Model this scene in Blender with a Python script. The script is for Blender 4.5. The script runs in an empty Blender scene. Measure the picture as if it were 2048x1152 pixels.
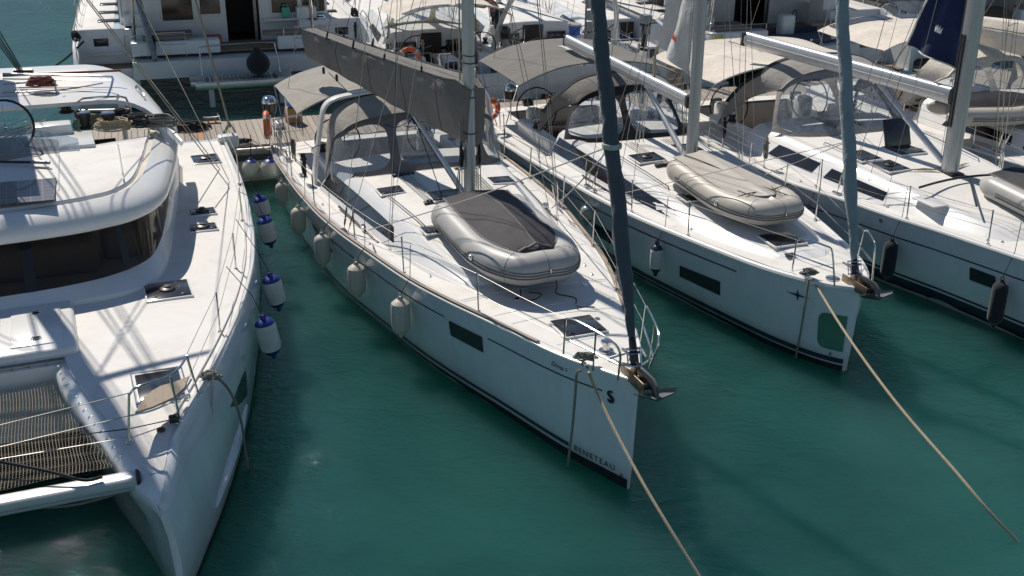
import bpy, bmesh, math, random
from math import sin, cos, radians, pi, sqrt, atan2
from mathutils import Vector, Matrix, noise
random.seed(7)
sc = bpy.context.scene
COL = sc.collection
# ------------------------------------------------------------------ camera, sky, sun, exposure
FPX, PITCH, ROLL, CAMH = 2265.0, radians(23.0), radians(-0.4), 8.13
cam_d = bpy.data.cameras.new('camera'); cam = bpy.data.objects.new('camera', cam_d); COL.objects.link(cam)
cam_d.sensor_width = 36.0; cam_d.lens = FPX / 2048 * 36.0; cam_d.clip_start = .05; cam_d.clip_end = 3000
cam.location = (0, 0, CAMH)
cam.matrix_world = Matrix.Translation((0, 0, CAMH)) @ Matrix.Rotation(pi/2 - PITCH, 4, 'X') @ Matrix.Rotation(-ROLL, 4, 'Z')
sc.camera = cam
SUN_AZ, SUN_EL = -34.0, 50.0          # azimuth clockwise from +Y, elevation
world = bpy.data.worlds.new('World'); sc.world = world; world.use_nodes = True
wn = world.node_tree; bgn = wn.nodes['Background']
sky = wn.nodes.new('ShaderNodeTexSky'); sky.sky_type = 'NISHITA'; sky.sun_disc = False
sky.sun_elevation = radians(SUN_EL); sky.sun_rotation = radians(SUN_AZ)
sky.air_density = 1.0; sky.dust_density = 0; sky.ozone_density = 2.0
wn.links.new(sky.outputs[0], bgn.inputs[0]); bgn.inputs[1].default_value = .076
sun_d = bpy.data.lights.new('sun', 'SUN'); sun_d.energy = 4.6; sun_d.angle = radians(.53); sun_d.color = (1, .93, .83)
sun = bpy.data.objects.new('sun', sun_d); COL.objects.link(sun)
sdir = Vector((sin(radians(SUN_AZ))*cos(radians(SUN_EL)), cos(radians(SUN_AZ))*cos(radians(SUN_EL)), sin(radians(SUN_EL))))
sun.rotation_euler = sdir.to_track_quat('Z', 'Y').to_euler()
sc.view_settings.view_transform = 'Standard'; sc.view_settings.look = 'None'
sc.view_settings.exposure = 0.0; sc.view_settings.gamma = 1.0; sc.view_settings.use_curve_mapping = False
sc.render.engine = 'CYCLES'
sc.cycles.max_bounces = 8; sc.cycles.transparent_max_bounces = 16; sc.cycles.sample_clamp_indirect = 6

# ------------------------------------------------------------------ measuring helpers
def ray(px, py):
    X0, Y0 = px-1024, py-576
    X = X0*cos(ROLL)+Y0*sin(ROLL); Y = -X0*sin(ROLL)+Y0*cos(ROLL)
    return Vector((X/FPX, cos(PITCH)-Y/FPX*sin(PITCH), -sin(PITCH)-Y/FPX*cos(PITCH)))
def at(px, py, z):
    d = ray(px, py); return Vector((0, 0, CAMH)) + d*((z-CAMH)/d.z)
def proj(P):
    x, y, z = P[0], P[1], P[2]-CAMH
    d = y*cos(PITCH)-z*sin(PITCH); v = -(y*sin(PITCH)+z*cos(PITCH)); X = FPX*x/d; Y = FPX*v/d
    return (1024+X*cos(ROLL)-Y*sin(ROLL), 576+X*sin(ROLL)+Y*cos(ROLL))

# ------------------------------------------------------------------ materials
def new_mat(name):
    m = bpy.data.materials.new(name); m.use_nodes = True
    return m, m.node_tree, m.node_tree.nodes['Principled BSDF']
def setp(b, **k):
    for a, v in k.items():
        n = {'spec': 'Specular IOR Level', 'coat': 'Coat Weight', 'coatr': 'Coat Roughness', 'trans': 'Transmission Weight', 'sheen': 'Sheen Weight'}.get(a, a.replace('_', ' ').title())
        if n == 'Ior': n = 'IOR'
        b.inputs[n].default_value = v
def nnoise(nt, scale, detail=4, rough=.6, dist=0, coord='Object', sc3=None):
    tc = nt.nodes.new('ShaderNodeTexCoord'); n = nt.nodes.new('ShaderNodeTexNoise')
    n.inputs['Scale'].default_value = scale; n.inputs['Detail'].default_value = detail; n.inputs['Roughness'].default_value = rough; n.inputs['Distortion'].default_value = dist
    if sc3:
        mp = nt.nodes.new('ShaderNodeMapping'); mp.inputs['Scale'].default_value = sc3
        nt.links.new(tc.outputs[coord], mp.inputs[0]); nt.links.new(mp.outputs[0], n.inputs['Vector'])
    else: nt.links.new(tc.outputs[coord], n.inputs['Vector'])
    return n.outputs['Fac']
def ramp(nt, fac, stops):
    r = nt.nodes.new('ShaderNodeValToRGB'); e = r.color_ramp.elements
    while len(e) > 1: e.remove(e[-1])
    e[0].position = stops[0][0]; e[0].color = (*stops[0][1], 1)
    for p, c in stops[1:]:
        x = e.new(p); x.color = (*c, 1)
    nt.links.new(fac, r.inputs[0]); return r.outputs[0]
def bump(nt, b, fac, strength, dist=.01):
    n = nt.nodes.new('ShaderNodeBump'); n.inputs['Strength'].default_value = strength; n.inputs['Distance'].default_value = dist
    nt.links.new(fac, n.inputs['Height']); nt.links.new(n.outputs[0], b.inputs['Normal']); return n
def mat(name, col, rough=.5, metal=0, var=.08, vs=3.0, bmp=0, bs=60, sc3=None, **k):
    m, nt, b = new_mat(name); setp(b, roughness=rough, metallic=metal, **k)
    lo = tuple(c*(1-var) for c in col); hi = tuple(min(1, c*(1+var)) for c in col)
    f = nnoise(nt, vs, 6, .65, .3, sc3=sc3)
    nt.links.new(ramp(nt, f, [(.3, lo), (.7, hi)]), b.inputs['Base Color'])
    if bmp: bump(nt, b, nnoise(nt, bs, 3), bmp, .004)
    return m
def hull_mat():
    # glossy gelcoat with faint run-off streaks under the gunwale and grime near the water
    m, nt, b = new_mat('hull_gelcoat'); setp(b, roughness=.2, coat=.9, coatr=.05)
    s = nnoise(nt, 1.0, 6, .7, .2, sc3=(2.2, 2.2, .5)); g = nnoise(nt, 2.5, 5, .6)
    c1 = ramp(nt, s, [(.45, (.72, .75, .77)), (.8, (.64, .66, .66)), (.95, (.54, .53, .49))])
    c2 = ramp(nt, g, [(.3, (.93, .93, .93)), (.75, (1, 1, 1))])
    mx = nt.nodes.new('ShaderNodeMix'); mx.data_type = 'RGBA'; mx.blend_type = 'MULTIPLY'; mx.inputs[0].default_value = 1
    nt.links.new(c1, mx.inputs[6]); nt.links.new(c2, mx.inputs[7])
    # weed and scum line just above the water, broken up by noise
    tc = nt.nodes.new('ShaderNodeTexCoord'); sp = nt.nodes.new('ShaderNodeSeparateXYZ'); nt.links.new(tc.outputs['Object'], sp.inputs[0])
    mr = nt.nodes.new('ShaderNodeMapRange'); mr.inputs['From Min'].default_value = .38; mr.inputs['From Max'].default_value = .10; nt.links.new(sp.outputs['Z'], mr.inputs['Value'])
    ns = nnoise(nt, 2.2, 6, .7, .4, sc3=(1.6, 1.6, .8)); ml = nt.nodes.new('ShaderNodeMath'); ml.operation = 'MULTIPLY'; nt.links.new(mr.outputs[0], ml.inputs[0]); nt.links.new(ns, ml.inputs[1])
    m3 = nt.nodes.new('ShaderNodeMix'); m3.data_type = 'RGBA'; nt.links.new(ml.outputs[0], m3.inputs[0]); nt.links.new(mx.outputs[2], m3.inputs[6]); m3.inputs[7].default_value = (.34, .31, .20, 1)
    nt.links.new(m3.outputs[2], b.inputs['Base Color'])
    bump(nt, b, nnoise(nt, 1.6, 2), .12, .02)
    return m
def deck_mat():
    m, nt, b = new_mat('nonskid_deck'); setp(b, roughness=.62, spec=.3)
    g = nnoise(nt, 1.3, 8, .7, .6)
    nt.links.new(ramp(nt, g, [(.28, (.60, .575, .535)), (.5, (.72, .70, .665)), (.72, (.76, .745, .715))]), b.inputs['Base Color'])
    v = nt.nodes.new('ShaderNodeTexVoronoi'); v.inputs['Scale'].default_value = 170
    tc = nt.nodes.new('ShaderNodeTexCoord'); nt.links.new(tc.outputs['Object'], v.inputs['Vector'])
    bump(nt, b, v.outputs['Distance'], .25, .003)
    return m
def canvas_mat(name, col, var=.12):
    m, nt, b = new_mat(name); setp(b, roughness=.9, sheen=.15, spec=.15)
    f = nnoise(nt, 2.2, 8, .65, .8)
    nt.links.new(ramp(nt, f, [(.3, tuple(c*(1-var) for c in col)), (.7, tuple(c*(1+var) for c in col))]), b.inputs['Base Color'])
    n1 = nnoise(nt, 3.2, 4, .55, 1.6); bump(nt, b, n1, .55, .05)
    return m
def vinyl_mat():
    m, nt, b = new_mat('clear_vinyl'); setp(b, roughness=.12, base_color=(.55, .62, .68, 1), spec=.6)
    tr = nt.nodes.new('ShaderNodeBsdfTransparent'); tr.inputs[0].default_value = (.80, .84, .87, 1)
    mx = nt.nodes.new('ShaderNodeMixShader'); out = nt.nodes['Material Output']
    f = nnoise(nt, 3, 6, .7, 2.0, sc3=(1, 1, .5))
    r = nt.nodes.new('ShaderNodeMapRange'); r.inputs['From Min'].default_value = .3; r.inputs['From Max'].default_value = .8; r.inputs['To Min'].default_value = .12; r.inputs['To Max'].default_value = .42
    nt.links.new(f, r.inputs['Value']); nt.links.new(r.outputs[0], mx.inputs[0])
    nt.links.new(tr.outputs[0], mx.inputs[1]); nt.links.new(b.outputs[0], mx.inputs[2]); nt.links.new(mx.outputs[0], out.inputs[0])
    bump(nt, b, nnoise(nt, 2.5, 3, .5, 2.5), .5, .05)
    return m
def glass_mat(name, col, t=(.25, .23, .2), mix=.55):
    m, nt, b = new_mat(name); setp(b, roughness=.06, base_color=(*col, 1), spec=.6)
    tr = nt.nodes.new('ShaderNodeBsdfTransparent'); tr.inputs[0].default_value = (*t, 1)
    mx = nt.nodes.new('ShaderNodeMixShader'); mx.inputs[0].default_value = mix
    nt.links.new(tr.outputs[0], mx.inputs[1]); nt.links.new(b.outputs[0], mx.inputs[2]); nt.links.new(mx.outputs[0], nt.nodes['Material Output'].inputs[0])
    bump(nt, b, nnoise(nt, 1.2, 2), .08, .02)
    return m
def rope_mat(name, col, dark=.55):
    m, nt, b = new_mat(name); setp(b, roughness=.85)
    f = nnoise(nt, 70, 3, .6)
    nt.links.new(ramp(nt, f, [(.35, tuple(c*dark for c in col)), (.6, col)]), b.inputs['Base Color'])
    bump(nt, b, f, .8, .01); return m
def wood_mat(name, a, bcol, sc3=(14, 1.2, 14), bmp=.3):
    m, nt, b = new_mat(name); setp(b, roughness=.8, spec=.2)
    f = nnoise(nt, 3, 8, .7, .4, sc3=sc3)
    oi = nt.nodes.new('ShaderNodeObjectInfo'); ad = nt.nodes.new('ShaderNodeMath'); ad.operation = 'MULTIPLY_ADD'; ad.inputs[1].default_value = .30; ad.inputs[2].default_value = -.15
    nt.links.new(oi.outputs['Random'], ad.inputs[0]); s = nt.nodes.new('ShaderNodeMath'); nt.links.new(f, s.inputs[0]); nt.links.new(ad.outputs[0], s.inputs[1])
    nt.links.new(ramp(nt, s.outputs[0], [(.2, a), (.75, bcol)]), b.inputs['Base Color']); bump(nt, b, f, bmp, .006); return m
def teak_mat():
    # caulked teak decking: planks run along object Y, dark seams every 6 cm
    m, nt, b = new_mat('teak_deck'); setp(b, roughness=.75, spec=.2)
    f = nnoise(nt, 3, 6, .7, .3, sc3=(12, 1.5, 12)); col = ramp(nt, f, [(.3, (.20, .15, .105)), (.7, (.33, .26, .19))])
    tc = nt.nodes.new('ShaderNodeTexCoord'); sp = nt.nodes.new('ShaderNodeSeparateXYZ'); nt.links.new(tc.outputs['Object'], sp.inputs[0])
    md = nt.nodes.new('ShaderNodeMath'); md.operation = 'PINGPONG'; md.inputs[1].default_value = .035; nt.links.new(sp.outputs['X'], md.inputs[0])
    gt = nt.nodes.new('ShaderNodeMath'); gt.operation = 'LESS_THAN'; gt.inputs[1].default_value = .004; nt.links.new(md.outputs[0], gt.inputs[0])
    mx = nt.nodes.new('ShaderNodeMix'); mx.data_type = 'RGBA'; mx.inputs[7].default_value = (.02, .02, .02, 1)
    nt.links.new(gt.outputs[0], mx.inputs[0]); nt.links.new(col, mx.inputs[6]); nt.links.new(mx.outputs[2], b.inputs['Base Color']); return m
def solar_mat():
    m, nt, b = new_mat('solar_cells'); setp(b, roughness=.35, coat=.25)
    tc = nt.nodes.new('ShaderNodeTexCoord'); br = nt.nodes.new('ShaderNodeTexBrick'); br.offset = 0; br.inputs['Scale'].default_value = 1
    br.inputs['Brick Width'].default_value = .16; br.inputs['Row Height'].default_value = .16; br.inputs['Mortar Size'].default_value = .006
    nt.links.new(tc.outputs['Object'], br.inputs['Vector'])
    f = nnoise(nt, 5, 6, .7); c = ramp(nt, f, [(.35, (.025, .028, .045)), (.8, (.075, .07, .07))])
    nt.links.new(c, br.inputs['Color1']); nt.links.new(c, br.inputs['Color2']); br.inputs['Mortar'].default_value = (.16, .16, .17, 1)
    nt.links.new(br.outputs['Color'], b.inputs['Base Color']); return m
def water_mat():
    m, nt, b = new_mat('harbour_water'); setp(b, roughness=.015, ior=1.33, spec=.5)
    tc = nt.nodes.new('ShaderNodeTexCoord')
    f = nnoise(nt, .22, 4, .6, .5)
    nt.links.new(ramp(nt, f, [(.35, (.010, .064, .056)), (.7, (.020, .105, .090))]), b.inputs['Base Color'])
    b.inputs['Subsurface Weight'].default_value = 1.0; b.inputs['Subsurface Radius'].default_value = (.35, 1.0, .8); b.inputs['Subsurface Scale'].default_value = 15.0
    def wav(scale, det, rough, dist, s3):
        return nnoise(nt, scale, det, rough, dist, sc3=s3)
    # ripples: long swell + short wind ripples, rougher far out than between the hulls
    sp = nt.nodes.new('ShaderNodeSeparateXYZ'); nt.links.new(tc.outputs['Object'], sp.inputs[0])
    far = nt.nodes.new('ShaderNodeMapRange'); far.inputs['From Min'].default_value = 34; far.inputs['From Max'].default_value = 46; far.inputs['To Min'].default_value = .50; far.inputs['To Max'].default_value = .55
    nt.links.new(sp.outputs['Y'], far.inputs['Value'])
    b1 = nt.nodes.new('ShaderNodeBump'); b1.inputs['Distance'].default_value = .10; nt.links.new(wav(1.1, 3, .5, .6, (1, 1.6, 1)), b1.inputs['Height']); nt.links.new(far.outputs[0], b1.inputs['Strength'])
    b2 = nt.nodes.new('ShaderNodeBump'); b2.inputs['Distance'].default_value = .046; nt.links.new(wav(5.5, 3, .55, .4, (1, 1.7, 1)), b2.inputs['Height']); nt.links.new(far.outputs[0], b2.inputs['Strength']); nt.links.new(b1.outputs[0], b2.inputs['Normal'])
    b3 = nt.nodes.new('ShaderNodeBump'); b3.inputs['Distance'].default_value = .010; nt.links.new(wav(22, 2, .5, .2, (1, 1.5, 1)), b3.inputs['Height']); nt.links.new(far.outputs[0], b3.inputs['Strength']); nt.links.new(b2.outputs[0], b3.inputs['Normal'])
    nt.links.new(b3.outputs[0], b.inputs['Normal']); return m

M = dict(
 hull=hull_mat(), deck=deck_mat(), gel=mat('white_gelcoat', (.76, .755, .74), .28, vs=1.7, var=.05, coat=.3, coatr=.1),
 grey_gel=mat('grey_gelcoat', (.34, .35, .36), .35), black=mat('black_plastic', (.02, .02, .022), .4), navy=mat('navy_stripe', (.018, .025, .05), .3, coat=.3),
 antifoul=mat('black_antifoul', (.012, .012, .016), .6, var=.4, vs=4), tint=mat('tinted_window', (.018, .017, .02), .07, spec=.7, var=.5, vs=2.0),
 hatch=mat('smoked_acrylic', (.03, .032, .04), .16, spec=.6, var=.4, vs=5), saloon=glass_mat('saloon_glass', (.022, .02, .018), (.62, .55, .46), .42), vinyl=vinyl_mat(),
 alu=mat('anodised_aluminium', (.55, .56, .56), .32, 1, vs=2.0, var=.06), mastm=mat('mast_aluminium', (.42, .45, .46), .42, .75, vs=3, var=.1, sc3=(1, 1, .2)),
 boomw=mat('boom_aluminium', (.66, .66, .66), .38, .55, vs=3, var=.05), steel=mat('stainless_steel', (.62, .61, .6), .14, 1, vs=8, var=.1), galv=mat('galvanised_steel', (.30, .30, .29), .5, .8, vs=9, var=.3),
 galvd=mat('weathered_anchor_steel', (.10, .11, .12), .5, .6, vs=9, var=.3), rust=mat('rusty_roller', (.22, .17, .12), .45, .7, vs=9, var=.4), wire=mat('rigging_wire', (.36, .35, .33), .35, .9, vs=8),
 grey=canvas_mat('grey_canvas', (.19, .178, .162)), greyl=canvas_mat('taupe_canvas', (.33, .31, .275)), greyd=canvas_mat('charcoal_canvas', (.075, .078, .085)), blackc=canvas_mat('black_canvas', (.028, .028, .032)),
 dod3=canvas_mat('dove_grey_canvas', (.30, .285, .265)), beige=canvas_mat('beige_canvas', (.66, .60, .52)), cream=canvas_mat('cream_canvas', (.68, .62, .53)), furl=canvas_mat('slate_sail_cover', (.085, .10, .112)), furl2=canvas_mat('pale_blue_sail_cover', (.27, .315, .335)),
 sail=canvas_mat('white_sailcloth', (.62, .61, .58)), navyc=canvas_mat('navy_sailcloth', (.018, .028, .085)), red=mat('red_print', (.55, .10, .09), .7), whitep=mat('white_print', (.75, .75, .75), .6),
 teak=teak_mat(), plank=wood_mat('weathered_plank', (.24, .205, .17), (.44, .39, .33)), newplank=wood_mat('reddish_plank', (.34, .19, .11), (.48, .28, .17)), railwood=mat('toe_rail_teak', (.30, .245, .20), .6, vs=6, var=.3, sc3=(1, .3, 1)),
 seatwood=wood_mat('bleached_seat_wood', (.28, .235, .18), (.42, .36, .29)),
 rope=rope_mat('beige_rope', (.50, .41, .28)), roped=rope_mat('black_rope', (.03, .03, .033)), ropeg=rope_mat('grey_rope', (.26, .25, .21)), ropew=rope_mat('white_rope', (.62, .6, .55)), roper=rope_mat('red_rope', (.24, .07, .06)), ropegr=rope_mat('green_fleck_rope', (.12, .22, .15)),
 fender=mat('cream_fender_vinyl', (.50, .47, .39), .5, vs=3, var=.25, sc3=(1, 1, .3)), fendw=mat('white_fender_vinyl', (.62, .61, .58), .45, vs=3, var=.15), fendb=mat('blue_fender_cap', (.012, .03, .20), .35), fendk=mat('black_fender_sock', (.02, .02, .024), .95, bmp=.5, bs=90, sheen=.2),
 pvc=mat('grey_dinghy_tube', (.43, .42, .40), .42, vs=2, var=.1), pvcb=mat('beige_dinghy_tube', (.50, .46, .40), .45, vs=2, var=.1), pvcd=mat('dark_rubbing_strake', (.16, .155, .15), .6), coverk=mat('black_dinghy_cover', (.022, .022, .027), .75, vs=2.5, var=.5),
 pvcn=mat('navy_dinghy_tube', (.045, .06, .10), .5), orange=mat('orange_lifebuoy', (.75, .12, .03), .5), redcap=mat('terracotta_plastic', (.42, .10, .04), .5),
 conc=mat('pontoon_concrete', (.30, .31, .28), .8, vs=4, var=.25, bmp=.4), card=mat('cardboard', (.38, .20, .10), .8), bag=mat('blue_plastic_bag', (.03, .16, .45), .35), bagw=mat('white_plastic_bag', (.62, .62, .62), .4),
 bucket=mat('blue_bucket', (.02, .11, .50), .4), teal=mat('teal_jerrycan', (.10, .45, .34), .4), yellow=mat('yellow_bucket', (.6, .5, .05), .5), ob=mat('grey_outboard_cowl', (.30, .33, .35), .3, coat=.4), obk=mat('black_outboard_cowl', (.02, .02, .022), .3, coat=.4),
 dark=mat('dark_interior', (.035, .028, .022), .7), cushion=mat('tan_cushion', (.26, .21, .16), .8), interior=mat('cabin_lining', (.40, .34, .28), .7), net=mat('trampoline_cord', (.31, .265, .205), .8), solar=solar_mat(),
 skin=mat('skin', (.42, .24, .17), .6), shirt=canvas_mat('red_shirt', (.32, .02, .03)), trousers=canvas_mat('dark_trousers', (.03, .03, .04)), hair=mat('brown_hair', (.10, .06, .03), .8, vs=30, var=.6), plate=mat('brushed_stem_plate', (.30, .34, .32), .12, 1), mirror=mat('polished_dome', (.75, .75, .75), .05, 1), water=water_mat(),
)
# ------------------------------------------------------------------ mesh collector
def catmull(pts, n=8, closed=False):
    P = [Vector(p) for p in pts]
    if len(P) < 3: return P
    out = []; N = len(P)
    rng = range(N) if closed else range(N-1)
    for i in rng:
        p1, p2 = P[i], P[(i+1) % N]
        p0 = P[(i-1) % N] if (closed or i > 0) else p1*2-p2
        p3 = P[(i+2) % N] if (closed or i+2 < N) else p2*2-p1
        for k in range(n):
            t = k/n
            out.append(.5*((2*p1)+(p2-p0)*t+(2*p0-5*p1+4*p2-p3)*t*t+(3*p1-p0-3*p2+p3)*t*t*t))
    if not closed: out.append(P[-1])
    return out
class MB:
    def __init__(s): s.v = []; s.f = []
    def add(s, vs, fs):
        o = len(s.v); s.v += [tuple(v) for v in vs]; s.f += [tuple(i+o for i in f) for f in fs]; return s
    def box(s, c, d, R=None):
        c = Vector(c); x, y, z = d[0]/2, d[1]/2, d[2]/2
        P = [Vector((a*x, b*y, e*z)) for e in (-1, 1) for b in (-1, 1) for a in (-1, 1)]
        if R is not None:
            if isinstance(R, (int, float)): R = Matrix.Rotation(R, 3, 'Z')
            P = [R @ p for p in P]
        return s.add([c+p for p in P], [(0, 2, 3, 1), (4, 5, 7, 6), (0, 1, 5, 4), (2, 6, 7, 3), (0, 4, 6, 2), (1, 3, 7, 5)])
    def rbox(s, c, d, r=.02, seg=2, R=None):
        bm = bmesh.new(); bmesh.ops.create_cube(bm, size=1)
        for v in bm.verts: v.co = Vector((v.co.x*d[0], v.co.y*d[1], v.co.z*d[2]))
        bmesh.ops.bevel(bm, geom=bm.edges[:], offset=min(r, min(d)*.49), segments=seg, affect='EDGES', profile=.5)
        if R is not None:
            if isinstance(R, (int, float)): R = Matrix.Rotation(R, 3, 'Z')
            for v in bm.verts: v.co = R @ v.co
        bm.verts.index_update()
        s.add([v.co+Vector(c) for v in bm.verts], [[v.index for v in f.verts] for f in bm.faces]); bm.free(); return s
    def tube(s, pts, r, n=6, closed=False, smooth=0, cap=True, ell=1.0):
        P = catmull(pts, smooth, closed) if smooth else [Vector(p) for p in pts]
        N = len(P); rr = r if isinstance(r, (list, tuple)) else None
        rings = []; up = None
        for i in range(N):
            if closed: t = P[(i+1) % N]-P[i-1]
            else: t = P[min(i+1, N-1)]-P[max(i-1, 0)]
            if t.length < 1e-9: t = Vector((0, 0, 1))
            t.normalize()
            if up is None:
                up = Vector((0, 0, 1)) if abs(t.z) < .9 else Vector((1, 0, 0))
            a = t.cross(up)
            if a.length < 1e-6: a = t.cross(Vector((1, .3, 0)))
            a.normalize(); b = t.cross(a); up = -b if False else a.cross(t)
            if rr:
                q = i/(N-1)*(len(rr)-1); k = min(int(q), len(rr)-2); R_ = rr[k]+(rr[k+1]-rr[k])*(q-k)
            else: R_ = r
            rings.append([P[i]+a*(cos(2*pi*k/n)*R_)+b*(sin(2*pi*k/n)*R_*ell) for k in range(n)])
        return s.rings(rings, closed, cap)
    def rings(s, rings, closed=False, cap=True, open_=False):
        n = len(rings[0]); N = len(rings); vs = [v for r in rings for v in r]; fs = []
        for i in range(N if closed else N-1):
            j = (i+1) % N
            for k in range(n-1 if open_ else n):
                l = (k+1) % n; fs.append((i*n+k, i*n+l, j*n+l, j*n+k))
        if cap and not closed and not open_: fs += [tuple(range(n))[::-1], tuple((N-1)*n+k for k in range(n))]
        return s.add(vs, fs)
    def lathe(s, prof, c=(0, 0, 0), n=16, R=None):
        c = Vector(c); rings = []
        for r, z in prof:
            ring = [Vector((max(r, 1e-4)*cos(2*pi*k/n), max(r, 1e-4)*sin(2*pi*k/n), z)) for k in range(n)]
            if R is not None: ring = [R @ p for p in ring]
            rings.append([c+p for p in ring])
        return s.rings(rings)
    def cyl(s, c, r, h, n=12, R=None): return s.lathe([(r, -h/2), (r, h/2)], c, n, R)
    def ball(s, c, r, n=12, m=8, sz=1.0):
        return s.lathe([(r*sin(pi*k/m), -r*sz*cos(pi*k/m)) for k in range(m+1)], c, n)
    def grid(s, fn, nu, nv, skip=None, thick=0):
        P = [[Vector(fn(i/nu, j/nv)) for j in range(nv+1)] for i in range(nu+1)]
        ids = {}; vs = []; fs = []
        for i in range(nu+1):
            for j in range(nv+1): ids[i, j] = len(vs); vs.append(P[i][j])
        for i in range(nu):
            for j in range(nv):
                if skip and skip((i+.5)/nu, (j+.5)/nv): continue
                fs.append((ids[i, j], ids[i+1, j], ids[i+1, j+1], ids[i, j+1]))
        if thick:
            o = len(vs); nrm = [Vector((0, 0, 0)) for _ in vs]
            for f in fs:
                nn = (vs[f[1]]-vs[f[0]]).cross(vs[f[3]]-vs[f[0]])
                for q in f: nrm[q] += nn
            vs += [v-(n_.normalized()*thick if n_.length > 1e-9 else Vector((0, 0, thick))) for v, n_ in zip(vs, nrm)]
            top = list(fs); fs += [tuple(q+o for q in f[::-1]) for f in top]
            ec = {}
            for f in top:
                for a, b in zip(f, f[1:]+f[:1]): ec[(a, b)] = 1
            for (a, b) in list(ec):
                if (b, a) not in ec: fs.append((b, a, a+o, b+o))
        return s.add(vs, fs)
    def prism(s, poly, z0, z1):
        n = len(poly); vs = [(p[0], p[1], z0) for p in poly]+[(p[0], p[1], z1) for p in poly]
        return s.add(vs, [tuple(range(n))[::-1], tuple(range(n, 2*n))]+[(k, (k+1) % n, (k+1) % n+n, k+n) for k in range(n)])
    def fan(s, pts): return s.add(pts, [tuple(range(len(pts)))])
    def xf(s, Mx): s.v = [tuple(Mx @ Vector(v)) for v in s.v]; return s
    def mesh(s, name, m, smooth=True, ang=35):
        me = bpy.data.meshes.new(name); me.from_pydata(s.v, [], s.f); me.update()
        bm = bmesh.new(); bm.from_mesh(me); bmesh.ops.remove_doubles(bm, verts=bm.verts, dist=1e-5); bmesh.ops.recalc_face_normals(bm, faces=bm.faces); bm.to_mesh(me); bm.free()
        if smooth:
            for p in me.polygons: p.use_smooth = True
            me.set_sharp_from_angle(angle=radians(ang))
        me.materials.append(M[m] if isinstance(m, str) else m)
        return me
    def build(s, name, m, parent=None, smooth=True, ang=35):
        o = bpy.data.objects.new(name, s.mesh(name, m, smooth, ang)); COL.objects.link(o)
        if parent is not None: o.parent = parent
        return o
def tag(o, label=None, cat=None, group=None, kind=None):
    if label: o['label'] = label
    if cat: o['category'] = cat
    if group: o['group'] = group
    if kind: o['kind'] = kind
    return o
def empty(name, loc=(0, 0, 0), rz=0, label=None, cat=None, group=None):
    o = bpy.data.objects.new(name, None); COL.objects.link(o); o.location = loc; o.rotation_euler = (0, 0, rz); o.empty_display_size = .2
    return tag(o, label, cat, group)
def copy_tree(o, parent=None):
    c = o.copy(); COL.objects.link(c)
    if parent is not None: c.parent = parent
    for ch in [x for x in bpy.data.objects if x.parent == o]: copy_tree(ch, c)
    return c
class Fr:
    """a frame on the water: local x to the right, y along the azimuth az (degrees left of +Y), z up"""
    def __init__(s, x, y, az): s.o = Vector((x, y, 0)); s.az = radians(az); s.c, s.s = cos(s.az), sin(s.az)
    def w(s, x, y=None, z=None):
        if y is None: x, y, z = x
        return Vector((s.o.x+x*s.c-y*s.s, s.o.y+x*s.s+y*s.c, z))
    def l(s, P):
        dx, dy = P[0]-s.o.x, P[1]-s.o.y; return Vector((dx*s.c+dy*s.s, -dx*s.s+dy*s.c, P[2]))
    def p(s, px, py, z): return s.l(at(px, py, z))
    def root(s, name, label, cat, group=None, loc=(0, 0, 0), rz=0):
        return empty(name, s.w(*loc), s.az+rz, label, cat, group)
def lerp(a, b, t): return a+(b-a)*t
def interp(xs, ys, x):
    if x <= xs[0]: return ys[0]
    if x >= xs[-1]: return ys[-1]
    for i in range(len(xs)-1):
        if x <= xs[i+1]:
            h = xs[i+1]-xs[i]; t = (x-xs[i])/h
            def d(k):
                if k == 0 or k == len(xs)-1:
                    k = 1 if k == 0 else k
                    return (ys[k]-ys[k-1])/(xs[k]-xs[k-1])
                a = (ys[k]-ys[k-1])/(xs[k]-xs[k-1]); b = (ys[k+1]-ys[k])/(xs[k+1]-xs[k])
                return 0 if a*b <= 0 else 2*a*b/(a+b)
            m0, m1 = d(i)*h, d(i+1)*h
            return (2*t**3-3*t*t+1)*ys[i]+(t**3-2*t*t+t)*m0+(-2*t**3+3*t*t)*ys[i+1]+(t**3-t*t)*m1
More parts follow.
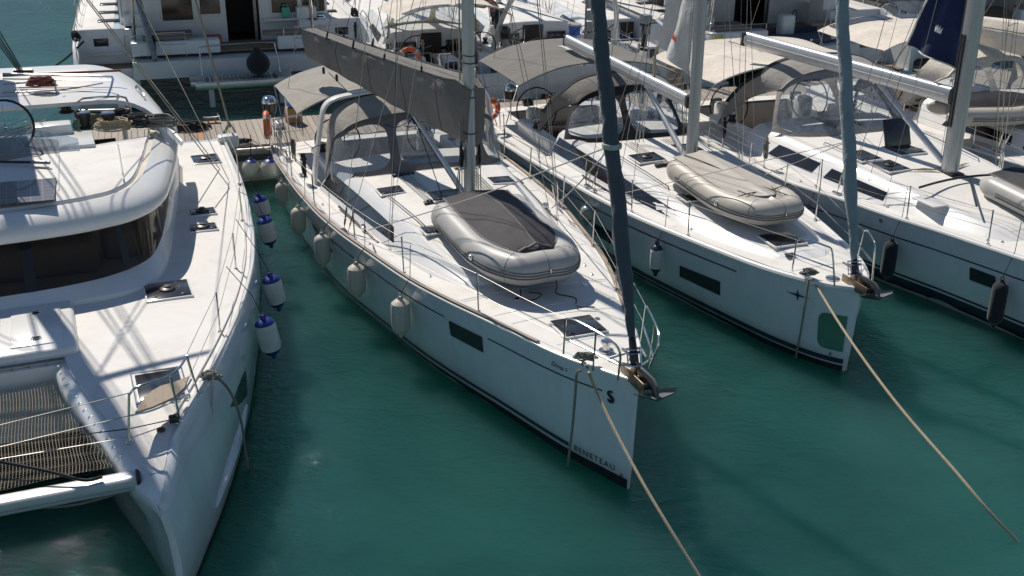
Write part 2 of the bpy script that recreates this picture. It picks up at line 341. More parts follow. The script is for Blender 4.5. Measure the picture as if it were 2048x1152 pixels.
# ------------------------------------------------------------------ boat builder
def sgnp(x, p): return math.copysign(abs(x)**p, x)
class Yacht:
    def __init__(s, fr, name, label, ys, hb, L, z0, z1, rake=.06, wlb=.62, wls=.92, group=None, cat='sailing yacht'):
        s.fr, s.ys, s.hbs, s.L, s.z0, s.z1, s.rake, s.wlb, s.wls = fr, ys, hb, L, z0, z1, rake, wlb, wls
        s.root = fr.root(name, label, cat, group)
    def hb(s, y): return interp(s.ys, s.hbs, y)
    def zs(s, y):
        u = max(0, min(1, y/s.L)); return s.z0+(s.z1-s.z0)*u-.10*4*u*(1-u)*.6
    def S(s, y, z, side=-1, off=0):
        zs = s.zs(y); t = z/zs; w = lerp(s.wlb, s.wls, min(1, max(0, y)/(s.L*.55))**.6)
        k = (w+(1-w)*max(0, t)**.8) if t >= 0 else w*(1+t*.9)
        x = s.hb(y)*k; yy = y+s.rake*(1-t)*max(0, 1-y/2.)
        P = Vector((side*x, yy, z))
        if off:
            a = s.S(y+.02, z, side)-s.S(y-.02 if y > .02 else y, z, side); b = s.S(y, z+.02, side)-s.S(y, z-.02, side)
            n = a.cross(b).normalized()
            if n.x*side < 0: n = -n
            P = P+n*off
        return P
    def hit(s, px, py, side=-1):
        # station and height where the sight line through a photo pixel meets the topsides
        z = .8; l = s.fr.p(px, py, z); y = max(.1, min(s.L, l.y))
        for _ in range(25):
            def e(y, z):
                q = proj(s.fr.w(s.S(y, z, side))); return q[0]-px, q[1]-py
            r = e(y, z); ry = e(y+.01, z); rz = e(y, z+.01)
            a, c = (ry[0]-r[0])/.01, (ry[1]-r[1])/.01; b, d = (rz[0]-r[0])/.01, (rz[1]-r[1])/.01
            D = a*d-b*c
            if abs(D) < 1e-6: break
            y -= max(-1, min(1, (r[0]*d-b*r[1])/D)); z -= max(-.5, min(.5, (a*r[1]-c*r[0])/D)); y = max(0, min(s.L, y)); z = max(-.3, min(s.zs(y), z))
        return y, z
    def hull(s, transom=True, stations=None, m='hull'):
        st = stations or sorted(set([0, .02, .05, .08, .12, .17, .23, .3, .4, .5, .62, .75, 1.04, 1.4, 1.9, 2.5]+[2.5+(s.L-2.5)*k/18 for k in range(1, 19)]))
        zz = [-.45, -.2, 0, .12, .3, .5, .75, 1.0, 1.2, None]
        rings = []
        for y in st:
            zs = s.zs(y); L_ = [z if z is not None else zs for z in zz]; L_ = [min(z, zs) if z != zs else zs for z in L_]
            L_ = [zs*(.84+.15*(k-7)/3) if (k >= 7 and k < 9) else z for k, z in enumerate(L_)]
            rings.append([s.S(y, z, -1) for z in L_[::-1]]+[s.S(y, z, 1) for z in L_])
        mb = MB(); mb.rings(rings, cap=False, open_=True); n = len(rings[0])
        mb.add(rings[0], [tuple(range(n))]); mb.add(rings[-1], [tuple(range(n))])
        s.h = mb.build('hull', m, s.root, ang=40)
        a = MB()
        for side in (-1, 1): a.grid(lambda u, v: s.S(u*u*s.L, -.4+v*(.4+s.boot(u*u*s.L)), side, .004), 90, 4)
        a.build('boot_top', 'antifoul', s.h); return s.h
    boot = staticmethod(lambda y: .10)
    def stripe(s, y0, y1, za, zb, m='navy', name='stripe', sides=(-1, 1), off=.006, par=None, n=50):
        mb = MB()
        fa = za if callable(za) else (lambda y: za); fb = zb if callable(zb) else (lambda y: zb)
        for side in sides: mb.grid(lambda u, v: (lambda y: s.S(y, lerp(fa(y), fb(y), v), side, off))(lerp(y0, y1, u*u)), n*2, 1)
        return mb.build(name, m, par or s.h)
    def patch(s, corners, m='tint', name='hull_window', side=-1, off=.007, frame=True):
        # corners in (station, height), ordered
        a, b, c, d = [s.hit(*q, side) if len(q) == 2 and q[0] > 25 else q for q in corners]
        f = lambda u, v: s.S(lerp(lerp(a[0], b[0], u), lerp(d[0], c[0], u), v), lerp(lerp(a[1], b[1], u), lerp(d[1], c[1], u), v), side, off)
        w_ = MB().grid(f, 10, 4).build(name, m, s.h)
        e_ = [f(k/10, 0) for k in range(11)]+[f(1, k/4) for k in range(1, 4)]+[f(1-k/10, 1) for k in range(11)]+[f(0, 1-k/4) for k in range(1, 4)]
        MB().tube(e_, .009, 5, closed=True).build('window_frame', 'black', w_); return w_, (a, b, c, d)
    def text(s, body, y0, z0, size, m='navy', name='lettering', side=-1, shear=0, off=.009, space=1.0, bold=False, slope=0):
        cu = bpy.data.curves.new('t', 'FONT'); cu.body = body; cu.size = size; cu.space_character = space; cu.shear = shear; cu.resolution_u = 3
        if bold: cu.offset = size*.018
        o = bpy.data.objects.new('t', cu); COL.objects.link(o); dg = bpy.context.evaluated_depsgraph_get(); me = o.evaluated_get(dg).to_mesh()
        mb = MB(); vs = [s.S(y0+side*v.co.x, z0+v.co.y+slope*v.co.x, side, off) for v in me.vertices]; mb.add(vs, [tuple(p.vertices) for p in me.polygons])
        bpy.data.objects.remove(o); bpy.data.curves.remove(cu)
        return mb.build(name, m, s.h, smooth=False)
    def dz(s, x, y):
        h = max(.05, s.hb(y)); return s.zs(y)+.02+.06*(1-(x/h)**2)*min(1, h)
    def deck(s, well=None, m='deck'):
        """well = (y start, half width) of the cockpit opening"""
        st = sorted(set([0, .1, .25, .5, .8, 1.2, 1.7]+[1.7+(s.L-1.7)*k/24 for k in range(1, 25)]+([well[0]] if well else [])+([well[2]] if well and len(well) > 2 else [])))
        vv = [-1, -.97, -.85, -.7, -.5, -.25, 0, .25, .5, .7, .85, .97, 1]
        def row(y):
            xs = [v*s.hb(y)*.995 for v in vv]
            return [Vector((x, y+(s.rake*.02), s.dz(x, y))) for x in xs]
        mb = MB()
        full = [y for y in st if not well or y <= well[0]+1e-6]
        mb.rings([row(y) for y in full], cap=False, open_=True)
        if well:
            ye = well[2] if len(well) > 2 else s.L
            mid = [y for y in st if well[0]-1e-6 <= y <= ye+1e-6]
            for side in (-1, 1):
                mb.rings([[Vector((side*x, y, s.dz(x, y))) for x in (well[1]+(s.hb(y)*.995-well[1])*k/4 for k in range(5))] for y in mid], cap=False, open_=True)
            if ye < s.L: mb.rings([row(y) for y in st if y >= ye-1e-6], cap=False, open_=True)
        s.d = mb.build('deck', m, s.root); return s.d
    def rail(s, m='railwood', y0=.15, y1=None, w=.055, h=.045, name='toe_rail', inset=.03):
        y1 = y1 or s.L-.05
        for side in (-1, 1):
            rings = []
            for k in range(61):
                y = lerp(y0, y1, k/60); x = s.hb(y)-inset; z = s.dz(x, y)
                rings.append([Vector((side*(x-w/2), y, z-.01)), Vector((side*(x-w/2), y, z+h)), Vector((side*(x+w/2), y, z+h)), Vector((side*(x+w/2), y, z-.02))])
            MB().rings(rings).build(name, m, s.root, ang=30)
    def gunwale(s, m='gel', r=.035, dark=None):
        for side in (-1, 1):
            pts = [s.S(lerp(0.0, s.L, k/60), s.zs(lerp(0, s.L, k/60)), side)+Vector((-side*.01, 0, .012)) for k in range(61)]
            MB().tube(pts, r, 8).build('gunwale', m, s.root)
    def lanes(s, ys, inner, w=.045):
        # smooth gelcoat lanes that divide the non-skid panels of the side and fore decks
        mb = MB()
        for y in ys:
            xi = inner(y)
            for side in ((-1, 1) if xi > 0 else (1,)):
                xa, xb = (xi, s.hb(y)-.16) if xi > 0 else (-s.hb(y)+.16, s.hb(y)-.16)
                mb.grid(lambda u, v: (lambda x: Vector((side*x, y+lerp(-w/2, w/2, v), s.dz(x, y)+.004)))(lerp(xa, xb, u)), 8, 1)
        for side in (-1, 1):
            mb.grid(lambda u, v: (lambda y: (lambda x: Vector((side*x, y, s.dz(x, y)+.0042)))(s.hb(y)-.10-.07*v))(lerp(.9, s.L-.6, u)), 60, 1)
        mb.build('smooth_deck_lane', 'gel', s.d)
    # ---- coachroof: stations (y, half width base, half width top, height above deck)
    def coach(s, st, m='gel', topm='deck', crown=.07, shoulder=.10, name='coachroof', z0=None):
        s.cst = st; ys = [a[0] for a in st]
        def C(y):
            wb, wt, h = [interp(ys, [a[k] for a in st], y) for k in (1, 2, 3)]
            zd = (s.dz(wb, y) if z0 is None else z0)-.02; return wb, wt, zd, zd+h
        s.C = C
        yy = sorted(set(ys+[lerp(ys[0], ys[-1], k/30) for k in range(31)]))
        def ring(y):
            wb, wt, zd, zt = C(y); hh = zt-zd; r = min(shoulder, hh*.45); cr = crown*min(1, hh/.2)
            half = [(wb, zd), (lerp(wb, wt, .5), zd+hh*.5), (lerp(wb, wt, .82), zt-r*.75), (wt-.0, zt-r*.35), (wt-r*.35, zt-r*.08), (wt-r, zt), ((wt-r)*.66, zt+cr*.56), ((wt-r)*.33, zt+cr*.89), (0, zt+cr)]
            return [Vector((-a, y, b)) for a, b in half]+[Vector((a, y, b)) for a, b in half[::-1][1:]]
        rings = [ring(y) for y in yy]
        mb = MB().rings(rings, cap=False, open_=True); n = len(rings[0]); mb.add(rings[0], [tuple(range(n))]); mb.add(rings[-1], [tuple(range(n))])
        s.c = mb.build(name, m, s.root, ang=28)
        # non-skid panel on top, slightly proud
        def top(u, v):
            y = lerp(ys[0]+.25, ys[-1]-.05, u); wb, wt, zd, zt = C(y); w = max(.05, wt-shoulder-.04); x = lerp(-w, w, v); cr = crown*min(1, (zt-zd)/.2)
            return Vector((x, y, zt+.004+cr*(1-(x/(w+.04))**2)))
        if topm: MB().grid(top, 24, 8).build('nonskid_panel', topm, s.c)
        return s.c
    def ctop(s, x, y, crown=.07, shoulder=.1):
        wb, wt, zd, zt = s.C(y); w = max(.05, wt-shoulder); return zt+crown*min(1, (zt-zd)/.2)*(1-min(1, abs(x)/w)**2)
    def cside(s, y, v, side=-1, off=.006):
        wb, wt, zd, zt = s.C(y); x = lerp(wb, lerp(wb, wt, .82), v); z = lerp(zd, zt-.07, v); return Vector((side*(x+off), y, z+off*.3))
    def cwin(s, poly, side=-1, name='cabin_window', m='tint', frame=None):
        # poly = list of (y_bottom, v_bottom, y_top, v_top) rows from aft to fore
        def f(u, v):
            q = u*(len(poly)-1); k = min(int(q), len(poly)-2); a, b = poly[k], poly[k+1]; t = q-k
            yb, vb, yt, vt = [lerp(a[i], b[i], t) for i in range(4)]
            return s.cside(lerp(yb, yt, v), lerp(vb, vt, v), side)
        return MB().grid(f, 8*(len(poly)-1), 3).build(name, m, s.c)
    def hatch(s, x, y, z, w, l, rot=0, pitch=0, dome=False, par=None, roll=0, rim='gel'):
        R = Matrix.Rotation(rot, 3, 'Z') @ Matrix.Rotation(pitch, 3, 'X') @ Matrix.Rotation(roll, 3, 'Y'); c = Vector((x, y, z))
        h = MB().rbox(c+R @ Vector((0, 0, .012)), (w+.05, l+.05, .04), .015, R=R).build('hatch', rim, par or s.root)
        MB().rbox(c+R @ Vector((0, 0, .034)), (w, l, .018), .008, R=R).build('pane', 'hatch', h)
        if dome: MB().lathe([(.11, 0), (.11, .02), (.08, .035), (.055, .04), (.05, .06), (0, .065)], c+R @ Vector((0, 0, .043)), 14).build('vent', 'black', h)
        for q in (-1, 1):
            MB().rbox(c+R @ Vector((q*w*.33, -l*.40, .048)), (.07, .03, .014), .006, R=R).build('handle', 'black', h)
        return h
    def stanchions(s, ys, side=-1, h=.62, inset=.07, lines=(1, .52), ends=None, m='steel', lean=.02):
        tops = []
        for y in ys:
            x = side*(s.hb(y)-inset); z = s.dz(x, y); o = MB().tube([(x, y, z), (x+side*lean, y, z+h)], .0125, 8).cyl((x, y, z+.015), .03, .05, 10).ball((x+side*lean, y, z+h), .016, 8, 5).build('stanchion', m, s.root)
            tops.append((x+side*lean, y, z))
        if lines:
            for f in lines:
                P = [Vector((a, b, c+h*f-.01)) for a, b, c in tops]
                if ends: P = [Vector((*ends[0][:2], ends[0][2]-(1-f)*h*.9))]+P if ends[0] else P; P = P+[Vector((*ends[1][:2], ends[1][2]-(1-f)*h*.9))] if ends and ends[1] else P
                Q = []
                for a, b in zip(P, P[1:]):
                    Q += [a, (a+b)/2-Vector((0, 0, .015))]
                MB().tube(Q+[P[-1]], .0042, 5).build('lifeline', 'wire', s.root)
        return tops
    # ---- spars
    def mast(s, x, y, z, H=18.5, rake=.022, w=.12, l=.20, m='mastm', spreaders=(6.0, 10.5, 14.5), shroud=True, chain=None, groove=True, sweep=.35, lowx=None):
        base = Vector((x, y, z)); top = Vector((x, y+rake*H, z+H)); s.mb, s.mt = base, top
        n = 20; rings = []
        for k in range(9):
            t = k/8; c = base.lerp(top, t); f = 1-.25*max(0, t-.7)/.3
            rings.append([c+Vector((w*f*sgnp(cos(2*pi*i/n), .85), l*f*sgnp(sin(2*pi*i/n), .85), 0)) for i in range(n)])
        mo = MB().rings(rings).build('mast', m, s.root)
        MB().rbox((x, y, z+.03), (w*2.6, l*2.6, .06), .02).build('mast_step', 'black', mo)
        s.mast_o = mo
        if groove:
            MB().box(base.lerp(top, .5)+Vector((0, l+.008, 0)), (.03, .03, H*.98), Matrix.Rotation(-rake, 3, 'X')).build('sail_track', 'black', mo)
        hbx = chain[0] if chain else s.hb(y)-.25; cy = chain[1] if chain else y+.45; czz = chain[2] if chain else s.dz(hbx, cy)
        for side in (-1, 1):
            tips = []
            for i, h in enumerate(spreaders):
                c = base+Vector((0, rake*h, h)); ln = [1.05, .85, .65][i] if len(spreaders) == 3 else [1.0, .7][i]
                t = c+Vector((side*ln, ln*sweep, .05)); tips.append(t)
                MB().tube([c+Vector((side*w*.8, 0, 0)), t], [.055, .03], 8, ell=.4).build('spreader', m, mo)
            if shroud:
                cp = Vector((side*hbx, cy, czz))
                MB().tube([cp]+tips+[top-Vector((0, 0, .3))], .0065, 5).build('cap_shroud', 'wire', s.root)
                MB().tube([cp+Vector((-side*.06, -.05, 0)), base+Vector((side*w, rake*spreaders[0], spreaders[0]-.1))], .006, 5).build('lower_shroud', 'wire', s.root)
                tb = MB()
                for dx, dy, tgt in ((0, 0, tips[0]), (-side*.06, -.05, base+Vector((0, rake*spreaders[0], spreaders[0])))):
                    p = cp+Vector((dx, dy, 0)); d = (tgt-p).normalized(); tb.tube([p, p+d*.12, p+d*.16, p+d*.34, p+d*.38, p+d*.5], [.008, .009, .02, .017, .02, .008], 8)
                tb.build('turnbuckle', 'steel', s.root)
                MB().rbox(cp+Vector((0, 0, .02)), (.10, .22, .04), .01).build('chainplate', 'steel', s.root)
        return mo
    def boom(s, z, length, droop=0, swing=0, w=.075, h=.13, m='boomw', tip=None, gap=.25):
        a = s.mb.lerp(s.mt, (z-s.mb.z)/(s.mt.z-s.mb.z))+Vector((0, gap, 0)); b = Vector(tip) if tip else a+Vector((-sin(swing)*length, cos(swing)*length, -droop))
        d = (b-a).normalized(); up = Vector((0, 0, 1)); r = d.cross(up).normalized(); u = r.cross(d); n = 20; rings = []
        for t in (0, 1):
            c = a.lerp(b, t); rings.append([c+r*w*sgnp(cos(2*pi*i/n), .7)+u*h*sgnp(sin(2*pi*i/n), .7) for i in range(n)])
        o = MB().rings(rings).build('boom', m, s.root); s.ba, s.bb, s.bu, s.br = a, b, u, r
        for c, q in ((a, -.06), (b, .03)): MB().rbox(c+d*q, (w*1.9, .12, h*1.9), .02, R=Matrix((r, d, u)).transposed()).build('boom_end_cap', 'black', o)
        MB().tube([a+d*.1+u*h*.05+r*(w*1.01), b-d*.1+u*h*.05+r*(w*1.01)], .006, 4).tube([a+d*.1+u*h*.05-r*(w*1.01), b-d*.1+u*h*.05-r*(w*1.01)], .006, 4).build('boom_groove', 'grey_gel', o)
        # gooseneck
        MB().tube([a, s.mb.lerp(s.mt, (z-s.mb.z)/(s.mt.z-s.mb.z))], .04, 8).build('gooseneck', 'black', o)
        return o
    def vang(s, t=.32, z=.18, r=.035):
        a = s.mb+Vector((0, .22, z)); b = s.ba.lerp(s.bb, t)-s.bu*.12
        MB().tube([a, a.lerp(b, .55)], r*1.25, 10).tube([a.lerp(b, .5), b], r, 10).ball(b, r*1.5, 8, 6).build('boom_vang', 'boomw', s.root)
        for k in (-1, 1): MB().tube([a+Vector((k*.05, .05, 0)), b+Vector((k*.05, 0, -.02))], .007, 5).build('vang_line', 'roped', s.root)
    def furled(s, y0, z0, r=.085, top=None, m='furl', drum=True, z_clear=.55, seed=1, H=None):
        a = Vector((getattr(s, 'fx', 0), y0, z0)); b = (top or s.mt-Vector((0, .15, .4))); d = (b-a).normalized()
        A = a+d*z_clear; B = a.lerp(b, .965); L = (B-A).length; n = 14; N = int(L/.07); rings = []
        r1 = d.cross(Vector((1, 0, 0))).normalized(); r2 = d.cross(r1); rnd = random.Random(seed)
        for k in range(N+1):
            t = k/N; c = A.lerp(B, t)
            rr = r*(min(1, .45+t*9) if t < .07 else 1)*(1-.45*t) * (1+.05*noise.noise(Vector((k*.25, seed, 0))))
            ph = k*.07/1.15*2*pi
            ring = []
            for i in range(n):
                th = 2*pi*i/n; q = (th-ph) % (2*pi)
                e = .26*(1-q/(2*pi)*1.6) if q < pi*1.2 else -.04
                w_ = .06*noise.noise(Vector((cos(th)*2, sin(th)*2, k*.5+seed*5)))+.05*noise.noise(Vector((cos(th)*4, sin(th)*4, k*1.3+seed)))
                ring.append(c+(r1*cos(th)+r2*sin(th))*rr*(1+e*.7+w_))
            rings.append(ring)
        f = MB().rings(rings).build('furled_genoa', m, s.root, ang=60)
        MB().tube([a, A], .012, 6).tube([B, b], .008, 6).build('forestay', 'steel', s.root)
        if drum:
            q = a+d*.12; Rm = Matrix((r1, r2, d)).transposed()
            dr = MB().lathe([(.075, 0), (.075, .02), (.055, .025), (.055, .14), (.085, .15), (.085, .165), (.05, .17), (.045, .34), (.03, .36)], q, 16, Rm).build('furling_drum', 'black', s.root)
            for h_ in (.0, .15, .2): MB().lathe([(.11, 0), (.115, .006), (.11, .012), (.08, .006)], q+d*h_, 20, Rm).build('drum_guard', 'steel', dr)
            mbx = MB()
            for k in range(4):
                an = k*pi/2+.4; o_ = r1*cos(an)*.112+r2*sin(an)*.112; mbx.tube([q+o_, q+o_+d*.2], .006, 5)
            mbx.build('drum_cage', 'steel', dr)
            MB().box(a+d*.03, (.02, .05, .16)).build('toggle', 'steel', dr)
        return f
    # ---- canvas
    def dodger(s, wb, yf, ya, yh, wt, zt, zb, cells, m='grey', frame='grey', front=.6, back=None, zside=None, border=.13, wm='vinyl', phmax=90, hp=.45, top_border=.12):
        def base(ph):
            x = wb*sgnp(sin(ph), .8); y = ya-(ya-yf)*max(0, cos(ph))**front; return Vector((x, y, zb(x, y)))
        def hoop(ph):
            c = max(0, cos(ph)); x = wt*sgnp(sin(ph), .85) if wt else 0; b0 = base(radians(90)*(1 if ph > 0 else -1))
            f = c**hp; x = lerp(b0.x, x, min(1, f*3)) if f < .34 else x
            return Vector((x, lerp(ya, yh, min(1, c*2.2)**.7), b0.z+(zt-b0.z)*f))
        def D(ph, v, off=0):
            a, b = base(ph), hoop(ph); p = a.lerp(b, v); p += Vector((sin(ph)*.5, -cos(ph), 0))*(.06*sin(pi*v))
            if off: p += Vector((sin(ph), -cos(ph)*.9, .35))*off
            return p
        s.D = D; s.hoop = hoop
        root = MB().grid(lambda u, v: hoop(radians(lerp(-phmax, phmax, u)))+Vector((0, .0, 0))+(Vector((0, -.03, .02)) if v > .5 else Vector((0, .05, 0))), 48, 1, thick=.012).build('sprayhood', frame, s.root)
        for (p0, p1) in cells:
            P0, P1 = radians(p0), radians(p1); n = 64
            def q(th, rad):   # rounded-rect polar in unit cell
                c, s_ = cos(th), sin(th); k = 1/max(abs(c), abs(s_)); sq = (c*k, s_*k); bd = border
                e = 4.5; sr = (abs(c)**e+abs(s_)**e)**(-1/e); inn = (c*sr, s_*sr)
                fx = 1-2*bd*.62/max(.35, (P1-P0)); fy0 = 1-2*top_border
                return sq, (inn[0]*fx, inn[1]*fy0)
            def uv(pt): return lerp(P0, P1, (pt[0]+1)/2), (pt[1]+1)/2
            def fr_(u, v):
                sq, inn = q(2*pi*u, 0); a = (lerp(inn[0], sq[0], v), lerp(inn[1], sq[1], v)); ph, vv = uv(a); return D(ph, vv)
            MB().grid(fr_, n, 3).build('canvas_panel', frame, root)
            def wi(u, v):
                sq, inn = q(2*pi*u, 0); ph, vv = uv((inn[0]*v, inn[1]*v)); return D(ph, vv)
            MB().grid(wi, n, 6).build('clear_window', wm, root)
        if back:   # canopy from front hoop to an aft arch  back=(y, half width, z top)
            yb, wk, zk = back
            def A(ph):
                c = max(0, cos(ph)); b0 = hoop(radians(90)*(1 if ph > 0 else -1)); f = c**hp
                return Vector((lerp(b0.x, wk*sgnp(sin(ph), .85), min(1, f*2)), lerp(ya+.1, yb, min(1, c*2.0)**.6), b0.z+(zk-b0.z)*f))
            s.A = A
            MB().grid(lambda u, v: hoop(radians(lerp(-phmax, phmax, u))).lerp(A(radians(lerp(-phmax, phmax, u))), v)+Vector((0, 0, .035*sin(pi*v))), 48, 8, thick=.008).build('canopy', m, root)
        return root
    def bimini(s, x0, x1, y0, y1, z, m='grey', drop=.35, n=2.4, sag=.03, frame=True, legs=None, foot_z=None, ribs=3, side_drop=0, front_lip=.0, parent=None):
        xc, w = (x0+x1)/2, (x1-x0)/2
        def f(u, v):
            x = lerp(-1, 1, u); y = lerp(y0, y1, v); e = 1-abs(x)**n
            rib = abs(sin(pi*v*(ribs-1)))
            return Vector((xc+x*w, y, z-drop*(1-e)-sag*rib*(.4+e)-front_lip*(max(0, v-.85)/.15)**2-front_lip*(max(0, .15-v)/.15)**2+.012*noise.noise(Vector((x*3, y*2, 1.3)))))
        o = MB().grid(f, 28, 20, thick=.01).build('bimini', m, parent or s.root)
        MB().grid(lambda u, v: f(u, v*.03)+Vector((0, -.012, -.012)), 28, 1, thick=.012).grid(lambda u, v: f(u, 1-.03+v*.03)+Vector((0, .012, -.012)), 28, 1, thick=.012).build('bimini_hem', m, o)
        if frame:
            for k in range(ribs):
                v = .02+.96*k/(ribs-1)
                arch = [f(u/14, v)-Vector((0, 0, .03)) for u in range(15)]
                fy = lerp(y0, y1, .5)+(v-.5)*.5; fz = foot_z if foot_z is not None else s.zs(fy)+.05
                arch = [Vector((xc-w*.96, fy, fz))]+arch+[Vector((xc+w*.96, fy, fz))]
                MB().tube(arch, .0125, 7).build('bimini_frame', 'steel', o)
        s.bf = f
        return o
    # ---- small gear
    def wheel(s, c, r=.5, tilt=.2, m='roped', rimr=.016, yaw=0):
        R = Matrix.Rotation(yaw, 3, 'Z') @ Matrix.Rotation(pi/2-tilt, 3, 'X'); c = Vector(c)
        o = MB().tube([c+R @ Vector((r*cos(2*pi*k/32), r*sin(2*pi*k/32), 0)) for k in range(32)], rimr, 8, closed=True).build('steering_wheel', m, s.root)
        for k in range(5):
            an = 2*pi*k/5+.3; MB().tube([c, c+R @ Vector((r*cos(an), r*sin(an), 0))], .007, 6).build('spoke', 'steel', o)
        MB().ball(c, .045, 10, 6).build('wheel_hub', 'steel', o); return o
    def winch(s, x, y, z, r=.08, h=.17, par=None, m='black', cap='steel'):
        o = MB().lathe([(r*1.15, 0), (r*1.15, .02), (r*.8, .05), (r*.72, h*.6), (r*.95, h*.8), (r, h)], (x, y, z), 16).build('winch', m, par or s.root)
        MB().lathe([(r*.98, 0), (r*.9, .018), (r*.3, .028), (0, .03)], (x, y, z+h), 16).build('winch_cap', cap, o); return o
    def cleat(s, x, y, z, rot=0, L=.26, par=None):
        R = Matrix.Rotation(rot, 3, 'Z'); c = Vector((x, y, z))
        return MB().tube([c+R @ Vector((0, -L/2, .055)), c+R @ Vector((0, -L*.2, .05)), c+R @ Vector((0, L*.2, .05)), c+R @ Vector((0, L/2, .055))], [.008, .014, .014, .008], 8).box(c+R @ Vector((0, -.05, .02)), (.02, .03, .06), R).box(c+R @ Vector((0, .05, .02)), (.02, .03, .06), R).build('deck_cleat', 'steel', par or s.root)
    def cockpit(s, y0, y1, w, floor=.62, seat=.42, zt=None, table=True, m='gel', seats='cushion', benchz=None, y_open=False):
        zt = zt if zt is not None else s.zs(y0)+.03; bz = benchz or floor+.42
        fl = MB().box((0, (y0+y1)/2, floor-.02), (2*w, y1-y0, .04)).build('cockpit_floor', 'teak', s.root)
        mb = MB()
        for q in (-1, 1): mb.box((q*(w+.015), (y0+y1)/2, (floor+zt+.02)/2), (.03, y1-y0, zt-floor+.02))
        mb.box((0, y0-.015, (floor+zt)/2), (2*w, .03, zt-floor))
        if not y_open: mb.box((0, y1+.015, (floor+zt)/2), (2*w, .03, zt-floor))
        mb.build('cockpit_side', 'grey_gel' if floor in (.60, .65, .55) else m, s.root)  # white sides coloured grey to stand in for shade under the canopies
        for q in (-1, 1):
            b = MB().rbox((q*(w-seat/2-.01), y0+(y1-y0)*.33, (floor+bz)/2), (seat, (y1-y0)*.62, bz-floor), .03).build('cockpit_bench', m, s.root)
            MB().rbox((q*(w-seat/2-.01), y0+(y1-y0)*.33, bz+.03), (seat-.04, (y1-y0)*.6, .06), .025).build('bench_cushion', 'greyd', b)  # charcoal puts the shade of the covered cockpit into the cushion colour
        if table:
            t = MB().rbox((0, y0+(y1-y0)*.32, floor+.62), (.36, 1.25, .10), .02).rbox((0, y0+(y1-y0)*.32, floor+.3), (.24, 1.0, .6), .03).build('cockpit_table', m, s.root)
        # companionway
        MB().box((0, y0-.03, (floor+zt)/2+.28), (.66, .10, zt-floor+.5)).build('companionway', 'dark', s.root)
# ---- loose gear (things of their own)
def rope(name, pts, r, m, label, cat='rope', group=None, smooth=6, kind=None, n=6):
    o = MB().tube(pts, r, n, smooth=smooth).build(name, m); return tag(o, label, cat, group, kind)
def coil(c, r, turns, h, rr=.012, m='ropeg', name='rope_coil', label='', seed=0, flat=True, stretch=1.0, R=None, parent=None, group=None, cat='rope coil'):
    rnd = random.Random(seed); pts = []
    for k in range(turns*14):
        a = 2*pi*k/14; q = r*(1-.45*rnd.random()*((k//14) % 2)-.35*k/(turns*14)) + rnd.uniform(-.02, .02)
        p = Vector((q*cos(a)*stretch, q*sin(a), rr+h*k/(turns*14)+rnd.uniform(0, rr)))
        pts.append(Vector(c)+(R @ p if R is not None else p))
    mb = MB().tube(pts, rr, 5, smooth=2); o = mb.build(name, m, parent)
    if parent is None: tag(o, label, cat, group)
    return o
def fender(P, top_pts, label, r=.13, L=.62, body='fender', capm=None, group=None, lean=(0, 0), name='fender', mat_line='roped', lr=.006):
    """P = world position of the top eye; body hangs below; top_pts = world points of the lanyard"""
    e = empty(name, P, 0, label, 'fender', group)
    T = Matrix.Rotation(lean[1], 3, 'Y') @ Matrix.Rotation(lean[0], 3, 'X')
    pr = [(0, -L), (.03, -L+.0), (.045, -L+.05), (r*.55, -L+.07), (r*.9, -L+.13), (r, -L+.2), (r, -.17), (r*.92, -.11), (r*.6, -.065), (.045, -.045), (.03, 0), (0, .0)]
    if capm:
        MB().lathe(pr[4:9], n=20, R=T).build('body', body, e)
        MB().lathe([(r*.95, -.115), (r*.90, -.095), (r*.6, -.055), (.045, -.04), (.035, .03), (0, .032)], n=20, R=T).build('end_cap', capm, e)
        MB().lathe([(0, -L-.03), (.03, -L-.03), (.045, -L+.03), (r*.55, -L+.055), (r*.80, -L+.10)], n=20, R=T).build('end_cap', capm, e)
    else: MB().lathe(pr, n=20, R=T).build('body', body, e)
    MB().tube([T @ Vector((.028*cos(2*pi*k/12), 0, .02+.028*sin(2*pi*k/12))) for k in range(12)], .008, 6, closed=True).build('eye', body if not capm else capm, e)
    if top_pts: MB().tube([Vector((0, 0, .02))]+[Vector(q)-Vector(P) for q in top_pts], lr, 5).build('lanyard', mat_line, e)
    return e
def ball_fender(P, r, label, group=None):
    e = empty('ball_fender', P, 0, label, 'fender', group)
    MB().lathe([(r*sin(pi*k/12)*(1 if k < 8 else 1-.0*k), -r*cos(pi*k/12)) for k in range(0, 10)], n=24).build('body', 'fender', e)
    MB().lathe([(r*sin(pi*k/12)*1.004, -r*1.004*cos(pi*k/12)) for k in range(9, 12)]+[(.05, r*1.05), (.03, r*1.18), (0, r*1.2)], n=24).build('end_cap', 'fendb', e)
    MB().tube([(0, 0, r*1.18), (.02, .05, r*1.18+.25), (.03, .1, r*1.18+.5)], .01, 5).build('lanyard', 'roped', e); return e
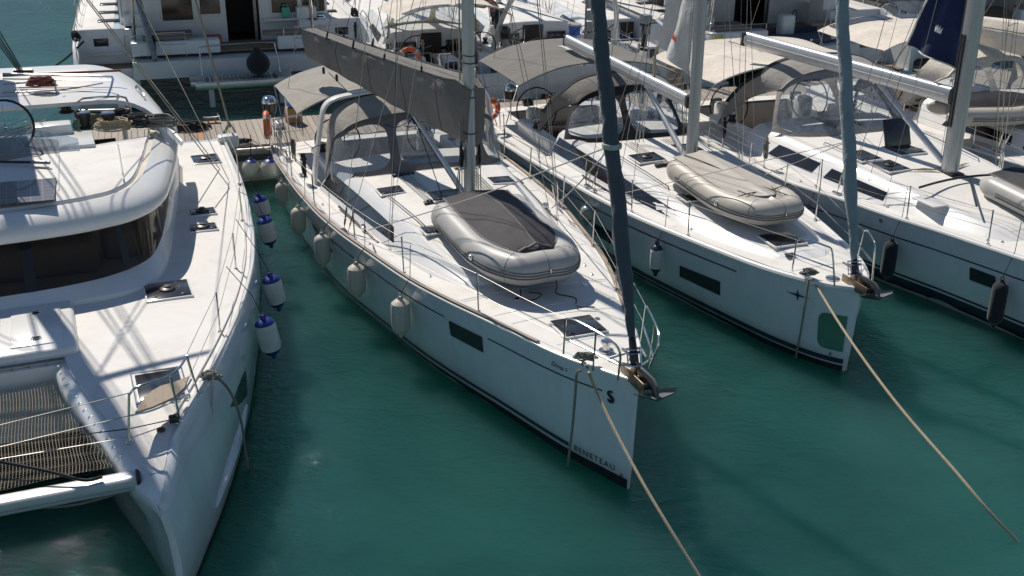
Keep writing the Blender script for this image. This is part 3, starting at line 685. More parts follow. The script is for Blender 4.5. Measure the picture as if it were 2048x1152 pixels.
def dinghy(name, label, loc, rz, L, W, tr, tube_m, group=None, cover=None, flipped=False, tilt=0, stripe='pvcd', nose=.36):
    e = empty(name, loc, rz, label, 'inflatable dinghy', group); e.rotation_euler = (tilt, 0, rz)
    # local: bow at -y
    w = W/2-tr; P = [Vector((-w, L, 0)), Vector((-w, L*.75, 0)), Vector((-w, L*.5, 0)), Vector((-w*.985, L*.36, .02)), Vector((-w*.86, L*.2, .06)), Vector((-w*.52, L*.075, .10)), Vector((0, tr*.75, .12))]
    P = P+[Vector((-p.x, p.y, p.z)) for p in P[::-1][1:]]
    rad = [tr*.35, tr*.75, tr*.97, tr, tr, tr, tr, tr, tr, tr, tr, tr, tr, tr, tr*.97, tr*.75, tr*.35]
    pts = catmull(P, 8); N = len(pts)
    lens = [0]
    for a, b in zip(pts, pts[1:]): lens.append(lens[-1]+(b-a).length)
    T = lens[-1]; rr = []
    for d in lens:
        q = min(d, T-d); rr.append(tr*(.3+.7*min(1, q/.28)**.6))
    # tube with given radii, z lifted so that bottoms lie level
    mb = MB(); n = 18; rings = []
    for i, p in enumerate(pts):
        t = (pts[min(i+1, N-1)]-pts[max(i-1, 0)]).normalized(); a = t.cross(Vector((0, 0, 1))).normalized(); b = a.cross(t)
        rings.append([p+Vector((0, 0, tr))+(a*cos(2*pi*k/n)+b*sin(2*pi*k/n))*rr[i] for k in range(n)])
    tb = mb.rings(rings).build('tube', tube_m, e)
    def side_pt(i, ang, k=1.0, up=0):
        p = pts[i]; t = (pts[min(i+1, N-1)]-pts[max(i-1, 0)]).normalized(); a = -t.cross(Vector((0, 0, 1))).normalized(); 
        if (p.x*a.x+(p.y-L*.6)*a.y) < 0: a = -a
        b = Vector((0, 0, 1)); return p+Vector((0, 0, tr))+(a*cos(ang)+b*sin(ang))*rr[i]*k+Vector((0, 0, up))
    st = MB()
    for ang in (-.05, -.25, .12):
        st.tube([side_pt(i, ang, 1.01) for i in range(6, N-6)], .012 if ang != .12 else .008, 6)
    st.build('rubbing_strake', stripe, tb)
    sm = MB()
    for i in (N//2-11, N//2, N//2+11): sm.tube([side_pt(i, a_*pi/10-.6, 1.004) for a_ in range(0, 13)], .004, 4)
    sm.build('seam', stripe, tb)
    for sx in (-1, 1):
        MB().rbox((sx*(W/2-.02), L*.32, tr*1.25), (.05, .09, .09), .015).build('lifting_handle', 'steel', tb)
    MB().tube([side_pt(N//2, .35, 1.0), side_pt(N//2, .25, 1.15), side_pt(N//2, .05, 1.12), side_pt(N//2, 0, 1.0)], .010, 6).build('towing_ring', 'steel', tb)
    zt = tr*2
    if cover:
        def cv(u, v):   # laced cover with a raised centre seam
            x = lerp(-1, 1, u); y = lerp(L*.97, tr*1.55, v); wid = (w-tr*.18)*(1 if v < .62 else max(0.0, 1-((v-.62)/.38)**2.3)**.5); wid = max(wid, .01)
            ridge = .24*(1-abs(x))**.8*(.35+.65*sin(pi*min(1, v*1.05)))+.02*noise.noise(Vector((x*3, y*3, 0)))
            return Vector((x*wid, y, zt*.96+ridge+.10*max(0, v-.5)))
        c = MB().grid(cv, 20, 24, thick=.01).build('cover', cover, e)
        MB().tube([cv(0, k/24)+Vector((0, 0, .01)) for k in range(23)], .018, 6).tube([cv(1, k/24)+Vector((0, 0, .01)) for k in range(23)], .018, 6).tube([cv(k/20, .96)+Vector((0, 0, .01)) for k in range(21)], .018, 6).build('cover_hem', 'pvcd', c)
        MB().tube([cv(.5, k/24)+Vector((0, 0, .006)) for k in range(24)], .012, 5).build('cover_seam', 'pvcd', c)
    if flipped:
        def bt(u, v):
            x = lerp(-1, 1, u); y = lerp(L*.96, tr*1.2, v); wid = (w+tr*.1)*(1 if v < .55 else max(0, 1-((v-.55)/.45)**2.0)**.6); wid = max(wid, .01)
            return Vector((x*wid, y, zt*.99+.05*(1-abs(x))+.02*math.exp(-(x*9)**2)))
        c = MB().grid(bt, 20, 24, thick=.02).build('bottom', tube_m, e)
        for q in (.12, .5, .88): MB().tube([bt(q, k/24)+Vector((0, 0, .012)) for k in range(1, 21)], .022, 6, ell=.6).build('keel_strip', tube_m, c)
        vv = [bt(.16, .74), bt(.22, .86), bt(.5, .93), bt(.78, .86), bt(.84, .74)]
        MB().tube([q+Vector((0, 0, .015)) for q in vv], .02, 6, smooth=4).build('bow_patch', stripe, c)
    if not flipped:
        MB().rbox((0, L*.86, tr*1.1), (2*w, .04, tr*1.5), .01).build('transom_board', 'grey_gel', e)
    return e
def outboard(loc, rz, label, m='ob', group=None, scale=1.0):
    e = empty('outboard_motor', loc, rz, label, 'outboard motor', group); k = scale
    MB().rbox((0, 0, .28*k), (.24*k, .36*k, .26*k), .07*k, 3).build('cowl', m, e)
    MB().rbox((0, .0, .12*k), (.20*k, .28*k, .09*k), .03*k).build('skirt', 'black', e)
    MB().rbox((0, .02, -.18*k), (.11*k, .17*k, .55*k), .03*k).build('leg', m if m != 'ob' else 'black', e)
    MB().rbox((0, .06, -.47*k), (.16*k, .26*k, .015), .004).build('cavitation_plate', 'black', e)
    MB().lathe([(0, -.18*k), (.04*k, -.12*k), (.045*k, .1*k), (.02*k, .16*k)], (0, .02, -.56*k), 12, Matrix.Rotation(-pi/2, 3, 'X')).build('gearcase', 'black', e)
    p = MB()
    for a in range(3):
        an = 2*pi*a/3; p.rbox((.07*k*cos(an), .19*k, -.56*k+.07*k*sin(an)), (.11*k, .012, .05*k), .004, R=Matrix.Rotation(-an, 3, 'Y') @ Matrix.Rotation(.5, 3, 'X'))
    p.build('propeller', 'black', e)
    MB().tube([(0, -.15*k, .18*k), (0, -.5*k, .26*k)], .02*k, 8).build('tiller', 'black', e)
    MB().rbox((0, -.12*k, 0), (.16*k, .06, .22*k), .02).build('clamp_bracket', 'galv', e); return e
def lifebuoy(loc, rz, label, r=.27, t=.075, tilt=pi/2, horseshoe=False, group=None, az_tilt=0):
    e = empty('lifebuoy', loc, rz, label, 'lifebuoy', group); R = Matrix.Rotation(tilt, 3, 'X')
    if horseshoe:
        an = [radians(-60+300*k/20) for k in range(21)]; pts = [R @ Vector((r*.85*cos(a), r*1.25*sin(a) if sin(a) < 0 else r*sin(a), 0)) for a in an]
        MB().tube(pts, t, 10, ell=.8).build('foam_ring', 'orange', e)
    else:
        MB().tube([R @ Vector((r*cos(2*pi*k/28), r*sin(2*pi*k/28), 0)) for k in range(28)], t, 12, closed=True).build('foam_ring', 'orange', e)
    for k in range(4):
        a = pi/4+k*pi/2; c = R @ Vector((r*cos(a), r*sin(a), 0)); MB().lathe([(t*1.03, -.03), (t*1.03, .03)], c, 14, R @ Matrix.Rotation(a+pi/2, 3, 'Z') @ Matrix.Rotation(pi/2, 3, 'Y')).build('reflective_band', 'fendw', e)
    MB().tube([R @ Vector(((r+t)*1.03*cos(2*pi*k/28), (r+t)*1.03*sin(2*pi*k/28), 0)) for k in range(28)], .008, 5, closed=True).build('grab_line', 'ropew', e)
    return e
# ================================================================== THE SETTING
tag(MB().box((0, 300, -2.0), (1600, 900, 4.0)).build('water', 'water', smooth=False), kind='structure')
def ridge():
    # unseen slopes added to darken what the water reflects, haze mixed into their colour
    def f(u, v):
        a = radians(lerp(-75, 75, u)); d = lerp(620, 1050, v); h = (110+75*noise.noise(Vector((u*5, .3, 0)))+28*noise.noise(Vector((u*17, v*3, 2)))+9*noise.noise(Vector((u*60, v*9, 5))))*sin(pi*min(1, v*1.0)**.8*.62)**1.0
        return Vector((sin(a)*d, cos(a)*d, max(-1, h-1)))
    return tag(MB().grid(f, 120, 14).build('hills', mat('far_wooded_slope', (.055, .085, .085), .95, vs=.02, var=.3)), kind='structure')
ridge()
# pontoon: local x along the dock, y away from the camera, deck at .9 m
DK = Fr(-7.54, 27.55, 17.4)
dock = DK.root('pontoon', 'weathered plank pontoon running between the two rows of moored boats', 'pontoon')
DZ = .86; DX0, DX1, DW = -9.0, 34.0, 2.62
MB().box((12.5, -DW/2, .42), (43, DW-.24, .62)).box((12.5, -DW/2-.0, .03), (43, DW-.5, .35)).build('float', 'conc', dock)
MB().rbox((12.5, -DW+.06, .80), (43, .11, .10), .02).rbox((12.5, -.06, .80), (43, .11, .10), .02).build('edge_beam', 'galv', dock)
MB().box((12.5, -DW+.02, .62), (43, .06, .12)).build('rubbing_strip', 'black', dock)
pw = .15; plk = None; rnd = random.Random(3); x = DX0; k = 0; lastm = None; pm = {}
for mm in ('plank', 'newplank'):
    pm[mm] = MB().rbox((0, 0, 0), (pw-.009, DW-.24, .035), .006, 1).mesh('plank', mm)
rest = MB(); px_lim = 34.0
while x < DX1:
    W_ = DK.w(x, -DW/2, DZ)
    vis = proj(W_)[0] > 250 and proj(W_)[0] < 1700
    if vis:
        mm = 'newplank' if (10 < k < 12 or rnd.random() < .015) else 'plank'
        o = bpy.data.objects.new('plank', pm[mm]); COL.objects.link(o); o.parent = dock; o.location = (x, -DW/2, DZ+.018+rnd.uniform(-.002, .002)); o.rotation_euler = (0, rnd.uniform(-.006, .006), rnd.uniform(-.001, .001)); k += 1
    else: rest.box((x, -DW/2, DZ+.018), (pw-.009, DW-.24, .035))
    x += pw
if rest.v: tag(rest.build('plank', 'plank', dock), kind='stuff')
def dock_cleat(x, y, lab, base='newplank'):
    e = DK.root('mooring_cleat', lab, 'cleat', 'mooring cleats bolted to the pontoon', (x, y, DZ+.04))
    MB().box((0, 0, .01), (.42, .2, .02)).build('base_plate', base, e)
    MB().tube([(-.2, 0, .15), (-.09, 0, .13), (.09, 0, .13), (.2, 0, .15)], [.018, .025, .025, .018], 8).build('horn', 'galv', e)
    MB().tube([(-.09, 0, 0), (-.09, 0, .13)], .022, 8).tube([(.09, 0, 0), (.09, 0, .13)], .022, 8).build('post', 'galv', e); return e

# ================================================================== YACHT ONE (centre)
F1 = Fr(1.55, 12.45, 21.2)
Y1 = Yacht(F1, 'sailing_yacht', 'white sloop in the centre of the picture with a grey sail cover above its deck',
  [0, .3, 1.04, 2.5, 3.5, 4.5, 5.9, 7.1, 8.6, 10.5, 12, 13.4], [.035, .2, .57, 1.05, 1.38, 1.65, 1.9, 2.1, 2.25, 2.31, 2.30, 2.20], 13.4, 1.60, 1.22, group='sailing yachts moored bow out')
Y1.boot = staticmethod(lambda y: .13 if False else lerp(.15, .07, min(1, y/6)))
Y1.hull(); Y1.deck(well=(9.75, 1.28, 13.0)); Y1.rail(y0=1.5); Y1.gunwale(r=.022)
# ================================================================== YACHT TWO
F2 = Fr(5.26, 15.86, 19.9)
Y2 = Yacht(F2, 'sailing_yacht', 'white sloop with a beige inflatable lashed upside down behind its bow hatch', 
  [0, .1, .5, 1.28, 2.2, 3.2, 4.5, 5.5, 7.0, 8.5, 10, 13], [.07, .2, .52, .87, 1.13, 1.38, 1.66, 1.80, 1.95, 2.08, 2.18, 2.08], 13.0, 1.42, 1.18, group='sailing yachts moored bow out')
Y2.hull(); Y2.deck(well=(8.9, 1.2, 12.6)); Y2.gunwale(r=.05)
F3 = Fr(10.27, 15.05, 20.0)
Y3 = Yacht(F3, 'sailing_yacht', 'white sloop at the right edge with black fenders and a navy mainsail corner',
  [0, .1, .5, 1.3, 2.2, 3.1, 4.24, 5.14, 6.0, 6.6, 7.75, 9.4, 12, 14], [.05, .15, .42, .75, 1.1, 1.3, 1.55, 1.8, 1.98, 2.12, 2.38, 2.4, 2.38, 2.3], 14.0, 1.5, 1.32, group='sailing yachts moored bow out')
Y3.hull(); Y3.deck(well=(10.2, 1.4, 13.6)); Y3.gunwale(r=.04)
# ------------------------------------------------------------------ yacht one: details
Y1.stripe(1.0, 13.0, lambda y: interp([0, 3, 13], [.20, .17, .11], y), lambda y: interp([0, 3, 13], [.265, .225, .15], y))
Y1.stripe(.42, 2.55, lambda y: Y1.zs(y)-.285, lambda y: Y1.zs(y)-.265); Y1.stripe(3.55, 12.6, lambda y: Y1.zs(y)-.285, lambda y: Y1.zs(y)-.265)
for sd in (-1, 1):
    w_, cs = Y1.patch([(3.45, 1.12), (2.62, 1.16), (2.55, .90), (3.34, .90)] if sd > 0 else [(900, 644), (965, 675), (968, 704), (904, 671)], side=sd)
    if sd < 0: C1_ = cs
    Y1.patch([(8.9, 1.0), (7.9, 1.0), (7.75, .78), (8.6, .78)], side=sd)
_y, _z = Y1.hit(1153, 897); Y1.text('BENETEAU', _y, _z, .122, space=1.25); Y1.text('Dima I', 1.22, 1.36, .10, m='navy', shear=.25)
# sea-horse shaped emblem near the stem
def emblem(yc, zc, sc_):
    P = [(.25, .95), (.05, 1.0), (-.18, .85), (-.22, .6), (0, .42), (.2, .22), (.2, -.05), (-.02, -.2), (-.22, -.1), (-.16, .05)]
    pts = catmull([(a, b, 0) for a, b in P], 5); L_, R_ = [], []
    for i, p in enumerate(pts):
        t = (pts[min(i+1, len(pts)-1)]-pts[max(0, i-1)]).normalized(); n_ = Vector((-t.y, t.x, 0)); w = .19*sin(pi*min(1, .15+.75*(1-i/len(pts))))**1.2+.03
        L_.append(p+n_*w); R_.append(p-n_*w)
    vs = [Y1.S(yc-q.x*sc_, zc+q.y*sc_, -1, .009) for q in L_+R_]; n = len(L_)
    MB().add(vs, [(i, i+1, n+i+1, n+i) for i in range(n-1)]).build('emblem', 'navy', Y1.h, smooth=False)
emblem(.30, 1.22, .125)
y_, z_ = Y1.hit(1248, 947); MB().cyl(Y1.S(y_, z_, -1, .004), .028, .012, 14, Matrix.Rotation(pi/2, 3, 'Y')).build('through_hull', 'galv', Y1.h)
Y1.coach([(3.70, .80, .62, .02), (3.9, 1.02, .82, .13), (4.8, 1.36, 1.08, .26), (6.2, 1.56, 1.25, .42), (8.2, 1.76, 1.42, .50), (9.75, 1.90, 1.58, .54)])
for sd in (-1, 1):
    cw = Y1.cwin([(9.7, .22, 9.6, .84), (8.2, .26, 8.2, .84), (6.9, .30, 6.9, .84), (5.95, .34, 6.25, .82)], sd)
    MB().grid(lambda u, v: Y1.cside(lerp(9.05, 8.75, u), lerp(.42, .78, v), sd, .012), 2, 2).build('opening_port', 'hatch', cw)
T = lambda x, y: Y1.ctop(x, y)
Y1.hatch(-1.05, 7.55, T(-1.05, 7.55), .42, .36, roll=-.04); Y1.hatch(1.0, 7.45, T(1.0, 7.45), .42, .36, roll=.04)
Y1.hatch(-.22, 6.85, T(-.22, 6.85), .62, .50); Y1.hatch(-.86, 5.55, T(-.86, 5.55)-.01, .40, .40, pitch=-.05)
Y1.hatch(-.03, 1.70, Y1.dz(0, 1.7), .60, .56, pitch=-.02)
MB().rbox((-.66, 5.35, T(-.66, 5.35)+.07), (.2, .26, .16), .06, 3).build('dorade_vent', 'gel', Y1.c)
for sd in (-1, 1):
    g = MB().rbox((sd*.60, 8.3, T(.6, 8.3)+.02), (.42, .08, .05), .015).build('line_garage', 'black', Y1.c)
    Y1_org = MB()
    for k in range(5): Y1_org.cyl((sd*(.42+.055*k), 6.65, T(.5, 6.65)+.04), .022, .05, 10)
    Y1_org.rbox((sd*.53, 6.65, T(.5, 6.65)+.02), (.36, .10, .03), .01).build('deck_organiser', 'black', Y1.c)
    for k in range(5):
        x0, x1 = sd*(.48+.06*k), sd*(.42+.055*k)
        MB().tube([(x0, 8.3, T(x0, 8.3)+.03), (x1, 6.7, T(x1, 6.7)+.04), (sd*.16, 6.25, T(.16, 6.25)+.06)], .0065, 5).build('halyard', ['ropew', 'ropegr', 'ropeg', 'roped', 'ropegr'][k], Y1.c)
    hp = [(sd*1.17, 7.25, 0), (sd*1.10, 6.6, 0), (sd*1.03, 6.0, 0), (sd*.97, 5.45, 0)]
    hp = [Vector((a, b, T(a, b)+.06)) for a, b, _ in hp]
    MB().tube([hp[0]-Vector((0, -.05, .06))]+hp+[hp[-1]-Vector((0, .05, .06))], .012, 7).build('grab_rail', 'steel', Y1.c)
    zt_ = lambda y: Y1.dz(1.5, y)+.02
    tr = MB().rbox((sd*1.72, 7.35, Y1.dz(1.7, 7.35)+.025), (.035, 2.1, .035), .008, R=sd*-.09).build('jib_track', 'black', Y1.d)
    MB().rbox((sd*1.70, 7.0, Y1.dz(1.7, 7)+.07), (.07, .16, .08), .02).build('sheet_car', 'steel', tr)
MB().lathe([(.10, 0), (.10, .02), (.05, .03), (.045, .10), (.075, .12), (.075, .15), (0, .165)], (.0, .88, Y1.dz(0, .88)), 18).build('windlass', 'steel', Y1.d)
MB().tube([(-.1, .62, Y1.dz(0, .6)+.03), (.16, .5, Y1.dz(0, .5)+.14)], .02, 8).build('windlass_handle', 'steel', Y1.d)
for x, y in ((.35, 1.9), (-.42, 3.0), (.75, 3.2), (1.55, 7.9), (1.2, 5.4)): MB().lathe([(.045, 0), (.04, .012), (0, .014)], (x, y, Y1.dz(x, y)), 12).build('deck_filler', 'steel', Y1.d)
for sd in (-1, 1):
    Y1.cleat(sd*.42, .62, Y1.dz(.42, .62), -sd*.25, par=Y1.d); Y1.cleat(sd*2.0, 12.6, Y1.dz(2, 12.6), 0, par=Y1.d); Y1.cleat(sd*(Y1.hb(6)-.14), 6.0, Y1.dz(1.8, 6), sd*.1, par=Y1.d)
Y1.lanes((1.35, 2.25, 3.3, 5.0, 6.6, 8.2, 9.6), lambda y: 0 if y < 3.5 else Y1.C(y)[0]+.05)
for y in (2.6, 3.35):
    MB().tube([(x, y, Y1.dz(x, y)+.001) for x in [lerp(-Y1.hb(y)*.9, Y1.hb(y)*.9, k/10) for k in range(11)]], .005, 4).build('moulding_joint', 'gel', Y1.d)
# pulpit
zp = 1.62
for sd in (-1, 1):
    a = [(sd*.56, .98, zp), (sd*.57, .92, 2.15), (sd*.50, .72, 2.19), (sd*.33, .12, 2.17), (sd*.26, -.02, 2.05), (sd*.22, .06, 1.78), (sd*.22, .08, zp)]
    pu = MB().tube([a[0], a[1]], .0145, 8).tube(a[1:], .0145, 8, smooth=3).tube([(sd*.565, .95, 1.86), (sd*.245, .04, 1.86)], .0125, 8).tube([(sd*.40, .42, zp), (sd*.41, .36, 2.17)], .0125, 8).build('pulpit', 'steel', Y1.root)
fs = (0, .05, 1.66)
MB().tube([(-.22, .08, 1.84), (0, -.04, 1.82), (.22, .08, 1.84)], .012, 7).build('bow_rail', 'steel', Y1.root)
# stanchions and guard wires
ls = sorted([F1.p(619, 423, 1.3).y, F1.p(694, 492, 1.35).y, F1.p(799, 558, 1.4).y, F1.p(948, 633, 1.48).y])
ls = ls+[10.6, 12.1]; Y1.stanchions(ls, -1, ends=((-.57, .92, 2.15), (-2.1, 13.1, 1.95)))
rs = sorted([F1.p(1057, 358, 1.3).y, F1.p(1127, 418, 1.35).y, F1.p(1181, 494, 1.4).y, F1.p(1222, 582, 1.48).y])+[10.6, 12.1]
Y1.stanchions(rs, 1, ends=((.57, .92, 2.15), (2.1, 13.1, 1.95)))
for sd in (-1, 1):
    z = Y1.dz(2.1, 13); MB().tube([(sd*2.1, 12.5, z), (sd*2.12, 12.5, z+.62), (sd*2.12, 13.2, z+.62), (sd*1.5, 13.3, z+.62), (sd*1.45, 13.3, z)], .0125, 7).tube([(sd*2.11, 12.5, z+.3), (sd*2.12, 13.2, z+.3), (sd*1.47, 13.3, z+.3)], .01, 6).tube([(sd*2.12, 13.15, z), (sd*2.12, 13.2, z+.62)], .0125, 7).build('pushpit', 'steel', Y1.root)
# spars
mo1 = Y1.mast(-.05, 6.15, T(0, 6.15)-.02, 17.2, rake=.008, w=.085, l=.16, chain=(2.02, 7.12, Y1.dz(2, 7.1)))
Y1.boom(3.12, 6, tip=(-1.42, 12.15, 3.50), w=.07, h=.11)
Y1.vang(.30)
Y1.furled(.03, 1.68, r=.098, top=Vector((.05, 6.15, 18.9)), m='furl', z_clear=.48)
for h in (1.35, 1.95, 2.5, 2.62): MB().tube([Y1.mb+Vector((.10*cos(k*pi/6), .01*h+.17*sin(k*pi/6), h)) for k in range(12)], .010, 5, closed=True).build('mast_strap', 'roped', mo1)
for k, (dx, h1, m_) in enumerate(((-.12, 1.7, 'ropeg'), (-.15, 1.25, 'roped'), (.12, 1.5, 'ropeg'), (.15, 1.9, 'roped'), (-.09, 16, 'ropew'), (.10, 16, 'ropeg'))):
    MB().tube([Y1.mb+Vector((dx*1.6, .1, .05)), Y1.mb+Vector((dx, -.05, h1))], .008, 5).build('mast_line', m_, mo1)
for sx in (-1, 1):
    MB().lathe([(.035, 0), (.03, .05), (.045, .07), (.045, .09)], Y1.mb+Vector((sx*.10, 0, .75)), 12, Matrix.Rotation(sx*pi/2, 3, 'Y')).build('mast_winch', 'steel', mo1)
    coil(Y1.mb+Vector((sx*.15, .02, .95)), .05, 6, .03, .008, 'roped', seed=3+sx, R=Matrix.Rotation(pi/2, 3, 'Y') @ Matrix.Diagonal((3.2, 1, 1)).to_3x3(), parent=mo1)
# stack-pack sail cover
def pack():
    a, b = Y1.ba-(Y1.bb-Y1.ba).normalized()*.34, Y1.bb; u, r = Y1.bu, Y1.br; N = 60; rings = []; top = []
    for k in range(N+1):
        t = k/N; c = a.lerp(b, t); H = lerp(.98, .46, min(1, t*1.02)**.75)*(1 if t > .05 else .86+.14*t/.05); wt = lerp(.27, .17, t)*(1 if t > .08 else .6+.4*t/.08)
        wb = lerp(.13, .10, t); ring = []
        def wr(s_, ph): return .055*noise.noise(Vector((k*.20+s_*4, ph*2.0, s_*3)))*(1.2 if t < .85 else .5)+.040*sin(ph*6+k*.45)*noise.noise(Vector((k*.09, ph, s_+7)))
        low = -.13-.06*sin(pi*min(1, t*1.1))*(1-t)
        sec = [(-wb*.3, low), (-wb, low+.06), (-wb*1.35, low+.35*H), (-wt*1.04, H*.62), (-wt, H*.93), (-wt*.97, H*1.0), (-wt*.82, H*1.0+.0), (-wt*.3, H*1.02), (0, H*1.03), (wt*.3, H*1.02), (wt*.82, H*1.0), (wt*.97, H), (wt, H*.93), (wt*1.04, H*.62), (wb*1.35, low+.35*H), (wb, low+.06), (wb*.3, low)]
        for i, (x, z) in enumerate(sec):
            sgn = -1 if i < 8 else 1; sc_ = 0 if 5 <= i <= 11 else 1
            ring.append(c+r*(x+wr(sgn, z+i*.3)*sc_)+u*(z-(.03*sin(t*pi*5)**2 if 6 < i < 10 else 0)))
        rings.append(ring); top.append((ring[5], ring[11], ring[2]))
    o = MB().rings(rings).build('sail_cover', 'grey', Y1.root, ang=50)
    for k in (8, 20, 32, 45): MB().tube([q+(q-rings[k][0].lerp(rings[k][8], .5)).normalized()*.004 for q in rings[k][1:6]], .006, 4).build('cover_seam', 'greyd', o)
    for j in (0, 1): MB().tube([p[j]+u*.012 for p in top], .016, 6).build('cover_piping', 'greyd', o)
    for i, t in enumerate((.22, .44, .64, .82)):
        k = int(t*N); j = 0; s_ = MB().tube([top[k][0]+u*.05, top[k][0]-u*.10], .008, 5); 
        for sgn, j in ((-1, 0), (1, 1)):
            p = top[k][j]; tgt = Y1.mb.lerp(Y1.mt, .56 if i > 1 else .42)+Vector((sgn*.5, .1, 0))
            MB().tube([p, p+(tgt-p)*.02], .02, 6).build('lazyjack_loop', 'roped', o); MB().tube([p, tgt], .0045, 5).build('lazyjack', 'roped', o)
    # printed sailmaker lettering on the lower edge
    cu = bpy.data.curves.new('t', 'FONT'); cu.body = 'NORTH SAILS'; cu.size = .15; tmp = bpy.data.objects.new('t', cu); COL.objects.link(tmp)
    me = tmp.evaluated_get(bpy.context.evaluated_depsgraph_get()).to_mesh(); vs = []
    for v in me.vertices:
        t = .62-v.co.x/6.6; k = max(0, min(N-1, int(t*N))); c = rings[k][2].lerp(rings[k+1][2], t*N-k); c2 = rings[k][1].lerp(rings[k+1][1], t*N-k); vs.append(c2.lerp(c, .05+v.co.y*2.6)-r*.012)
    fs_ = [tuple(p.vertices) for p in me.polygons]; bpy.data.objects.remove(tmp)
pack()
for t, dz_ in ((.90, -.05), (.80, -.05), (.28, -.15)):
    p = Y1.ba.lerp(Y1.bb, t)-Y1.bu*.26; MB().rbox(p, (.05, .07, .14), .02).build('mainsheet_block', 'black', Y1.root)
MB().tube([Y1.ba.lerp(Y1.bb, .86)-Y1.bu*.24, Y1.ba.lerp(Y1.bb, .6)-Y1.bu*.55, Y1.ba.lerp(Y1.bb, .42)-Y1.bu*.62, Y1.ba.lerp(Y1.bb, .28)-Y1.bu*.22], .008, 5, smooth=6).build('mainsheet', 'roped', Y1.root)
MB().tube([Y1.ba.lerp(Y1.bb, .28)-Y1.bu*.2, (-.35, 6.75, T(-.3, 6.7)+.05)], .008, 5).build('mainsheet', 'roped', Y1.root)
MB().tube([Y1.bb+Vector((0, 0, .1)), Y1.mt+Vector((0, .3, 0))], .005, 5).build('topping_lift', 'wire', Y1.root)
for sd in (-1, 1): MB().tube([(sd*2.05, 13.2, 1.25), (sd*.6, 9.5, 11), Y1.mt], .006, 5).build('backstay', 'wire', Y1.root)
# cockpit, targa arch, sprayhood, bimini
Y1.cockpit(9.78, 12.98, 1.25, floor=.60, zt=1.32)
for sd in (-1, 1):
    MB().rbox((sd*1.42, 10.9, 1.40), (.30, 2.3, .26), .06, 3).build('coaming', 'gel', Y1.root)
    Y1.winch(sd*1.42, 11.6, 1.53, .085, .17); Y1.winch(sd*1.42, 10.9, 1.53, .075, .15)
    Y1.wheel((sd*1.0, 11.95, 1.62), .48, .25)
    MB().rbox((sd*1.0, 12.2, 1.1), (.34, .36, 1.0), .08, 3).build('helm_pedestal', 'gel', Y1.root)
    MB().tube([(sd*1.0+.16, 12.05, 1.55), (sd*1.0+.14, 12.0, 1.85), (sd*1.0-.14, 12.0, 1.85), (sd*1.0-.16, 12.05, 1.55)], .014, 7, smooth=3).build('pedestal_guard', 'black', Y1.root)
# arch
ap = [(-1.88, 10.25, 1.30), (-1.80, 10.14, 2.0), (-1.70, 10.05, 2.62), (-1.64, 10.03, 2.84), (-1.50, 10.02, 2.97), (-1.25, 10.02, 3.03), (-.6, 10.04, 3.09), (0, 10.05, 3.11)]
ap = ap+[(-a, b, c) for a, b, c in ap[::-1][1:]]; app = catmull(ap, 6); rings = []
for i, p in enumerate(app):
    t = (app[min(i+1, len(app)-1)]-app[max(i-1, 0)]).normalized(); s_ = Vector((0, 1, 0)); nn = t.cross(s_).normalized(); w = .11+.10*max(0, (2.2-p.z)/1.0); rings.append([p+s_*w*sgnp(cos(2*pi*k/14), .5)+nn*.035*sgnp(sin(2*pi*k/14), .6) for k in range(14)])
arch = MB().rings(rings).build('targa_arch', 'gel', Y1.root, ang=45)
MB().tube([(-1.80, 9.95, 1.95), (-1.92, 9.93, 2.02), (-1.90, 9.9, 2.12), (-1.78, 9.9, 2.15)], .012, 6, smooth=3).build('grab_handle', 'steel', arch)
zc = lambda x, y: (Y1.ctop(x, y) if abs(x) < 1.45 and y < 9.7 else lerp(T(1.4, y), 1.40, min(1, (abs(x)-1.4)/.3)))+.01
Y1.dodger(1.72, 8.42, 9.95, 9.25, 1.60, 2.80, zc, [(-86, -18), (-18, 34), (34, 86)], m='greyl', frame='grey', front=.36, back=(9.95, 1.62, 3.06), hp=.24, top_border=.085, border=.085)
Y1.bimini(-2.0, 1.9, 10.95, 13.5, 3.0, 'greyl', drop=.42, n=2.6, sag=.04, ribs=3, front_lip=.05)
MB().grid(lambda u, v: Y1.bf(.52+.22*u, .42+.22*v)+Vector((0, 0, .012)), 6, 4).build('bimini_window', 'fendw', Y1.root)
# ------------------------------------------------------------------ helpers for gear hung on a hull
def hang(Y, px, py, ztop, label, side=-1, group=None, r=.13, L=.62, **k):
    y = Y.fr.p(px, py, ztop).y
    for _ in range(6):   # slide along the hull until it lines up with where it hangs in the photograph
        P = Y.S(y, ztop*.8, side); P = Vector((side*(max(abs(P.x), Y.hb(y)*.985)+r+.015), y, ztop)); q = proj(Y.fr.w(P)); P2 = Vector((P.x, y+.05, ztop)); q2 = proj(Y.fr.w(P2))
        if abs(q2[0]-q[0]) < .2: break
        y += max(-.6, min(.6, (px-q[0])/(q2[0]-q[0])*.05))
    P = Y.S(y, ztop*.8, side); P = Vector((side*(max(abs(P.x), Y.hb(y)*.985)+r+.015), y, ztop))
    top = Vector((side*(Y.hb(y)-.03), y, Y.zs(y)+.08)); top2 = Vector((side*(Y.hb(y)-.05), y, Y.zs(y)+.60))
    return fender(Y.fr.w(P), [Y.fr.w(top), Y.fr.w(top2)], label, r=r, L=L, group=group, **k)
G1 = 'cream fenders hung along the centre yacht'
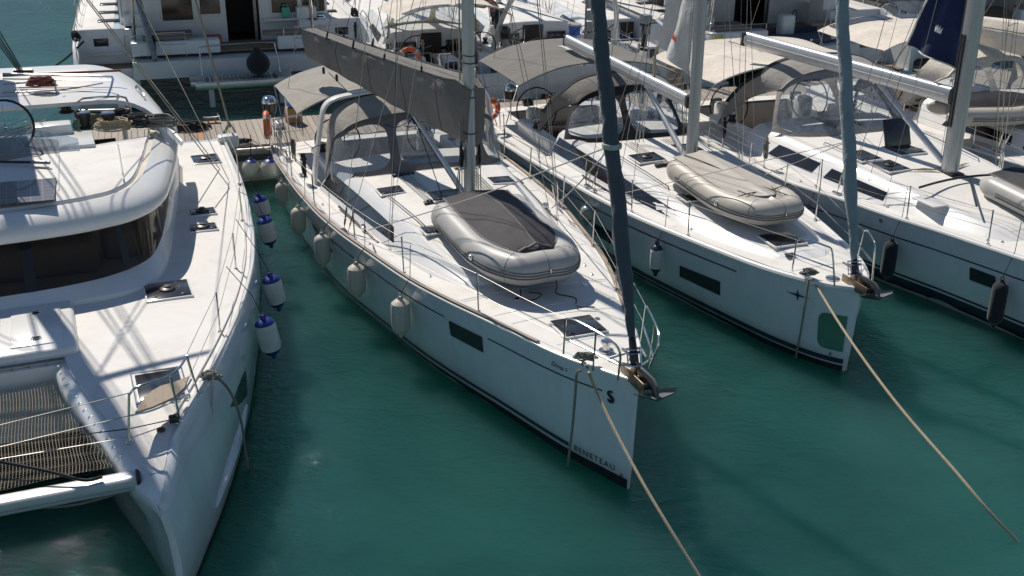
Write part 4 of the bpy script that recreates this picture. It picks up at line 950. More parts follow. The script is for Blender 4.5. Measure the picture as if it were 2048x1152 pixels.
for i, (px, py, L, r, lab) in enumerate(((559, 378, .56, .125, 'cream fender nearest the stern on the left side of the centre yacht'), (593, 418, .62, .14, 'cream fender hanging second from the stern of the centre yacht'),
        (641, 487, .66, .145, 'cream fender hanging third from the stern of the centre yacht'), (709, 540, .66, .15, 'cream ribbed fender hanging below the shroud ropes of the centre yacht'), (803, 575, .68, .15, 'cream fender closest to the bow on the left side of the centre yacht'))):
    hang(Y1, px, py, 1.20, lab, group=G1, r=r, L=L)
hang(Y1, 1232, 546, 1.30, 'cream fender on the right side of the centre yacht behind its furled genoa', side=1, group=G1, r=.13)
# ------------------------------------------------------------------ yacht two details
Y2.stripe(.0, 12.8, .13, .215); 
Y2.stripe(1.85, 12.7, lambda y: Y2.zs(y)-.24, lambda y: Y2.zs(y)-.215)
for cs in ([(1360, 527), (1440, 558), (1440, 584), (1360, 547)], [(1186, 444), (1221, 461), (1221, 484), (1186, 463)], [(10.3, .95), (9.4, .93), (9.4, .75), (10.3, .77)]): Y2.patch(cs)
MB().grid(lambda u, v: Y2.S(.02+.33*u*(1-.10*abs(2*v-1)**8), .34+.62*(v if u < .6 else .5+(v-.5)*(1-.12*((u-.6)/.4)**4)), -1, .012), 14, 14).grid(lambda u, v: Y2.S(.02+.33*u, .34+.62*v, 1, .012), 8, 6).build('stem_plate', 'plate', Y2.h)
sy, sz_ = Y2.hit(1596, 582)
st_ = MB(); 
for k in range(4):
    a = k*pi/2; l = .20 if k % 2 == 0 else .11; pts = [(cos(a)*l, sin(a)*l), (cos(a+.8)*.025, sin(a+.8)*.025), (0, 0), (cos(a-.8)*.025, sin(a-.8)*.025)]
    st_.add([Y2.S(sy-x, sz_+z, -1, .01) for x, z in pts], [(0, 1, 2, 3)])
st_.build('emblem', 'navy', Y2.h, smooth=False)
MB().cyl(Y2.S(*Y2.hit(1662, 698), -1, .005), .03, .012, 14, Matrix.Rotation(pi/2, 3, 'Y')).build('through_hull', 'galv', Y2.h)
Y2.coach([(1.25, .36, .26, .02), (1.5, .58, .44, .07), (2.8, 1.0, .76, .16), (4.2, 1.24, .96, .28), (5.5, 1.40, 1.10, .40), (7.2, 1.52, 1.2, .48), (8.85, 1.60, 1.28, .52)])
for sd in (-1, 1):
    Y2.cwin([(8.75, .25, 8.75, .88), (7, .25, 7, .86), (4.5, .25, 4.5, .84), (2.75, .35, 3.05, .75)], sd)
    MB().rbox((sd*1.42, 9.9, 1.36), (.26, 2.0, .32), .06, 3).build('coaming', 'gel', Y2.root); Y2.winch(sd*1.42, 10.0, 1.52, .085, .16)
    Y2.wheel((sd*.95, 11.2, 1.62), .50, .22); MB().rbox((sd*.95, 11.45, 1.1), (.3, .3, 1.0), .1, 3).build('helm_pedestal', 'gel', Y2.root)
    hp = [Vector((sd*x, y, Y2.ctop(x, y)+.06)) for x, y in ((1.0, 7.0), (.96, 6.2), (.9, 5.4), (.84, 4.7))]
    MB().tube([hp[0]-Vector((0, -.05, .06))]+hp+[hp[-1]-Vector((0, .05, .06))], .012, 7).build('grab_rail', 'steel', Y2.c)
    MB().rbox((sd*1.50, 6.0, Y2.dz(1.5, 6)+.02), (.035, 2.0, .03), .008, R=sd*-.07).build('jib_track', 'black', Y2.d)
    for k in range(5):
        x0, x1 = sd*(.30+.06*k), sd*(.32+.05*k)
        MB().tube([(x0, 7.3, Y2.ctop(.4, 7.3)+.02), (x1, 5.75, Y2.ctop(.4, 5.75)+.03), (sd*.12, 5.55, 1.95)], .006, 5).build('halyard', ['ropew', 'ropeg', 'rope', 'ropew', 'ropeg'][k], Y2.c)
    MB().rbox((sd*.42, 5.75, Y2.ctop(.4, 5.75)+.03), (.34, .09, .05), .012).build('deck_organiser', 'black', Y2.c)
Y2.lanes((.95, 3.6, 5.3, 7.1, 8.7), lambda y: 0 if y < 1.1 else Y2.C(y)[0]+.05)
Y2.hatch(-.52, 6.25, Y2.ctop(-.5, 6.25), .56, .54, dome=True, roll=-.03); Y2.hatch(.55, 6.6, Y2.ctop(.5, 6.6), .5, .5, roll=.03)
Y2.hatch(-.12, 1.95, Y2.ctop(0, 1.95), .58, .54); Y2.hatch(-.62, 4.15, Y2.ctop(-.6, 4.15), .45, .4)
MB().rbox((-.30, 1.42, Y2.ctop(-.2, 1.42)+.02), (.16, .10, .03), .01).build('solar_fan', 'hatch', Y2.c)
MB().lathe([(.11, 0), (.11, .012), (.08, .02), (0, .022)], (-.17, .42, Y2.dz(.1, .42)), 18).build('windlass', 'steel', Y2.d)
for sd in (-1, 1):
    Y2.cleat(sd*.52, .55, Y2.dz(.5, .55), -sd*.4, L=.32, par=Y2.d); Y2.cleat(sd*(Y2.hb(6)-.12), 6.0, Y2.dz(1.7, 6), 0, par=Y2.d)
    z = 1.46; a = [(sd*.60, .88, z), (sd*.62, .82, 2.0), (sd*.58, .70, 2.05), (sd*.42, .34, 2.05), (sd*.38, .22, 1.98), (sd*.34, .12, z)]
    MB().tube(a[:2], .0145, 8).tube(a[1:], .0145, 8, smooth=3).tube([(sd*.60, .86, 1.74), (sd*.36, .17, 1.74)], .0125, 7).build('pulpit', 'steel', Y2.root)
s2 = [F2.p(1380, 473, 1.3).y, F2.p(1224, 372, 1.25).y, 4.6, 8.3, 10.2, 11.7]; s2 = sorted(s2)
for sd in (-1, 1): Y2.stanchions(s2, sd, ends=((sd*.62, .82, 2.0), (sd*2.0, 12.7, 1.8)))
for sd in (-1, 1):
    z = Y2.dz(1.95, 12); MB().tube([(sd*1.95, 12.0, z), (sd*1.97, 12.0, z+.62), (sd*1.97, 12.75, z+.62), (sd*1.2, 12.85, z+.62), (sd*1.15, 12.85, z)], .0125, 7).tube([(sd*1.96, 12, z+.3), (sd*1.97, 12.75, z+.3), (sd*1.18, 12.85, z+.3)], .01, 6).build('pushpit', 'steel', Y2.root)
mo2 = Y2.mast(0, 5.42, Y2.ctop(0, 5.42)-.02, 17.0, rake=.010, w=.085, l=.15, chain=(1.72, 6.35, Y2.dz(1.7, 6.35)), spreaders=(6.0, 11.0))
tp = F2.p(1128, 78, 3.24); Y2.boom(3.02, 6, tip=(tp.x, tp.y, 3.22), w=.085, h=.13); Y2.vang(.30, r=.045)
Y2.furled(.08, 1.50, r=.10, top=Vector((.25, 5.4, 18.5)), m='furl2', z_clear=.35, seed=4)
for k in range(4): MB().tube([Y2.mb+Vector((.11, .12-.05*k, .05)), Y2.mb+Vector((.10, .1-.03*k, 1.2+k*.3))], .008, 5).build('mast_line', ['roped', 'ropeg', 'ropew', 'roper'][k], mo2)
for t, k in ((.34, 3), (.30, 3)):
    for q in range(k): MB().tube([Y2.ba.lerp(Y2.bb, t)-Y2.bu*.16, Vector((-.35+.09*q, 7.15, Y2.ctop(.3, 7.1)+.03))], .006, 5).build('mainsheet', 'ropew', Y2.root)
MB().tube([Y2.bb, Y2.mt+Vector((0, .3, 0))], .005, 5).build('topping_lift', 'wire', Y2.root)
for sd in (-1, 1): MB().tube([(sd*1.9, 12.7, 1.2), (sd*.6, 9, 11), Y2.mt], .006, 5).build('backstay', 'wire', Y2.root)
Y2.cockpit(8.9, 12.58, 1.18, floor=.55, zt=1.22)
zc2 = lambda x, y: (Y2.ctop(x, y) if abs(x) < 1.2 and y < 8.8 else lerp(Y2.ctop(1.1, 8.8), 1.42, min(1, max(0, y-8.0)/1.4)))+.01
Y2.dodger(1.52, 7.45, 9.7, 8.35, 1.25, 2.72, zc2, [(-70, -8), (-8, 38), (38, 80)], m='grey', frame='blackc', front=.45, back=(8.85, 1.35, 2.92), hp=.32, top_border=.09, border=.08)
MB().grid(lambda u, v: Y2.A(radians(lerp(-88, 88, u)))+Vector((0, .16*v-.02, .012)), 40, 2, thick=.02).build('aft_band', 'blackc', Y2.root)
Y2.bimini(-1.95, 1.95, 9.75, 12.55, 3.02, 'grey', drop=.42, n=2.4, sag=.04, ribs=3, front_lip=.05)
MB().grid(lambda u, v: Y2.bf(.42+.18*u, .42+.25*v)+Vector((0, 0, .012)), 6, 4).build('bimini_window', 'fendw', Y2.root)
def clew_sail(Y, zf, pts, m, edge, crown, cm, cc, cs, name='mainsail_clew'):
    # pts: foot at mast, clew, head (local y,z) in the boom plane; x from boom direction
    bd = (Y.bb-Y.ba); bd.z = 0; bd.normalize(); base = Y.mb+Vector((0, .2, 0))
    def W(y, z, off=0): return Vector((base.x, base.y, 0))+bd*y+Vector((-bd.y, bd.x, 0))*off*-1+Vector((0, 0, z))
    F_, K_, H_ = pts
    def f(u, v):  # u 0 luff -> 1 leech ; v 0 foot -> 1 head
        a = Vector((lerp(0, 0, v), lerp(F_[1], H_[1], v))); b = Vector((lerp(K_[0], H_[0], v)+.05*sin(pi*v), lerp(K_[1], H_[1], v)))
        p = a.lerp(b, u); o_ = .07*sin(u*9+v*3)*(1-v)*(.3+u)+.05*noise.noise(Vector((u*4, v*5, 2)))+.05
        return W(p.x, p.y, o_)
    o = MB().grid(f, 22, 30, thick=.006).build(name, m, Y.root, ang=60)
    if edge:
        MB().tube([f(1, k/24) for k in range(25)], .028, 6, ell=.5).tube([f(k/12, 0) for k in range(13)], .028, 6, ell=.6).build('sail_edge', edge, o)
    # crown mark of the sailmaker
    cr = [(-1, -.7), (1, -.7), (1.15, .6), (.55, -.05), (.45, .85), (0, .1), (-.45, .85), (-.55, -.05), (-1.15, .6)]
    base_c = [(x*cs, z*cs) for x, z in cr]; vs = []
    for x, z in base_c: 
        p = f(cc[0]-x*.9/max(.3, K_[0]), cc[1]+z/max(.5, (H_[1]-F_[1]))); vs.append(p)
    n0 = (vs[1]-vs[0]).cross(vs[2]-vs[0]).normalized(); camd = Vector((0, -1, .2))
    n1 = n0 if n0.dot(camd) > 0 else -n0
    nx = Vector((-bd.y, bd.x, 0)); nx = nx if nx.x < 0 else -nx
    MB().add([v+nx*.05 for v in vs], [(0, 1, 3, 5, 7), (1, 2, 3), (3, 4, 5), (5, 6, 7), (7, 8, 0)]).build('crown_mark', cm, o, smooth=False)
    return f, o
f2, _ = clew_sail(Y2, 0, ((0, 3.42), (1.45, 3.80), (.05, 6.7)), 'sail', None, True, 'red', (.55, .16), .12)
MB().tube([f2(1, 0), f2(1, 0)+Vector((0, .1, -.2)), Y2.ba.lerp(Y2.bb, .25)+Vector((0, 0, .12))], .03, 6, smooth=3).build('outhaul_lashing', 'rope', Y2.root)
G2 = 'fenders hung along the second yacht'
hang(Y2, 1313, 500, 1.08, 'white fender with navy ends amidships on the second yacht', r=.115, L=.60, capm='navy', body='fendw')
hang(Y2, 1172, 442, 1.12, 'small grey fender between the centre yacht and the second yacht', r=.13, L=.42, capm='ob', body='fender')
# ------------------------------------------------------------------ yacht three details
Y3.stripe(.3, 13.5, .10, .25); Y3.stripe(.3, 13.5, .29, .33); Y3.stripe(.5, 13.5, lambda y: Y3.zs(y)-.36, lambda y: Y3.zs(y)-.335)
for cs in ([(1940, 522), (1990, 540), (1990, 564), (1940, 546)], [(8.9, .95), (8.1, .95), (8.1, .75), (8.9, .75)]): Y3.patch(cs)
MB().cyl(Y3.S(*Y3.hit(1760, 431), -1, .005), .04, .012, 14, Matrix.Rotation(pi/2, 3, 'Y')).build('through_hull', 'galv', Y3.h)
Y3.coach([(3.2, .85, .72, .02), (3.6, 1.10, .90, .16), (5, 1.48, 1.18, .30), (6, 1.66, 1.34, .38), (8, 1.90, 1.54, .46), (10.15, 2.0, 1.6, .50)])
for sd in (-1, 1):
    Y3.cwin([(9.2, .28, 9.05, .80), (7.7, .28, 7.65, .80)], sd); Y3.cwin([(7.35, .28, 7.3, .78), (5.75, .30, 5.8, .76)], sd)
    MB().rbox((sd*1.6, 11, 1.48), (.3, 2.0, .3), .06, 3).build('coaming', 'gel', Y3.root); Y3.winch(sd*1.6, 11.2, 1.64, .09, .17)
    Y3.wheel((sd*1.1, 12.2, 1.7), .5, .22); MB().rbox((sd*1.1, 12.45, 1.2), (.36, .4, 1.1), .1, 3).build('helm_pedestal', 'gel', Y3.root)
    hp = [Vector((sd*x, y, Y3.ctop(x, y)+.06)) for x, y in ((1.2, 8.2), (1.15, 7.3), (1.1, 6.4))]
    MB().tube([hp[0]-Vector((0, -.05, .06))]+hp+[hp[-1]-Vector((0, .05, .06))], .012, 7).build('grab_rail', 'steel', Y3.c)
    for k in range(6): MB().tube([(sd*(.35+.07*k), 6.2, Y3.ctop(.5, 6.2)+.03), (sd*.16, 5.95, Y3.ctop(.1, 5.9)+.05)], .008, 5).build('halyard', ['ropew', 'ropeg', 'rope'][k % 3], Y3.c)
    MB().rbox((sd*1.22, 4.9, Y3.ctop(1.0, 4.9)+.0), (.34, .62, .03), .03, 2).build('liferaft_lid', 'gel', Y3.c)
Y3.lanes((2.3, 4.4, 6.2, 8.0, 9.8), lambda y: 0 if y < 3.1 else Y3.C(y)[0]+.05)
Y3.hatch(-.98, 7.25, Y3.ctop(-.95, 7.25), .46, .62, roll=-.03); Y3.hatch(-.86, 6.55, Y3.ctop(-.85, 6.55), .46, .62, dome=True, roll=-.03); Y3.hatch(0.0, 7.25, Y3.ctop(0, 7.25), .6, .6)
MB().rbox((.05, 7.6, Y3.ctop(0, 7.6)+.28), (.62, .03, .56), .01, R=Matrix.Rotation(-.35, 3, 'X')).build('raised_hatch_lid', 'hatch', Y3.c)
s3 = [3.3, 4.9, 6.9, 8.6, 10.3, 12.0]
for sd in (-1, 1): Y3.stanchions(s3, sd)
for sd in (-1, 1):
    z = Y3.dz(2.1, 13); MB().tube([(sd*2.1, 12.9, z), (sd*2.12, 12.9, z+.62), (sd*2.12, 13.6, z+.62), (sd*1.4, 13.7, z+.62), (sd*1.35, 13.7, z)], .0125, 7).build('pushpit', 'steel', Y3.root)
MB().tube([(-.95, 4.05, Y3.ctop(-.6, 4.9)+.12), (0, 5.35, Y3.ctop(0, 5.3)+.10)], .02, 6).build('self_tacking_track', 'black', Y3.c)
tk = [Vector((lerp(-1.28, 1.28, k/10), 5.15+.25*cos(pi*(k/10-.5)), Y3.ctop(0, 5.3)+.10)) for k in range(11)]
MB().tube(tk, .022, 6).build('jib_track', 'black', Y3.c)
mo3 = Y3.mast(0, 5.9, Y3.ctop(0, 5.9)-.02, 19, rake=.004, w=.115, l=.19, chain=(1.95, 6.6, Y3.dz(1.95, 6.6)), spreaders=(6.5, 12.0))
tp = F3.p(1487, 68, 3.5); Y3.boom(3.24, 6, tip=(tp.x, tp.y, 3.46), w=.10, h=.16); Y3.vang(.33, r=.05)
for q in range(2): MB().tube([Y3.mb+Vector((-.125, .02+.07*q, .9)), Y3.mb+Vector((-.125, .02+.07*q, 2.6))], .014, 6).build('mast_line', 'roped', mo3)
f3, _ = clew_sail(Y3, 0, ((0, 3.72), (1.25, 3.98), (.05, 6.6)), 'navyc', 'sail', True, 'whitep', (.50, .2), .10)
MB().tube([f3(1, 0), Y3.ba.lerp(Y3.bb, .28)+Vector((0, 0, .1))], .012, 6).build('outhaul', 'ropeg', Y3.root)
MB().tube([Y3.bb, Y3.mt], .005, 5).build('topping_lift', 'wire', Y3.root)
for sd in (-1, 1): MB().tube([(sd*2.0, 13.6, 1.3), (sd*.6, 9.5, 12), Y3.mt], .006, 5).build('backstay', 'wire', Y3.root)
for k, x in enumerate((-.12, -.04, .06)): MB().tube([Y3.ba.lerp(Y3.bb, .50)-Y3.bu*.18+Vector((x, 0, 0)), Vector((x-.05, 9.0, Y3.ctop(0, 9)+.05))], .008, 5).build('mainsheet', 'rope', Y3.root)
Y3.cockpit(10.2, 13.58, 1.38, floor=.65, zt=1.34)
zc3 = lambda x, y: (Y3.ctop(x, y) if abs(x) < 1.5 and y < 10.1 else lerp(Y3.ctop(1.4, 10), 1.5, min(1, max(0, y-9.4)/1.5)))+.01
Y3.dodger(1.80, 8.55, 11.4, 9.7, 1.5, 3.02, zc3, [(-66, -8), (-8, 40), (40, 78)], m='dod3', frame='dod3', front=.42, back=(10.4, 1.65, 3.2), hp=.34, top_border=.08, border=.07)
MB().grid(lambda u, v: Y3.A(radians(lerp(-88, 88, u)))+Vector((0, .14*v-.02, .012)), 40, 2, thick=.02).build('aft_band', 'blackc', Y3.root)
for px, py, L, lab in ((1783, 455, .80, 'black fender nearest the middle of the third yacht'), (2004, 506, .86, 'black fender at the right edge of the photo on the third yacht'), (1614, 386, .5, 'black fender between the second and third yachts')):
    hang(Y3, px, py, 1.05, lab, r=.13, L=L, body='fendk', group='black fenders on the third yacht')
# inflatables on the foredecks
dinghy('inflatable_dinghy', 'grey inflatable dinghy with a black cover on the foredeck of the centre yacht', F1.w(-.02, 2.82, 1.65), F1.az+.03, 3.0, 1.68, .235, 'pvc', cover='coverk', tilt=.055)
dinghy('inflatable_dinghy', 'beige inflatable dinghy lashed upside down on the foredeck of the second yacht', F2.w(-.02, 2.15, 1.58), F2.az+.02, 2.95, 1.50, .21, 'pvcb', flipped=True, tilt=.06)
dinghy('inflatable_dinghy', 'pale grey inflatable dinghy on the foredeck of the third yacht at the right edge', F3.w(.42, 1.9, 1.60), F3.az, 3.0, 1.5, .20, 'pvc', cover='coverk', tilt=.05)
# ================================================================== SAILING CATAMARAN (left edge)
FC = Fr(-4.0, 10.4, 22.0)
CT = FC.root('sailing_catamaran', 'large white sailing catamaran filling the left edge with a trampoline net at its bow', 'catamaran')
CX = -1.5   # centreline of the catamaran in its own frame
GO = ([-.36, -.1, .3, .66, .93, 1.8, 2.9, 4.07, 5.6, 7.5, 9.5, 12.6], [.20, .30, .42, .50, .64, 1.05, 1.5, 1.9, 2.28, 2.55, 2.72, 2.86])
WO = ([-.36, .15, 1.2, 2.76, 4.8, 7, 12.6], [.26, .50, .93, 1.45, 1.98, 2.42, 2.70]); WI = ([-.36, .28, 1.19, 2.25, 4, 7, 12.6], [.24, .12, -.08, -.33, -.45, -.2, .3]); TI = ([-.36, .0, .23, .9, 1.79, 2.78, 12.6], [.16, .0, -.14, -.33, -.59, -.78, -.9])
ZG = ([-.36, -.1, .5, 1.5, 4, 12.6], [1.22, 1.36, 1.52, 1.62, 1.68, 1.72])
iz = lambda T_, y: interp(T_[0], T_[1], y)
def cs_o(y, z, off=0):   # outer topside surface
    zg = iz(ZG, y); t = max(0, z)/zg; x = lerp(iz(WO, y), iz(GO, y), t**1.3)+.07*sin(pi*min(1, t)) + off
    yy = y-.10*(1-t)*max(0, 1-(y+.36)/1.0) if y < .7 else y
    return Vector((x, yy+.12*(t-.3)*max(0, .3-y), z if z >= 0 else z))
def cat_hull(sgn=1, cx=0):
    st = [-.36, -.33, -.26, -.15, 0, .15, .35, .6, .93, 1.3, 1.8, 2.3, 2.9, 3.5, 4.07, 5, 6, 7.5, 9, 10.5, 11.6, 12.4]; rings = []
    for y in st:
        zg = iz(ZG, y); xo, xi, xt = iz(GO, y), iz(WI, y), iz(TI, y)
        f = max(0, min(1, (y+.36)/.35))
        oz = [zg, zg-.07, 1.15, .9, .6, .3, 0, -.3]
        o = [cs_o(y, min(z, zg-.02*k)) for k, z in enumerate(oz)]; o[0].x -= .05; o[0].z += .012
        xk = (iz(WO, y)+xi)/2; keel = [Vector((xk, o[-1].y, -.5))]
        ztop = zg-.10*f
        inn = [Vector((xi+.03, o[-2].y, -.25)), Vector((xi, o[-2].y, 0)), Vector((lerp(xi, xt, .15), o[4].y, .45)), Vector((lerp(xi, xt, .42), o[3].y, .85)), Vector((lerp(xi, xt, .85), y, 1.12 if zg > 1.3 else zg-.15)), Vector((xt, y, ztop-.08)), Vector((xt+.02, y, ztop)), Vector((xt+.14*f, y, zg-.02))]
        top = [Vector((lerp(xt+.14*f, o[0].x, k/4), y, zg+.02*sin(pi*k/4)-.0)) for k in (1, 2, 3)]
        rings.append([Vector((p.x, p.y, p.z)) for p in o+keel+inn+top])
    mb = MB().rings(rings, cap=True); 
    if cx: mb.v = [(2*cx-x, y, z) for x, y, z in mb.v]
    return mb
ch = cat_hull().build('hull', 'hull', CT, ang=45); ch2 = cat_hull(cx=CX).build('hull', 'hull', CT, ang=45)
MB().grid(lambda u, v: cs_o(lerp(-.3, 12.3, u), lerp(-.3, .07, v), .006), 40, 3).build('boot_top', 'antifoul', ch)
# hull window in its moulded recess
wy = [FC.p(500, 676, .95).y, FC.p(492, 794, .55).y]
MB().grid(lambda u, v: cs_o(lerp(3.05, 2.05+.35*(1-v), u), lerp(.62+.22*u, 1.02, v), .008), 8, 4).grid(lambda u, v: cs_o(lerp(7.4, 5.2, u), lerp(.65, 1.05, v), .008), 8, 3).build('hull_window', 'tint', ch)
for q in (0, .42): MB().tube([cs_o(lerp(3.0, 1.35, k/8)-q, lerp(.62, .42, k/8)-.12, .0) for k in range(9)], [.02, .05, .05, .02], 8).build('spray_rail', 'hull', ch)
# deck
def zdk(x, y): return iz(ZG, y)+.018+.03*min(1, max(0, (iz(GO, y)-x)))
def drow(y, xa, n=8): return [Vector((lerp(xa, iz(GO, y)-.09, k/n), y, zdk(lerp(xa, iz(GO, y)-.09, k/n), y))) for k in range(n+1)]
dk = MB().rings([drow(y, iz(TI, y)+.16) for y in (.08, .3, .55, .8, 1.2, 1.6, 2.0, 2.4, 2.84)], cap=False, open_=True)
dk.rings([drow(y, CX, 14) for y in (2.84, 3.2, 3.8, 4.4, 5, 6, 7, 8, 9, 10, 11, 12.2)], cap=False, open_=True)
dk = dk.build('deck', 'deck', CT, ang=50)
m2 = MB().rings([[Vector((2*CX-p.x, p.y, p.z)) for p in drow(y, iz(TI, y)+.16)] for y in (.08, .6, 1.2, 2.0, 2.84)], cap=False, open_=True).rings([[Vector((2*CX-p.x, p.y, p.z)) for p in drow(y, CX, 14)] for y in (2.84, 4.4, 6, 9, 12.2)], cap=False, open_=True).build('deck', 'deck', CT, ang=50)
MB().box((CX, 7.6, 1.12), (2*(2.4-CX)-2.4, 9.4, 1.04)).build('bridgedeck', 'gel', CT)
MB().rbox((CX, 2.86, 1.42), (1.7, .10, .42), .04).build('foredeck_front', 'gel', CT)
# gunwale rails
for off, r in ((-.05, .03), (-.17, .014)):
    MB().tube([Vector((iz(GO, y)+off, y, iz(ZG, y)+.04)) for y in [lerp(1.0, 12.3, k/40) for k in range(41)]], r, 7).build('toe_rail', 'gel', CT)
# mould joints on deck
for pts in ([(1.15, 4.5), (1.8, 4.6)], [(1.5, 6.6), (2.15, 6.6)], [(1.6, 7.45), (2.3, 7.4)]):
    MB().tube([Vector((x, y, zdk(x, y)-.002)) for x, y in catmull([(a, b, 0) for a, b in pts], 5) and [(p.x, p.y) for p in catmull([(a, b, 0) for a, b in pts], 5)]], .012, 4, ell=.3).build('moulding_joint', 'gel', dk)
# raised locker lid on the foredeck
lk = MB().rbox((CX+.28, 3.74, 1.74), (1.55, 1.72, .15), .07, 4).build('foredeck_locker', 'gel', CT)
MB().rbox((-.93, 3.72, 1.82), (.62, 1.28, .02), .008).rbox((-1.68, 3.72, 1.82), (.62, 1.28, .02), .008).build('locker_lid', 'gel', lk)
for x, y in ((-.93, 4.1), (-.93, 3.25), (-1.68, 4.1)): MB().tube([(x-.06, y, 1.83), (x-.05, y, 1.86), (x+.05, y, 1.86), (x+.06, y, 1.83)], .008, 6).lathe([(.05, 0), (.045, .01), (0, .012)], (x, y, 1.828), 14).build('lid_handle', 'steel', lk)
# coachroof: base ring, window band and brim follow one plan contour (front centre -> aft corner)
def contour(px, z): return [FC.p(x, y, z) for x, y in px]
base = [Vector((CX, 4.40, 0)), Vector((-.5, 4.42, 0)), Vector((.2, 4.52, 0)), Vector((.62, 4.80, 0)), Vector((.90, 5.4, 0)), Vector((1.16, 6.77, 0)), Vector((1.48, 8.82, 0)), Vector((1.62, 9.9, 0)), Vector((1.75, 11.2, 0))]
wlo = [Vector((CX, 4.60, 0)), Vector((-.6, 4.68, 0)), Vector((.1, 4.88, 0)), Vector((.62, 5.30, 0)), Vector((.86, 5.9, 0)), Vector((1.08, 7.0, 0)), Vector((1.36, 8.82, 0)), Vector((1.50, 9.9, 0)), Vector((1.65, 11.2, 0))]
whi = [Vector((CX, 5.02, 0)), Vector((-.6, 5.08, 0)), Vector((.05, 5.26, 0)), Vector((.56, 5.66, 0)), Vector((.82, 6.2, 0)), Vector((1.04, 7.2, 0)), Vector((1.32, 8.9, 0)), Vector((1.46, 9.95, 0)), Vector((1.6, 11.2, 0))]
brm = [Vector((CX, 4.84, 0)), Vector((-.47, 4.92, 0)), Vector((.12, 5.06, 0)), Vector((.58, 5.30, 0)), Vector((.98, 5.85, 0)), Vector((1.22, 6.75, 0)), Vector((1.50, 8.4, 0)), Vector((1.66, 9.6, 0)), Vector((1.70, 10.2, 0))]
R_ = lambda L_, n=6: catmull(L_, n)
def strip(A, za, B, zb, mirror=True, n=6):
    a, b = R_(A, n), R_(B, n); mb = MB()
    for s_ in ((1, -1) if mirror else (1,)):
        f = (lambda v: v) if s_ == 1 else (lambda v: Vector((2*CX-v.x, v.y, v.z)))
        mb.rings([[f(Vector((p.x, p.y, za))), f(Vector((q.x, q.y, zb)))] for p, q in zip(a, b)], cap=False, open_=True)
    return mb
cr = strip(base, 1.66, base, 1.80); cr.v += []; 
b2 = strip(base, 1.80, wlo, 1.93); cr.add(b2.v, b2.f); cr = cr.build('coachroof', 'gel', CT, ang=50)
wn_ = strip(wlo, 1.93, whi, 2.62).build('saloon_window', 'saloon', cr, ang=70)
for A_, za, B_, zb, k in ((wlo, 1.935, whi, 2.6, 17),):   # window divider and dark sill band
    a, b = R_(A_, 6), R_(B_, 6)
    for i in (3, 14, 26):
        p, q, p2, q2 = a[i], b[i], a[i+1], b[i+1]; e = Vector((.006, -.008, .0))
        MB().add([Vector((p.x, p.y, za))+e, Vector((p2.x, p2.y, za))+e, Vector((q2.x, q2.y, zb))+e, Vector((q.x, q.y, zb))+e], [(0, 1, 2, 3)]).build('window_divider', 'black', cr)
# roof shell
bc = R_(brm, 6)
sec = [(.16, 2.60), (.02, 2.58), (0, 2.60), (0, 2.67), (.025, 2.735), (.10, 2.815), (.22, 2.88), (.35, 2.925), (.37, 2.905), (.43, 2.905), (.46, 2.955)]
def inset(i, d):
    p = bc[i]; t = (bc[min(i+1, len(bc)-1)]-bc[max(i-1, 0)]).normalized(); n = Vector((-t.y, t.x, 0))
    if i == 0: n = Vector((0, 1, 0))
    return p+n*d
ra = [[Vector((inset(i, d).x if i else CX, inset(i, d).y, z)) for d, z in sec] for i in range(len(bc))]
rf = MB()
for s_ in (1, -1): rf.rings([[Vector((p.x if s_ == 1 else 2*CX-p.x, p.y, p.z)) for p in r] for r in ra], cap=False, open_=True)
roof = rf.build('roof_brim', 'gel', CT, ang=50)
MB().rings([[Vector((inset(i, d).x if i else CX, inset(i, d).y, 2.909)) for d in (.365, .435)] for i in range(4, len(bc))], cap=False, open_=True).build('rain_gutter', 'cream', roof)
def panel(u, v):
    i = u*(len(bc)-1); k = min(int(i), len(bc)-2); p = inset(k, .46).lerp(inset(k+1, .46), i-k); 
    ymax = lerp(7.4, 8.55, min(1, max(0, (p.x+1.2)/2.6))); p.y = min(p.y, ymax); c = Vector((CX, min(max(p.y, 5.9), 7.35), 0)); q = p.lerp(c, v)
    return Vector((q.x, q.y, 2.955+.07*v**.6+.02*(q.y-5)/4))
MB().grid(panel, 40, 10).build('roof_panel', 'deck', roof, ang=50)
MB().grid(lambda u, v: (lambda p: Vector((2*CX-p.x, p.y, p.z)))(panel(u, v)), 30, 8).build('roof_panel', 'deck', roof, ang=50)
MB().grid(lambda u, v: Vector((lerp(CX, lerp(.45, 1.15, v**.5), u), lerp(5.4, 9.0, v), 2.57)), 4, 4).grid(lambda u, v: Vector((lerp(CX*2-lerp(.45, 1.15, v**.5), CX, u), lerp(5.4, 9.0, v), 2.57)), 4, 4).build('headlining', 'gel', roof)
for x, y0, y1 in ((.45, 5.95, 8.0), (-.45, 5.75, 7.6)): MB().tube([Vector((x+(y-5)*.03, y, 3.0+.012*(y-5))) for y in (y0, (y0+y1)/2, y1)], .012, 4, ell=.4).build('moulding_joint', 'gel', roof)
MB().grid(lambda u, v: Vector((lerp(-1.85, -.50, u)+.06*v, lerp(5.22, 6.25, v)+.10*(1-u), 3.035+.012*v)), 2, 2, thick=.02).build('solar_panel', 'solar', roof)
# saloon interior seen through the glass
MB().box((CX, 7.6, 1.68), (4.4, 5.0, .03)).build('saloon_floor', 'interior', cr)
MB().rbox((-1.1, 5.9, 1.98), (2.2, .7, .5), .12, 3).rbox((.35, 6.9, 1.95), (.6, 1.8, .45), .1, 3).rbox((-1.0, 7.0, 2.1), (.9, .9, .06), .03).build('saloon_furniture', 'interior', cr)
MB().box((CX, 10.0, 2.1), (4.2, .05, .95)).build('saloon_bulkhead', 'dark', cr)
